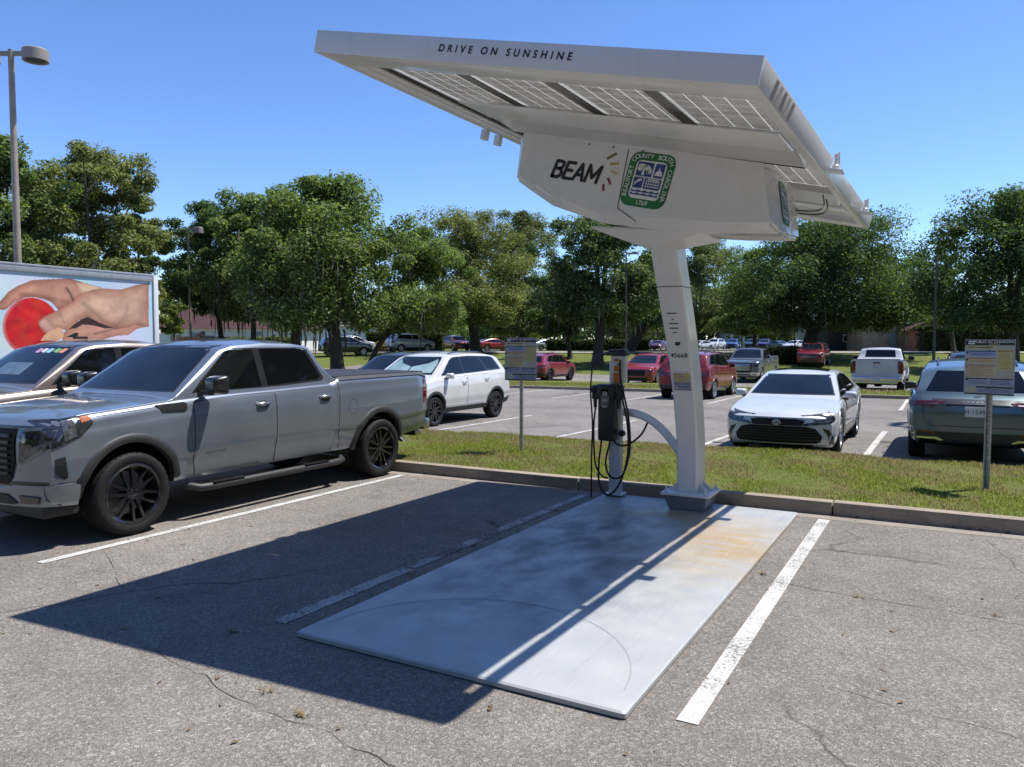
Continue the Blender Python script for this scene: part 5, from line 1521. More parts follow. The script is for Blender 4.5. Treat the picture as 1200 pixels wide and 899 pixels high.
for rx, rz_, c_ in ((.062, .042, 0), (.022, .040, 0), (.045, .018, .018)):
    mb.tube([(hh[0].x+.035, rx*math.cos(t), .585+c_+rz_*math.sin(t)) for t in np.linspace(0, 2*math.pi, 22)], .005, 6)
mb.build('oval_emblem', M_chrome, ava, smooth=50)
acar.patch('sunroof', [(.0, -.50), (-.85, -.50), (-.85, .50), (.0, .50)], 'top', M_glass, off=.004)
HATCH = scale_spec(SUVS, 1.0, .965, .925)
HATCH = variant(SUVS, **{k: HATCH[k] for k in ('zt', 'zb', 'zs', 'w', 'nose', 'tail', 'xf', 'xr')})
HATCH.update(mir=(.92, .87, 1.08), ax=1.44, tail_rear=[(.42, .985), (.56, .995), (.93, .99), (.93, .905), (.60, .91)], tail_side=[(-1.98, .99), (-2.32, .99), (-2.32, .90), (-2.1, .92)],
    zt=[(2.35, .85), (2.25, .95), (2.0, 1.0), (1.5, 1.08), (1.34, 1.12), (.60, 1.52), (.35, 1.59), (-.3, 1.635), (-1.1, 1.60), (-1.60, 1.52), (-1.72, 1.48), (-2.10, 1.16), (-2.22, 1.05), (-2.34, 1.0), (-2.38, .95)],
    zb=[(2.35, .82), (2.2, .92), (1.3, 1.03), (.8, 1.05), (-.6, 1.09), (-1.6, 1.13), (-2.1, 1.09), (-2.25, 1.02), (-2.38, .93)],
    dlo=[(1.06, 1.08), (.90, 1.19), (.50, 1.45), (.40, 1.48), (-.3, 1.51), (-1.2, 1.48), (-1.40, 1.44), (-1.70, 1.20), (-1.66, 1.17), (-.6, 1.12)],
    wins=dict(front=[(1.0, 1.095), (.88, 1.19), (.50, 1.43), (.40, 1.465), (.12, 1.48), (.06, 1.11)], rear=[(-.02, 1.113), (.04, 1.483), (-.3, 1.49), (-.72, 1.48), (-1.02, 1.22), (-1.0, 1.16)], quarter=[(-1.14, 1.19), (-.86, 1.473), (-1.22, 1.46), (-1.34, 1.43), (-1.6, 1.21), (-1.58, 1.185)]),
    doors=dict(front=[(1.04, 1.02), (1.07, .65), (1.0, .42), (.02, .42), (.02, 1.05)], rear=[(0, 1.05), (0, .42), (-.80, .42), (-.93, .56), (-1.08, .80), (-1.13, 1.08)]),
    rg=[(-.70, 1.14), (.70, 1.14), (.66, 1.22), (.55, 1.45), (-.55, 1.45), (-.66, 1.22)], ws=[(-.72, 1.13), (.72, 1.13), (.64, 1.33), (.56, 1.50), (-.56, 1.50), (-.64, 1.33)],
    hl=[(.58, .76), (.90, .84), (.90, .76), (.62, .68)], grille=[(-.50, .50), (.50, .50), (.56, .64), (.52, .77), (-.52, .77), (-.56, .64)], low=[(-.60, .28), (.60, .28), (.70, .42), (-.70, .42)], sidelamp=None)
M_plate2 = pbr('plate_ink', (.03, .03, .08), .5)
mer, mcar = make_suv('suv', (.47, 15.85, zg(.47, 15.9)), NORTH, 'blue-grey compact SUV seen from behind with a chrome diffuser and a white plate', ('teal_grey', (.115, .165, .18)), .6, 'SUVs', S=HATCH, detail=1, rim=M_alloy, clad=False, H=1.635)
for ob in list(mer.children):
    if ob.name.startswith(('number_plate', 'rear_bumper_trim')): bpy.data.objects.remove(ob)
hh = mcar.hit('rear', 0, .85)
px_ = hh[0].x-.018
mb = MB(); mb.box((px_, 0, .85), (.012, .33, .155), bev=.004); npl = mb.build('number_plate', M_plate, mer, smooth=0)
mb = MB(); put_text(mb, 'M 1549 8', .092, (px_-.0065, 0, .845), (0, -1, 0), (0, 0, 1), .001); mb.build('plate_lettering', M_plate2, npl, smooth=0, fixn=False)
mcar.patch('tailgate_recess', [(-.40, .93), (.40, .93), (.60, .99), (.60, 1.03), (-.60, 1.03), (-.60, .99)], 'rear', M_satin, off=.004)
mcar.seam('tailgate_gap', [(-.70, 1.12), (-.74, .95), (-.70, .68), (-.60, .62), (.60, .62), (.70, .68), (.74, .95), (.70, 1.12)], 'rear', .012)
mcar.patch('rear_valance', [(-.90, .30), (.90, .30), (.90, .50), (.80, .53), (-.80, .53), (-.90, .50)], 'rear', M_clad, off=.010)
mcar.patch('reflector_strip', [(.55, .50), (.86, .52), (.86, .55), (.55, .53)], 'rear', M_tail, off=.014); mcar.patch('reflector_strip', [(-.86, .52), (-.55, .50), (-.55, .53), (-.86, .55)], 'rear', M_tail, off=.014)
mcar.patch('chrome_diffuser', [(-.80, .42), (-.55, .42), (-.45, .37), (.45, .37), (.55, .42), (.80, .42), (.80, .45), (.52, .455), (.43, .41), (-.43, .41), (-.52, .455), (-.80, .45)], 'rear', M_chrome, off=.03, skirt=.03)
for sd in (1, -1):
    mcar.patch('tailpipe', [(sd*.48, .33), (sd*.80, .33), (sd*.80, .405), (sd*.50, .40)][::sd], 'rear', M_chrome, off=.025, skirt=.03)
    mcar.patch('tailpipe_mouth', [(sd*.52, .345), (sd*.77, .345), (sd*.77, .392), (sd*.54, .39)][::sd], 'rear', M_well, off=.03, skirt=.004)
mb = MB(); o_ = mcar.hit('rear', 0, 1.09)[0]
mb.tube([(o_.x-.012, .045*math.cos(t), 1.075+.045*math.sin(t)) for t in np.linspace(0, 2*math.pi, 24)], .005, 6)
for a in (90, 210, 330): mb.tube([(o_.x-.012, 0, 1.075), (o_.x-.012, .045*math.cos(R(a)), 1.075+.045*math.sin(R(a)))], .004, 6)
mb.build('round_emblem', M_chrome, mer, smooth=50)

RED1 = ('deep_red', (.20, .012, .014)); RED2 = ('bright_red', (.30, .015, .022)); RED3 = ('cherry_red', (.24, .02, .03))
def suv_at(u, v, rz, label, col, metal=0, **kw): return make_suv('suv', (u, v, zg(u, v)), rz, label, col, metal, 'SUVs', **kw)
BIG = variant(scale_spec(SUVS, 1.02, 1.02, 1.0))
suv_at(-8.25, 29.6, NORTH, 'deep red SUV parked nose away just behind the canopy column', RED1, .2, clad=False, chromeline=False)
u, v = at(752, 39.5); suv_at(u-.1, v+1.6, SOUTH, 'bright red crossover with a black mesh grille facing us, left of the column', RED2, .2, S=HATCH, clad=True, H=1.635)
u, v = at(640, 43.5); suv_at(u, v, NORTH+R(2), 'cherry red SUV with dark wheels seen from behind, right of the left notice', RED3, .2, rim=M_blackrim, S=HATCH, H=1.635)
u, v = at(873, 42.5); make_pickup('pickup_truck', (u, v+1.6, zg(u, v)), SOUTH, 'dark grey pickup facing us beside the clipped hedge', ('graphite_grey', (.13, .135, .14)), .5, 'pickup trucks', trim='chrome', cover=False)
u, v = at(1027, 31.2); make_pickup('pickup_truck', (u, v+3.1, zg(u, v+2)), NORTH, 'white pickup seen from behind with a round tailgate badge and chrome bumper', ('truck_white', (.55, .57, .59)), 0, 'pickup trucks', trim='chrome', cover=False, look='badge')
u, v = at(949, 58.5); suv_at(u, v+2, SOUTH, 'red SUV with a chrome barred grille facing us under the broad oak', RED3, .2, look='chromebars')
suv_at(-14.3, 18.9, SOUTH, 'charcoal SUV half hidden behind the white one with a sunshade', ('charcoal', (.055, .055, .05)), .3, rack=False)
suv_at(.95, 30.5, SOUTH, 'black SUV facing us, roof showing over the blue-grey compact SUV', ('black_paint', (.018, .019, .02)), .2)
suv_at(3.4, 30., SOUTH, 'slate blue SUV at the right edge behind the perforated sign post', ('slate_blue', (.09, .12, .15)), .4, S=HATCH, H=1.635, clad=False)
def far_head(Z, deg):          # heading measured clockwise from straight away
    return YAW + math.pi/2 - R(deg)
u, v = at(481, 75); suv_at(u, v, far_head(75, 56), 'pale silver SUV seen from its rear corner on the far road', ('pale_silver', (.50, .50, .50)), .2, clad=False)
u, v = at(405, 70); suv_at(u, v, far_head(70, 62), 'dark green SUV in the tree shade beside a white crossover', ('dark_green', (.012, .022, .02)), .3, clad=False)
u, v = at(412, 77); suv_at(u, v, far_head(77, 60), 'white crossover mostly hidden by the dark green SUV', ('soft_white', (.6, .61, .62)), 0, S=HATCH, H=1.635, clad=False)
u, v = at(533, 88); suv_at(u, v, far_head(88, 150), 'brick red SUV in shade behind the white SUV roof', ('brick_red', (.22, .025, .02)), .2, clad=False)
def sedan_at(u, v, rz, label, col, metal=0): return make_suv('sedan', (u, v, zg(u, v)), rz, label, col, metal, 'sedans', S=SEDAN, clad=False, rack=False, cat='sedan')
u, v = at(580, 86); sedan_at(u, v, far_head(86, 60), 'scarlet sedan in tree shade left of the left notice', ('scarlet', (.28, .02, .025)), .2)
u, v = at(641, 101); sedan_at(u, v, far_head(101, 60), 'silver blue sedan just above the cherry red SUV', ('silver_blue', (.36, .40, .44)), .5)
u, v = at(660, 112); sedan_at(u, v, far_head(112, 62), 'light grey sedan half hidden behind the silver blue one', ('light_grey', (.42, .43, .45)), .4)
u, v = at(757, 112); sedan_at(u, v, far_head(112, 205), 'navy sedan facing us in the far lot left of the column', ('navy_blue', (.03, .045, .11)), .4)
u, v = at(771, 110); sedan_at(u, v, far_head(110, 205), 'plum sedan beside the navy one in the far lot', ('plum', (.14, .03, .06)), .4)
u, v = at(838, 122); suv_at(u, v, far_head(122, 215), 'white SUV in the far lot just right of the column', ('far_white', (.6, .61, .62)), 0, clad=False)
u, v = at(820, 118); sedan_at(u, v, far_head(118, 235), 'white sedan peeping out from behind the column in the far lot', ('far_white', (.6, .61, .62)), 0)
u, v = at(859, 126); suv_at(u, v, far_head(126, 205), 'mid blue SUV above the dark grey pickup roof', ('mid_blue', (.05, .11, .26)), .3, clad=False)
u, v = at(881, 128); suv_at(u, v, far_head(128, 205), 'dark teal SUV in the far lot right of the mid blue one', ('dark_teal', (.03, .06, .065)), .3, clad=False)
u, v = at(896, 129); suv_at(u, v, far_head(129, 205), 'violet SUV in the far lot above the clipped hedge', ('violet', (.07, .05, .16)), .3, clad=False)
u, v = at(914, 121); sedan_at(u, v, far_head(121, 160), 'steel grey sedan in the far lot above the clipped hedge', ('steel_grey', (.14, .18, .20)), .4)
u, v = at(931, 112); sedan_at(u, v, far_head(112, 230), 'white sedan at the right end of the far lot row', ('far_white', (.6, .61, .62)), 0)
# ================================================================ grass verges
def verge(name, us, v0, v1, base, hump, flare=None):
    vs_ = np.linspace(v0, v1, 12)
    def zf(U, V):
        t = (V-v0)/(v1-v0)
        zz = ground_z(U, V)+base + hump*np.sin(np.pi*np.clip(t, 0, 1)) - (base+.06)*np.clip((t-.88)/.12, 0, 1)
        return zz + .02*np.sin(U*1.7+V*2.1)*np.sin(V*1.3-U*.6)
    sheet(name, us, vs_, M_lawn, 0, zf=zf)
    return zf
zf1 = verge('grass_verge', np.arange(-40, 24.1, .5), 8.98, 13.25, .125, .05)
zf2 = verge('back_grass_verge', np.arange(-60, 40.1, 1.), 31.66, 34.4, .13, .06)
zf3 = verge('back_lawn', np.arange(-60, -8.9, 1.), 34.3, 38.3, .10, .04)
def grass_mat(name, dry=.5):
    m, nt, b = _new(name); v = coords(nt)
    geo = nt.nodes.new('ShaderNodeNewGeometry')
    g = ramp(nt, geo.outputs['Random Per Island'], [(0, (.17, .21, .03)), (.5, (.29, .325, .055)), (1, (.42, .43, .12))])
    d = ramp(nt, geo.outputs['Random Per Island'], [(0, (.26, .20, .10)), (.6, (.42, .32, .17)), (1, (.32, .33, .11))])
    k = math_(nt, 'ADD', math_(nt, 'MULTIPLY', noise(nt, v, .55, 4, .6), .7), math_(nt, 'MULTIPLY', noise(nt, v, 2.6, 4, .6), .4))
    k = ramp(nt, k, [(.545-.03*dry, 0.), (.60-.03*dry, .95)])
    c = mixc(nt, k, g, d); nt.nodes.remove(b)
    df = nt.nodes.new('ShaderNodeBsdfDiffuse'); tr = nt.nodes.new('ShaderNodeBsdfTranslucent'); mx = nt.nodes.new('ShaderNodeMixShader'); mx.inputs[0].default_value = .5
    nt.links.new(c, df.inputs['Color']); nt.links.new(c, tr.inputs['Color'])
    nt.links.new(df.outputs[0], mx.inputs[1]); nt.links.new(tr.outputs[0], mx.inputs[2]); nt.links.new(mx.outputs[0], nt.nodes['Material Output'].inputs['Surface'])
    return m
def blades(name, u0, u1, v0, v1, zf, dens, hmin, hmax, wd, mat, seed):
    rs = np.random.RandomState(seed)
    n = int((u1-u0)*(v1-v0)*dens)
    u = rs.uniform(u0, u1, n); v = rs.uniform(v0, v1, n)
    # thin out in worn patches
    pn = np.sin(u*1.3+2*np.sin(v*.9))*np.sin(v*1.9+1.5*np.sin(u*.7)) + .6*np.sin(u*4.1+v*3.3)
    keep = rs.rand(n) < np.clip(.95-.35*(pn > .55), 0, 1)
    u, v, pn = u[keep], v[keep], pn[keep]; n = len(u)
    z = zf(u, v)-.004
    h = rs.uniform(hmin, hmax, n)*np.where(pn > .55, .6, 1)*(1+.5*(rs.rand(n) > .93))
    a = rs.uniform(0, 2*np.pi, n); ln = rs.uniform(.1, .75, n)*h
    la = rs.uniform(0, 2*np.pi, n)
    dx, dy = np.cos(a)*wd/2, np.sin(a)*wd/2
    P = np.empty((n, 5, 3))
    mx, my = u+np.cos(la)*ln*.35, v+np.sin(la)*ln*.35
    P[:, 0] = np.stack([u-dx, v-dy, z], 1); P[:, 1] = np.stack([u+dx, v+dy, z], 1)
    P[:, 2] = np.stack([mx+dx*.8, my+dy*.8, z+h*.6], 1); P[:, 3] = np.stack([mx-dx*.8, my-dy*.8, z+h*.6], 1)
    P[:, 4] = np.stack([u+np.cos(la)*ln, v+np.sin(la)*ln, z+h*.95], 1)
    base = np.arange(n)[:, None]*5
    # two triangles pairs: quad + tip as triangles
    F = np.concatenate([base+np.array([[0, 1, 2]]), base+np.array([[0, 2, 3]]), base+np.array([[3, 2, 4]])])
    o = np_mesh(name, P.reshape(-1, 3), F, mat)
    tag(o, kind='stuff'); return o
blades('grass', -10, 4.2, 9.02, 13.2, zf1, 2600, .012, .055, .008, grass_mat('grass_blades', .9), 3)
blades('grass', -16, -10, 9.02, 13.2, zf1, 500, .03, .06, .012, grass_mat('grass_blades_side', .9), 4)
blades('grass', -26, 14, 31.7, 34.3, zf2, 300, .03, .09, .022, grass_mat('grass_blades_back', .3), 5)
# weeds in the joints and dry needles along the cracks
rs = np.random.RandomState(11)
P = []; F = []
def tuft(u, v, z, n, h, sp):
    for k in range(n):
        a = rs.uniform(0, 6.28); l = rs.uniform(.4, 1)*sp; hh = rs.uniform(.3, 1)*h; w_ = .004
        x, y = u+rs.normal(0, sp*.4), v+rs.normal(0, sp*.25); o = len(P)
        P.extend([(x-w_*math.sin(a), y+w_*math.cos(a), z), (x+w_*math.sin(a), y-w_*math.cos(a), z), (x+l*math.cos(a), y+l*math.sin(a), z+hh)]); F.append((o, o+1, o+2))
for k in range(46): tuft(rs.uniform(-7, 1.5), 8.83+rs.normal(0, .012), .006, rs.randint(4, 14), .03, .025)
for (u, v, n) in ((-3.95, 3.35, 24), (-2.75, 2.75, 26), (-3.1, 2.85, 14), (-1.22, 6.3, 20), (-3.72, 5.9, 20), (-3.70, 4.9, 12), (-3.69, 7.6, 16), (-.5, 6.05, 16), (.35, 6.1, 14), (-4.6, 3.05, 10), (1.2, 5.1, 12)): tuft(u, v, .003, n, .03, .05)
me = np_mesh('joint_weeds', np.array(P), np.array(F), pbr('dry_weed', (.17, .12, .045), .9, var=.4, vs=20)); tag(me, kind='stuff')
P = []; F = []
for k in range(330):
    if k < 300: u, v = rs.uniform(-7.5, 2.5), rs.uniform(1.0, 8.6)
    else: u, v = rs.uniform(-7, 2.5), 8.72+rs.normal(0, .06)
    a = rs.uniform(0, 6.28); l = rs.uniform(.012, .035); w_ = l*rs.uniform(.12, .5); z = .006
    if -3.6 < u < -1.25 and 3.4 < v < 8.7: continue
    o = len(P); c_, s_ = math.cos(a), math.sin(a)
    P.extend([(u-l*c_, v-l*s_, z), (u+w_*s_, v-w_*c_, z+.005), (u+l*c_, v+l*s_, z+.002), (u-w_*s_, v+w_*c_, z+.004)]); F.append((o, o+1, o+2, o+3))
me = np_mesh('leaf_litter', np.array(P), np.array(F), pbr('dead_leaf', (.16, .10, .05), .9, var=.5, vs=9)); tag(me, kind='stuff')

# ================================================================ foliage
def leaf_mat(name, lo, mid, hi):
    m, nt, b = _new(name); nt.nodes.remove(b)
    v = coords(nt)
    geo = nt.nodes.new('ShaderNodeNewGeometry')
    c = ramp(nt, geo.outputs['Random Per Island'], [(0, lo), (.55, mid), (1, hi)])
    c = mixc(nt, 1.0, c, ramp(nt, noise(nt, v, .45, 4), [(.3, .72), (.7, 1.25)]), 'MULTIPLY')
    d = nt.nodes.new('ShaderNodeBsdfPrincipled'); d.inputs['Roughness'].default_value = .6; d.inputs['Specular IOR Level'].default_value = .18
    t = nt.nodes.new('ShaderNodeBsdfTranslucent')
    nt.links.new(c, d.inputs['Base Color'])
    nt.links.new(mixc(nt, 1.0, c, (1.5, 1.5, .6), 'MULTIPLY'), t.inputs['Color'])
    mx = nt.nodes.new('ShaderNodeMixShader'); mx.inputs[0].default_value = .38
    nt.links.new(d.outputs[0], mx.inputs[1]); nt.links.new(t.outputs[0], mx.inputs[2])
    nt.links.new(mx.outputs[0], nt.nodes['Material Output'].inputs['Surface'])
    return m
L_oak = leaf_mat('oak_leaves', (0.060, 0.102, 0.034), (0.120, 0.189, 0.054), (0.246, 0.310, 0.123))
L_dark = leaf_mat('dark_oak_leaves', (0.035, 0.069, 0.029), (0.070, 0.128, 0.042), (0.149, 0.211, 0.080))
L_olive = leaf_mat('olive_leaves', (0.084, 0.104, 0.041), (0.162, 0.192, 0.063), (0.281, 0.302, 0.134))
L_pale = leaf_mat('pale_leaves', (0.076, 0.103, 0.044), (0.131, 0.172, 0.072), (0.207, 0.255, 0.117))
L_bright = leaf_mat('bright_leaves', (.075, .105, .018), (.14, .18, .03), (.22, .25, .06))
L_hedge = leaf_mat('hedge_leaves', (.018, .032, .010), (.035, .060, .015), (.075, .10, .03))
L_mag = leaf_mat('broad_leaves', (0.037, 0.072, 0.031), (0.084, 0.139, 0.049), (0.211, 0.269, 0.112))
M_bark = pbr('bark', (.060, .050, .042), .95, var=.35, vs=5, bmp=.6, bs=14)
M_bark2 = pbr('pale_bark', (.15, .125, .10), .95, var=.3, vs=5, bmp=.5, bs=14)
M_moss = pbr('hanging_moss', (.115, .115, .09), .95, var=.35, vs=4)

def leaves(cl, per, size, rs, asp=.5, upb=.35):
    # cl: (K,4) clump centres and radii -> diamond leaves
    K = len(cl); n = K*per
    c = np.repeat(cl, per, 0)
    d = rs.normal(size=(n, 3)); d /= np.linalg.norm(d, axis=1)[:, None]
    d[:, 2] = np.where(rs.rand(n) < upb, np.abs(d[:, 2]), d[:, 2])
    r = rs.rand(n)**.45
    p = c[:, :3] + d*(r*c[:, 3])[:, None]*np.array([1, 1, .72])
    nm = d*.55 + rs.normal(size=(n, 3))*.55 + np.array([0, 0, .45]); nm /= np.linalg.norm(nm, axis=1)[:, None]
    t = np.cross(nm, rs.normal(size=(n, 3))); t /= np.linalg.norm(t, axis=1)[:, None]
    b = np.cross(nm, t)
    L = size*rs.uniform(.6, 1.25, n)[:, None]/2; W = L*asp
    V = np.stack([p-t*L, p+b*W-t*L*.1, p+t*L, p-b*W-t*L*.1], 1).reshape(-1, 3)
    return V, np.arange(n*4).reshape(n, 4)
def make_tree(name, px, Z, hw_px, top_y, bot_y, label, mat, trunk_px=None, seed=1, per=400, size=.24, K=110, depth=1.0, bark=None, moss=0, group='trees around the car park', flat=.62, trunk_r=.32, gaps=.25, base_z=None, lean=0, nlimb=7, clump=.25):
    K = int(K*1.25)
    rs = np.random.RandomState(seed); s = Z/900
    cu, cv = at(px, Z); tu, tv = at(trunk_px if trunk_px is not None else px, Z)
    g = float(ground_z(tu, tv)) if base_z is None else base_z
    zt = HC+(402-top_y)*s; zb = HC+(402-bot_y)*s; Rw = hw_px*s
    o = thing(name, (tu, tv, g), 0, label, 'tree', group)
    H = zt-zb
    # crown outline: a lumpy dome
    ph = rs.uniform(0, 6.28, 6)
    cl = []
    while len(cl) < K:
        th = rs.uniform(0, 2*np.pi); f = rs.rand()**.5; e = rs.rand()
        el = rs.uniform(-.75, 1) ; 
        ce = math.cos(el*math.pi/2)
        lump = 1+.09*math.sin(3*th+ph[0])+.10*math.sin(5*th+ph[1]+el*4)+.08*math.sin(7*th+ph[2]-el*6)
        rr = (.22+.78*rs.rand()**.55)
        x = Rw*rr*lump*ce*math.cos(th); y = Rw*depth*rr*lump*ce*math.sin(th)
        z = zb+H*.36 + (H*.64 if el > 0 else H*.40)*rr*math.sin(el*math.pi/2)*(1+.10*math.sin(4*th+ph[3])+.08*math.sin(9*th+ph[4]))
        r = Rw*clump*rs.uniform(.6, 1.2)*(1 if rs.rand() < .75 else .6)
        if z+r*.6 > zt: z = zt-r*.6
        if z-r*.75 < zb: z = zb+r*.75
        # keep clump inside the overall width
        cl.append((x, y, z, r))
    cl = np.array(cl); off = np.array([cu-tu, cv-tv, -g])
    c2 = cl.copy(); c2[:, :3] += off
    V, F = leaves(c2, per, size, rs)
    # thin scatter of stray leaves softens the outline
    st = c2.copy(); st[:, 3] *= 1.22
    V2, F2 = leaves(st, max(8, per//9), size*.9, rs)
    cr = np_mesh('crown', np.concatenate([V, V2]), np.concatenate([F, F2+len(V)]), mat, o)
    # trunk and limbs
    mb = MB(); fork = max(1.2, (zb-g)*.9+H*.06)
    ctr = Vector((off[0], off[1], zb-g+H*.45))
    t0 = Vector((0, 0, 0)); t1 = Vector((off[0]*.15+lean, off[1]*.15, fork*.55)); t2 = Vector((off[0]*.35+lean*1.6, off[1]*.35, fork))
    mb.tube([t0+Vector((0, 0, -.3)), Vector((0, 0, .12)), t1*.5, t1, t2], [trunk_r*1.7, trunk_r*1.25, trunk_r, trunk_r*.92, trunk_r*.85], 12)
    for i in rs.choice(len(c2), nlimb, replace=False):
        e = Vector(c2[i, :3]); mid = t2.lerp(e, .45)+Vector((rs.normal(0, .3), rs.normal(0, .3), .1*H*rs.rand()))
        mb.tube([t2-Vector((0, 0, .25)), t2.lerp(mid, .5), mid, e], [trunk_r*.55, trunk_r*.42, trunk_r*.3, trunk_r*.08], 8)
        for q in range(2):
            j = np.argmin(np.linalg.norm(c2[:, :3]-np.array(mid.lerp(e, .5+.3*q))+rs.normal(0, 1.0, (len(c2), 3)), axis=1)); e2 = Vector(c2[j, :3]); m0 = mid.lerp(e, .25+.3*q)
            mb.tube([m0, m0.lerp(e2, .5)+Vector((0, 0, .2)), e2], [trunk_r*.18, trunk_r*.12, trunk_r*.04], 6)
    mb.build('trunk', bark or M_bark, o, smooth=60, fixn=False)
    if moss:
        n = moss; idx = rs.randint(0, len(c2), n*3); lowc = c2[idx]; lowc = lowc[lowc[:, 2] < zb-g+H*.55][:n]; n = len(lowc)
        p = lowc[:, :3]+rs.normal(0, 1, (n, 3))*lowc[:, 3:]*.6; ln = rs.uniform(.5, 1.9, n)
        a = rs.uniform(0, 6.28, n); w_ = rs.uniform(.03, .09, n)
        dx = np.stack([np.cos(a)*w_, np.sin(a)*w_, 0*a], 1)
        tip = p+np.stack([rs.normal(0, .08, n), rs.normal(0, .08, n), -ln], 1)
        mid_ = p*.5+tip*.5+rs.normal(0, .06, (n, 3))
        V = np.stack([p-dx*.6, p+dx*.6, mid_+dx, tip, mid_-dx], 1).reshape(-1, 3)
        tag(np_mesh('hanging_moss', V, np.arange(n*5).reshape(n, 5), M_moss, o), kind='stuff')
    return o
T = make_tree
T('oak_tree', -5, 44, 82, 166, 372, 'tall oak at the left edge behind the twin headed lamp post', L_oak, seed=21, K=120)
T('oak_tree', 60, 54, 70, 205, 392, 'lower oak filling the gap behind the two left tall oaks', L_oak, seed=46, K=90)
T('oak_tree', 165, 60, 46, 235, 392, 'shorter oak beyond the rear end of the box truck', L_olive, seed=47, K=70, moss=60)
T('oak_tree', 112, 47, 84, 170, 392, 'open crowned oak with a rounded top rising above the box truck', L_olive, trunk_px=120, seed=22, K=120, moss=60, gaps=.4)
T('oak_tree', 248, 57, 62, 238, 372, 'smaller oak with a lamp head poking out of its crown', L_dark, trunk_px=262, seed=23, K=90, moss=140, trunk_r=.22)
T('oak_tree', 300, 52, 66, 230, 378, 'oak over the slender trunks left of the tallest dome', L_oak, trunk_px=297, seed=24, K=90, moss=120, trunk_r=.2)
T('oak_tree', 384, 46, 104, 211, 392, 'broad domed oak rising over the silver pickup bed with a thick dark trunk', L_oak, trunk_px=396, seed=25, K=150, moss=260, trunk_r=.42)
T('oak_tree', 352, 58, 60, 240, 380, 'oak behind the broad domed one with its stout trunk seen to the left', L_dark, trunk_px=346, seed=26, K=80, moss=100, trunk_r=.42)
T('oak_tree', 498, 53, 62, 268, 394, 'low bushy oak hanging down to the pale silver SUV', L_oak, trunk_px=430, seed=27, K=90, moss=80, trunk_r=.2, size=.19)
T('oak_tree', 545, 74, 78, 248, 385, 'olive green oak with a bare dark trunk left of the notice', L_olive, trunk_px=558, seed=28, K=150, trunk_r=.5)
T('pale_tree', 612, 92, 62, 250, 396, 'hazy pale tree standing behind the olive green oak', L_pale, seed=29, K=130, size=.28)
T('magnolia_tree', 712, 60, 78, 240, 384, 'dark broad leaved tree between the charger and the canopy housing', L_mag, trunk_px=700, seed=30, K=130, size=.27, moss=90, trunk_r=.42, per=300)
T('magnolia_tree', 660, 68, 40, 300, 398, 'dark low tree over the left notice and cherry red SUV', L_dark, trunk_px=668, seed=31, K=60, trunk_r=.2)
T('leaning_tree', 758, 76, 52, 300, 388, 'tree with a short leaning trunk behind the bright red crossover', L_dark, trunk_px=736, seed=32, K=70, trunk_r=.55, lean=.5, moss=120)
T('pale_tree', 822, 98, 62, 280, 392, 'hazy grey-green tree right of the white column', L_pale, trunk_px=815, seed=33, K=110, size=.28)
T('oak_tree', 966, 68, 112, 252, 392, 'massive dark oak spreading under the right end of the canopy', L_dark, trunk_px=945, seed=34, K=270, trunk_r=.62, moss=120, per=360)
T('oak_tree', 1180, 54, 104, 226, 394, 'airy dark oak at the right edge with forked trunk', L_dark, trunk_px=1186, seed=35, K=130, trunk_r=.5, moss=60)
T('oak_tree', 884, 86, 44, 292, 394, 'mid green tree tucked behind the left side of the massive oak', L_oak, seed=48, K=90, size=.26, trunk_r=.25)
T('oak_tree', 1048, 92, 44, 300, 380, 'dark tree rising behind the brick house roof', L_dark, seed=49, K=90, size=.26, trunk_r=.25)
T('oak_tree', 1098, 74, 36, 292, 376, 'thin gappy tree between the two big dark oaks on the right', L_dark, trunk_px=1117, seed=36, K=34, trunk_r=.2)
T('oak_tree', 1270, 60, 90, 235, 385, 'leafy oak cut off by the right edge behind the airy dark one', L_oak, seed=37, K=90)
T('shrub_tree', 1112, 96, 34, 362, 404, 'sunny yellow-green small tree beside the red brick wing', L_bright, seed=38, K=50, size=.3, trunk_r=.12)
T('shrub_tree', 1165, 100, 36, 366, 404, 'sunny yellow-green small tree behind the right notice header', L_bright, seed=39, K=50, size=.3, trunk_r=.12)
T('shrub_tree', 1062, 118, 30, 350, 400, 'pale sunny tree behind the brick chimney', L_pale, seed=40, K=40, size=.34, trunk_r=.12)
T('shrub_tree', 610, 118, 40, 358, 402, 'sunny small tree far behind the left notice', L_bright, seed=41, K=50, size=.34, trunk_r=.12)
T('shrub_tree', 905, 150, 34, 352, 398, 'light green tree far above the clipped hedge', L_pale, seed=42, K=50, size=.4, trunk_r=.12)
T('shrub_tree', 205, 74, 20, 352, 392, 'bright small tree against the white building by the truck tail', L_bright, seed=43, K=26, size=.24, trunk_r=.1)
T('shrub_tree', 740, 130, 60, 340, 398, 'grey-green tree far behind the charger', L_pale, seed=44, K=60, size=.4, trunk_r=.14)
T('shrub_tree', 500, 120, 46, 360, 402, 'mid green tree behind the pale silver SUV', L_oak, seed=45, K=50, size=.36, trunk_r=.14)
# distant wood: one continuous mass behind everything
rs = np.random.RandomState(5); cl = []
for k in range(3000):
    px = rs.uniform(-260, 1460); Z = rs.uniform(165, 200); u, v = at(px, Z)
    top = 12+3.5*math.sin(px*.011)+2.2*math.sin(px*.031+1)
    z = rs.uniform(.5, top); cl.append((u, v, z, rs.uniform(1.6, 3.2)))
V, F = leaves(np.array(cl), 90, .95, rs)
tag(np_mesh('distant_wood', V, F, L_dark), kind='stuff')
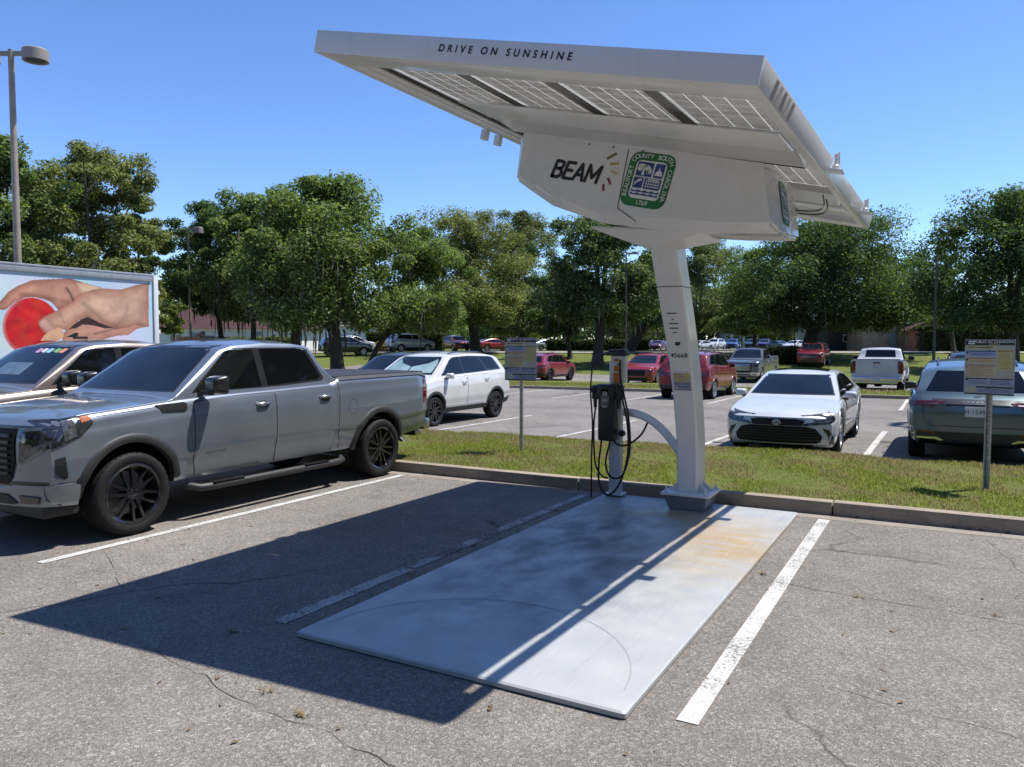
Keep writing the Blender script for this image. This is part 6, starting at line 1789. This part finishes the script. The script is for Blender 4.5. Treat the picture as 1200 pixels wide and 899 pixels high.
# unseen wood added beside and behind the viewer to darken reflections and skylight
cl = []
for k in range(1500):
    a = rs.uniform(R(-140), R(76)); rad = rs.uniform(24, 32); top = 13+5*min(1, max(0, (a-R(5))/R(15)))+2.5*math.sin(a*7)+1.5*math.sin(a*17+1)
    cl.append((rad*math.cos(a), rad*math.sin(a)+2, rs.uniform(.5, top), rs.uniform(1.2, 2.4)))
V, F = leaves(np.array(cl), 70, .8, rs)
tag(np_mesh('unseen_wood_screen', V, F, L_oak), kind='stuff')
def hedge(name, px0, px1, Z, y_top, dep, label, mat, n, size=.14, sag=.06, group=None, cat='hedge'):
    rs = np.random.RandomState(int(px0)+3); s = Z/900
    u0, v0 = at(px0, Z); u1, v1 = at(px1, Z); g = float(ground_z((u0+u1)/2, (v0+v1)/2)); zt = HC+(402-y_top)*s-g
    L = math.hypot(u1-u0, v1-v0); o = thing(name, ((u0+u1)/2, (v0+v1)/2, g), math.atan2(v1-v0, u1-u0), label, cat, group)
    x = rs.uniform(-L/2, L/2, n); y = rs.uniform(-dep/2, dep/2, n); z = rs.uniform(0, zt, n)
    # push to the faces
    f = rs.randint(0, 4, n); y = np.where(f == 0, -dep/2+rs.normal(0, .05, n), y); y = np.where(f == 1, dep/2+rs.normal(0, .05, n), y)
    z = np.where(f >= 2, zt+rs.normal(0, sag, n)+sag*np.sin(x*1.1), z)
    V, F = leaves(np.stack([x, y, z, np.full(n, .22)], 1), 12, size, rs)
    np_mesh('foliage', V, F, mat, o)
    mb = MB(); mb.box((0, 0, zt*.46), (L-.2, max(.1, dep-.35), zt*.9)); mb.build('twig_core', pbr('hedge_twigs', (.014, .016, .009), 1), o)
    return o
hedge('clipped_hedge', 882, 934, 62, 410, 1.6, 'clipped dark hedge between the dark grey pickup and the red SUV', L_hedge, 1500, .16)
hedge('tall_hedge', 1078, 1320, 78, 384, 1.4, 'tall dark hedge on the lawn behind the right notice', L_hedge, 3600, .2)
hedge('tall_hedge', 430, 520, 84, 392, 1.2, 'hedge behind the pale silver SUV', L_hedge, 1600, .2)
hedge('low_hedge', 270, 345, 74, 397, 1.0, 'low pale shrubs along the white building front', L_pale, 900, .2)
hedge('low_hedge', 640, 760, 94, 400, 1.2, 'low hedge under the trees behind the charger', L_hedge, 1600, .24)
hedge('shrub_bed', 426, 462, 78, 405, .8, 'tawny ornamental grass bed between two parked white cars', leaf_mat('tawny_grass', (.16, .12, .05), (.25, .19, .08), (.32, .26, .12)), 420, .3, .12, cat='plant bed')
# ================================================================ buildings
def brick_mat(name, c1, c2):
    m, nt, b = _new(name); v = coords(nt)
    mp = nt.nodes.new('ShaderNodeMapping'); mp.inputs['Rotation'].default_value = (math.pi/2, 0, 0); nt.links.new(v, mp.inputs['Vector'])
    br = nt.nodes.new('ShaderNodeTexBrick'); br.inputs['Scale'].default_value = 4; br.inputs['Mortar Size'].default_value = .012
    br.inputs['Color1'].default_value = c4(c1); br.inputs['Color2'].default_value = c4(c2); br.inputs['Mortar'].default_value = (.36, .32, .28, 1)
    nt.links.new(mp.outputs[0], br.inputs['Vector'])
    c = mixc(nt, 1., br.outputs['Color'], ramp(nt, noise(nt, v, 1.5, 5), [(.3, .7), (.7, 1.2)]), 'MULTIPLY')
    nt.links.new(c, b.inputs['Base Color']); b.inputs['Roughness'].default_value = .9; return m
M_brick = brick_mat('mottled_brick', (.30, .17, .13), (.40, .29, .23)); M_brick2 = brick_mat('red_brick', (.30, .085, .05), (.34, .11, .07))
M_stucco = pbr('white_stucco', (.62, .63, .63), .85, var=.08, vs=1.2)
M_roofr = pbr('shaded_maroon_roof', (.05, .014, .013), .8, var=.25, vs=2)  # maroon darkened so the colour holds the shade lying on the roof
M_roofg = pbr('grey_shingle', (.10, .095, .09), .9, var=.3, vs=6)
M_door = pbr('grey_door', (.20, .23, .27), .5); M_wood = pbr('fence_wood', (.22, .10, .05), .8, var=.3, vs=4)
def building(name, px, Z, W, D, H, label, wall, roofm, roof='hip', wins=(), doors=(), rz=None, rh=1.6, over=.5):
    u, v = at(px, Z); g = float(ground_z(u, v)); o = thing(name, (u, v, g), YAW if rz is None else rz, label, 'building')
    mb = MB(); mb.box((0, D/2, H/2), (W, D, H)); wl = mb.build('wall', wall, o, smooth=0)
    mb = MB(); a = W/2+over; d0 = -over; d1 = D+over
    if roof == 'hip':
        r = min(W, D)*.3
        vs = [(-a, d0, H), (a, d0, H), (a, d1, H), (-a, d1, H), (-a+r+over, D/2, H+rh), (a-r-over, D/2, H+rh)]
        mb.add(vs, [(0, 1, 5, 4), (1, 2, 5), (2, 3, 4, 5), (3, 0, 4), (3, 2, 1, 0)])
    elif roof == 'gable':
        vs = [(-a, d0, H), (a, d0, H), (a, d1, H), (-a, d1, H), (-a*.0, d0, H+rh), (0, d1, H+rh)]
        mb.add(vs, [(0, 1, 4), (1, 2, 5, 4), (2, 3, 5), (3, 0, 4, 5), (3, 2, 1, 0)])
    else:
        mb.box((0, D/2, H+.2), (W+.3, D+.3, .4))
    mb.build('roof', roofm, o, smooth=0)
    for (x, z, w_, h) in wins:
        mb = MB(); mb.box((x, -.03, z), (w_, .08, h)); f = mb.build('window', M_sealw, o, smooth=0)
        mb = MB(); mb.box((x-w_*.24, -.075, z), (w_*.42, .03, h-.14)); mb.box((x+w_*.24, -.075, z), (w_*.42, .03, h-.14)); mb.build('pane', M_glass, f, smooth=0)
    for (x, w_, h) in doors:
        mb = MB(); mb.box((x, -.03, h/2), (w_, .08, h)); d = mb.build('door', M_door, o, smooth=0)
        mb = MB(); mb.box((x+w_*.38, -.09, h*.48), (.05, .06, .15)); mb.build('handle', M_steel, d, smooth=0)
    return o
b = building('white_building', 262, 90, 17.5, 10, 2.6, 'long white building with a maroon roof seen between the trunks', M_stucco, M_roofr, 'hip', [(-5.5, 1.4, 1.4, 1.1), (6.4, 1.3, 1.2, 1.2)], [(-3.2, 1.1, 2.1), (3.9, 1.2, 2.2)], rh=2.6, over=.7)
mb = MB(); mb.box((0, -.15, 2.45), (18.2, .06, .3)); mb.build('fascia_board', M_sealw, b, smooth=0)
u, v = at(248, 86); o = thing('wooden_fence', (u, v, float(ground_z(u, v))), YAW, 'brown wooden fence panels in front of the white building', 'fence')
for k in range(8):
    mb = MB()
    for q in range(6): mb.box((-3.4+.9*k+.145*q, 0, .8+.03*(q % 2)), (.13, .03, 1.6))
    mb.build('fence_panel', M_wood, o, smooth=0)
for k in range(9):
    mb = MB(); mb.box((-3.46+.9*k, .06, .85), (.09, .09, 1.7)); mb.build('post', M_wood, o, smooth=0)
building('white_block', 334, 100, 2.6, 4, 3.3, 'small sunlit white block beside the stout trunk', M_stucco, M_sealw, 'flat', [(-.4, 2.4, .9, .9), (.5, 1.2, .9, .9)], [])
building('white_building', 415, 112, 10, 8, 3.4, 'pale building behind the dark green SUV', M_stucco, M_roofg, 'hip', [(-2, 1.6, 1.3, 1.2), (2.4, 1.6, 1.3, 1.2)], [(.4, 1.1, 2.1)])
b = building('brick_house', 1038, 88, 5.6, 7, 3.15, 'mottled brick house with a pale door behind the white pickup', M_brick, M_roofg, 'hip', [], [(.7, .85, 2.0)], rh=1.9)
mb = MB(); mb.box((3.0, 3.5, 3.6), (.75, .75, 3.6)); mb.box((3.0, 3.5, 5.45), (.9, .9, .2)); mb.build('chimney', M_brick2, b, smooth=0)
b = building('brick_wing', 1080, 86, 3.0, 6, 2.3, 'low red brick wing with a sloping red roof right of the mottled house', M_brick2, M_roofr, 'gable', [], [], rh=.9)
building('dark_shed', 992, 92, 4.6, 6, 3.0, 'dark timber shed in the oak shade left of the brick house', pbr('dark_boards', (.035, .035, .04), .9), M_roofg, 'hip', [(0, 1.5, 1., .9)], [], rh=1.2)
b = building('columned_house', 876, 168, 9.5, 8, 6.6, 'white two storey house with columns far behind the cars', M_stucco, M_roofg, 'hip', [(-3, 1.7, 1.1, 1.6), (0, 1.7, 1.1, 1.6), (3, 1.7, 1.1, 1.6), (-3, 4.9, 1.1, 1.6), (0, 4.9, 1.1, 1.6), (3, 4.9, 1.1, 1.6)], [], rh=2.0)
for x in (-4, -1.4, 1.4, 4):
    mb = MB(); mb.lathe([(.28, 0), (.24, .3), (.2, 5.6), (.3, 5.8), (.3, 6.0)], (x, -1.6, 0), n=14); mb.build('column', M_sealw, b)
mb = MB(); mb.box((0, -.9, 6.15), (9.9, 1.9, .35)); mb.box((0, -.9, 3.1), (9.6, 1.7, .2)); mb.build('porch', M_sealw, b, smooth=0)
building('white_building', 955, 150, 3.6, 6, 7.2, 'tall narrow white gable glimpsed left of the big oak trunk', M_stucco, M_roofg, 'gable', [(0, 5, 1, 1.4), (0, 2, 1, 1.4)], [], rh=1.6)

# ================================================================ lamp posts
M_lamp = pbr('weathered_bronze_pole', (.30, .25, .20), .55, .2, 0, .15, 3)
M_lamph = pbr('lamp_head_taupe', (.27, .235, .205), .5, .1, 0, .12, 3)
def lamp(px, Z, ytop, label, hd=.76, hh=.36, r=.125, arms=2, ang=0., yw=None, pm=None):
    u, v = at(px, Z); g = float(ground_z(u, v)); zt = HC+(402-ytop)*Z/900-g
    o = thing('lamp_post', (u, v, g), (YAW if yw is None else yw), label, 'lamp post', 'car park lamp posts')
    mb = MB(); mb.tube([(0, 0, 0), (0, 0, zt*.5), (0, 0, zt)], [r, r*.85, r*.68], 14); mb.lathe([(r*2.2, 0), (r*2.2, .06), (r*1.3, .12), (r, .5)], n=16); mb.build('pole', pm or M_lamp, o, smooth=60)
    for k in range(arms):
        s = 1 if k == 0 else -1
        mb = MB(); x = s*(.40+hd/2)
        mb.box((s*(.36)/2+s*.03, 0, zt-.12), (.40, .07, .14), bev=.01); mb.build('arm', M_lamp, o, smooth=30)
        mb = MB(); mb.lathe([(.0001, zt-.0), (hd*.46, zt), (hd*.5, zt-.03), (hd*.5, zt-hh), (hd*.46, zt-hh), (hd*.44, zt-hh+.05), (.0001, zt-hh+.05)], (x, 0, 0), n=28); h_ = mb.build('lamp_head', M_lamph, o, smooth=40)
        mb = MB(); mb.lathe([(.0001, zt-hh+.03), (hd*.40, zt-hh+.03), (hd*.40, zt-hh+.045), (.0001, zt-hh+.045)], (x, 0, 0), n=24); mb.build('lens', M_lens, h_, smooth=40)
    return o
M_pdark = pbr('dark_bronze_pole', (.075, .066, .058), .6)
lamp(25, 25, 66, 'tall taupe lamp post with two drum heads rising behind the box truck')
lamp(224, 54.2, 268, 'lamp post whose single drum head shows above the smaller oak', .66, .4, .09, 1)
lamp(733, 54, 296, 'thin dark lamp post standing just behind the charger display', .5, .16, .06, 1, pm=M_pdark)
lamp(1094, 52, 300, 'dark pole in front of the red brick wing', .5, .16, .10, 0, pm=M_pdark)

# ================================================================ box truck with a printed side
g0 = float(ground_z(-21, 12)); U1 = -21.15; VR = 15.35; VL = 7.6; ZT = 3.93; ZB = 1.02
bt = thing('box_truck', (-22.3, 11.5, g0), 0, 'white box truck with a large printed hand holding a red fruit on its side', 'truck'); bo = bt.location.copy()
M_rail = pbr('aluminium_rail', (.36, .38, .41), .45, .4, 0, .12, 5); M_tw = pbr('truck_white_panel', (.66, .67, .68), .4, 0, .3, .06, 3)
mb = MB(); mb.box((-22.4, (VR+VL)/2, (ZT+ZB)/2), (2.46, VR-VL-.04, ZT-ZB-.04)); mb.build('cargo_box', M_tw, bt, org=bo, smooth=0)
mb = MB()
mb.box((U1-.0, (VR+VL)/2-.1, ZT-.09), (.09, VR-VL-.16, .22), bev=.012); mb.box((U1+.03, (VR+VL)/2-.1, ZT-.01), (.05, VR-VL-.16, .05), bev=.008)
for k in range(40): mb.lathe([(.0001, .05), (.012, .05), (.010, .054), (.0001, .055)], (U1, VL+.2+k*.19, ZT-.15), axis='x', n=6)
mb.build('top_rail', M_rail, bt, org=bo, smooth=30)
mb = MB(); mb.box((U1-.02, VR-.06, (ZT+ZB)/2), (.14, .15, ZT-ZB), bev=.01); rf = mb.build('rear_frame', M_tw, bt, org=bo, smooth=30)
for z in (1.5, 2.2, 2.8, 3.4):
    mb = MB(); mb.box((U1-.02, VR+.045, z), (.10, .07, .12), bev=.01); mb.build('hinge', M_tw, rf, org=(0, 0, 0), smooth=0)
for ob in rf.children:
    ob.location = -bo
mb = MB(); mb.box((U1+.006, VL+.06, (ZT+ZB)/2), (.10, .12, ZT-ZB)); mb.box((U1, (VR+VL)/2, ZB), (.08, VR-VL, .14)); mb.build('bottom_rail', M_rail, bt, org=bo, smooth=0)
# printed panel: colours come from shapes laid out on the panel's own (length, height) grid
def inpoly(px, py, poly):
    c = np.zeros(px.shape, bool); j = len(poly)-1
    for i in range(len(poly)):
        xi, yi = poly[i]; xj, yj = poly[j]
        c ^= ((yi > py) != (yj > py)) & (px < (xj-xi)*(py-yi)/(yj-yi+1e-9)+xi); j = i
    return c
def dist(px, py, poly, closed=True):
    d = np.full(px.shape, 1e9); n = len(poly)
    for i in range(n if closed else n-1):
        x0, y0 = poly[i]; x1, y1 = poly[(i+1) % n]; L = (x1-x0)**2+(y1-y0)**2+1e-9
        t = np.clip(((px-x0)*(x1-x0)+(py-y0)*(y1-y0))/L, 0, 1); d = np.minimum(d, np.hypot(px-x0-t*(x1-x0), py-y0-t*(y1-y0)))
    return d
nv_, nz_ = 480, 190
VV, ZZ = np.meshgrid(np.linspace(VL+.1, VR-.135, nv_), np.linspace(ZB+.05, ZT-.20, nz_))
# panel drawing units (a sketch of 1100 x 800)
def sketch(u, v, z):
    dx, dy = u, v; X = dx*CY+dy*SY; Y = -dx*SY+dy*CY
    Zc = Y*math.cos(PITCH)-(z-HC)*math.sin(PITCH); up = Y*math.sin(PITCH)+(z-HC)*math.cos(PITCH)
    return (600+900*X/Zc)*6.316, (449.5-900*up/Zc-290)*6.316
QX, QY = sketch(np.full(VV.shape, U1), VV, ZZ)
rsn = np.random.RandomState(2)
def fbm(x, y, sc):
    o = np.zeros(x.shape)
    for k in range(4):
        a = rsn.uniform(0, 6.28, 6)
        f = sc*2**k
        o += (np.sin(x*f+a[0]+1.7*np.sin(y*f*.8+a[1]))*np.sin(y*f*1.1+a[2]+1.3*np.sin(x*f*.7+a[3])))/2**k
    return o
bgc = np.stack([.50+.10*fbm(QX, QY, .006), .64+.06*fbm(QX, QY, .006), .74+.03*fbm(QX, QY, .005)], -1)
col = bgc.copy()
ball_c, ball_r = (228, 585), 212
dd = np.hypot(QX-ball_c[0], QY-ball_c[1])
m_ = dd < ball_r
ba = np.stack([.55+.10*fbm(QX, QY, .02), .018+.012*fbm(QX, QY, .03), .018+0*QX], -1)
rimk = .7*np.clip((dd-182)/30, 0, 1)*np.clip((ball_c[0]-40-QX)/150, 0, 1)
ba = ba*(1-rimk[..., None])+np.array([.68, .40, .40])*rimk[..., None]
ba *= (1-.45*np.clip((QX-ball_c[0])/210, 0, 1)*np.clip((QY-420)/200, 0, 1))[..., None]
col[m_] = ba[m_]
def skin(poly, base, dark, edge=46, lines_=()):
    mk = inpoly(QX, QY, poly); d = dist(QX, QY, poly)
    k = np.clip(d/edge, 0, 1)**.7
    c = np.array(dark)*(1-k[..., None])+np.array(base)*k[..., None]
    c = c*(1+.10*fbm(QX, QY, .02)+.05*fbm(QX, QY, .06))[..., None]
    for (pl, wd, dk) in lines_:
        dl = dist(QX, QY, pl, False); c = c*(1-dk*np.exp(-(dl/wd)**2))[..., None]
    col[mk] = c[mk]
skin([(-40, 430), (0, 400), (60, 330), (130, 285), (240, 242), (380, 235), (520, 231), (600, 255), (760, 300), (700, 330), (600, 380), (545, 410), (500, 425), (430, 462), (380, 405), (330, 385), (250, 367), (180, 372), (110, 405), (50, 455), (20, 464), (-20, 455)], (.50, .25, .175), (.28, .10, .07), 55,
     [([(490, 300), (520, 345), (545, 400)], 10, .7), ([(150, 345), (260, 355), (380, 380), (500, 400)], 14, .25), ([(60, 425), (160, 340), (240, 300)], 26, -.15)])
skin([(565, 262), (620, 262), (760, 303), (640, 335), (600, 335)], (.66, .45, .30), (.55, .34, .22), 20)
skin([(460, 660), (480, 620), (560, 560), (640, 512), (720, 540), (860, 580), (1000, 560), (1098, 585), (1010, 605), (950, 648), (860, 655), (700, 700), (460, 720)], (.50, .25, .18), (.38, .16, .11), 40, [([(700, 640), (860, 600), (960, 580)], 8, .4), ([(560, 640), (700, 600), (840, 610)], 20, -.12)])
skin([(285, 575), (285, 545), (330, 510), (400, 480), (540, 400), (610, 335), (680, 315), (760, 305), (900, 312), (1000, 280), (1100, 262), (1100, 590), (1000, 575), (900, 592), (830, 592), (740, 560), (650, 515), (600, 530), (545, 575), (500, 612), (440, 606), (400, 620), (330, 636)], (.58, .35, .25), (.34, .14, .09), 85,
     [([(620, 420), (690, 470), (760, 540), (860, 585)], 16, .28), ([(880, 560), (930, 500), (940, 420)], 14, .2), ([(620, 345), (560, 410), (470, 470)], 30, -.22), ([(300, 560), (350, 540), (400, 580)], 10, .22), ([(440, 480), (475, 560)], 8, .2), ([(1000, 300), (1040, 420), (1040, 560)], 30, .12), ([(700, 400), (780, 450), (800, 520)], 36, -.14)])
skin([(290, 550), (330, 522), (370, 560), (400, 606), (350, 622), (300, 590)], (.60, .33, .27), (.48, .24, .18), 16)
mk = inpoly(QX, QY, [(512, 604), (540, 578), (600, 532), (650, 515), (740, 560), (830, 592), (870, 598), (780, 600), (690, 578), (610, 570), (560, 600)]); col[mk] = np.array([.045, .018, .016])
skin([(300, 690), (330, 645), (370, 612), (430, 592), (462, 600), (475, 660), (430, 690)], (.68, .40, .25), (.60, .30, .18), 20)
P = np.stack([np.full(VV.size, U1+.004), VV.ravel(), ZZ.ravel()], 1)-np.array(bo)
I = np.arange(nv_*nz_).reshape(nz_, nv_)
F = np.stack([I[:-1, :-1].ravel(), I[:-1, 1:].ravel(), I[1:, 1:].ravel(), I[1:, :-1].ravel()], 1)
m, nt, b_ = _new('printed_panel'); at_ = nt.nodes.new('ShaderNodeAttribute'); at_.attribute_name = 'Print'
nt.links.new(at_.outputs['Color'], b_.inputs['Base Color']); b_.inputs['Roughness'].default_value = .4
pp = np_mesh('printed_panel', P, F, m, bt)
ca = pp.data.color_attributes.new('Print', 'FLOAT_COLOR', 'POINT')
ca.data.foreach_set('color', np.concatenate([np.clip(col.reshape(-1, 3), 0, .9), np.ones((VV.size, 1))], 1).astype(np.float32).ravel())
# chassis, wheels, cab
def tb(mb, name, mat, **kw): return mb.build(name, mat, bt, org=bo, **kw)
mb = MB()
for s in (-.4, .4): mb.box((-22.4+s, 10.5, .80), (.09, 10.5, .24))
mb.box((-22.4, VR-.1, .55), (2.3, .1, .12)); tb(mb, 'chassis', M_well, smooth=0)
for vv in (12.9, 5.6):
    for s in (1, -1):
        mb = MB(); c = (-22.4+s*1.02, vv, g0+.48)
        mb.lathe([(.28, -.15), (.42, -.16), (.47, -.12), (.48, -.06), (.48, .06), (.47, .12), (.42, .16), (.28, .15)], c, axis='x', n=32, close=True)
        wh = tb(mb, 'wheel', M_tyre, smooth=40)
        mb = MB(); mb.lathe([(.28, s*.13), (.24, s*.10), (.14, s*.02), (.10, s*.10), (.0001, s*.12)], tuple(Vector(c)-bo), axis='x', n=24); mb.build('rim', M_tw, wh, smooth=40)
mb = MB(); mb.prism([(7.35, .6), (7.35, 2.75), (6.2, 2.85), (5.35, 2.0), (4.35, 1.75), (4.2, .6)], lambda a, b2, h: (h, a, b2), -23.4, -21.4); tb(mb, 'cab', M_tw, smooth=0, bev=.06)
mb = MB(); mb.prism([(7.0, 1.9), (7.0, 2.6), (6.25, 2.65), (5.6, 1.95)], lambda a, b2, h: (h, a, b2), -23.41, -21.392); tb(mb, 'cab_window', M_glass, smooth=0)
C.view_layer.update()
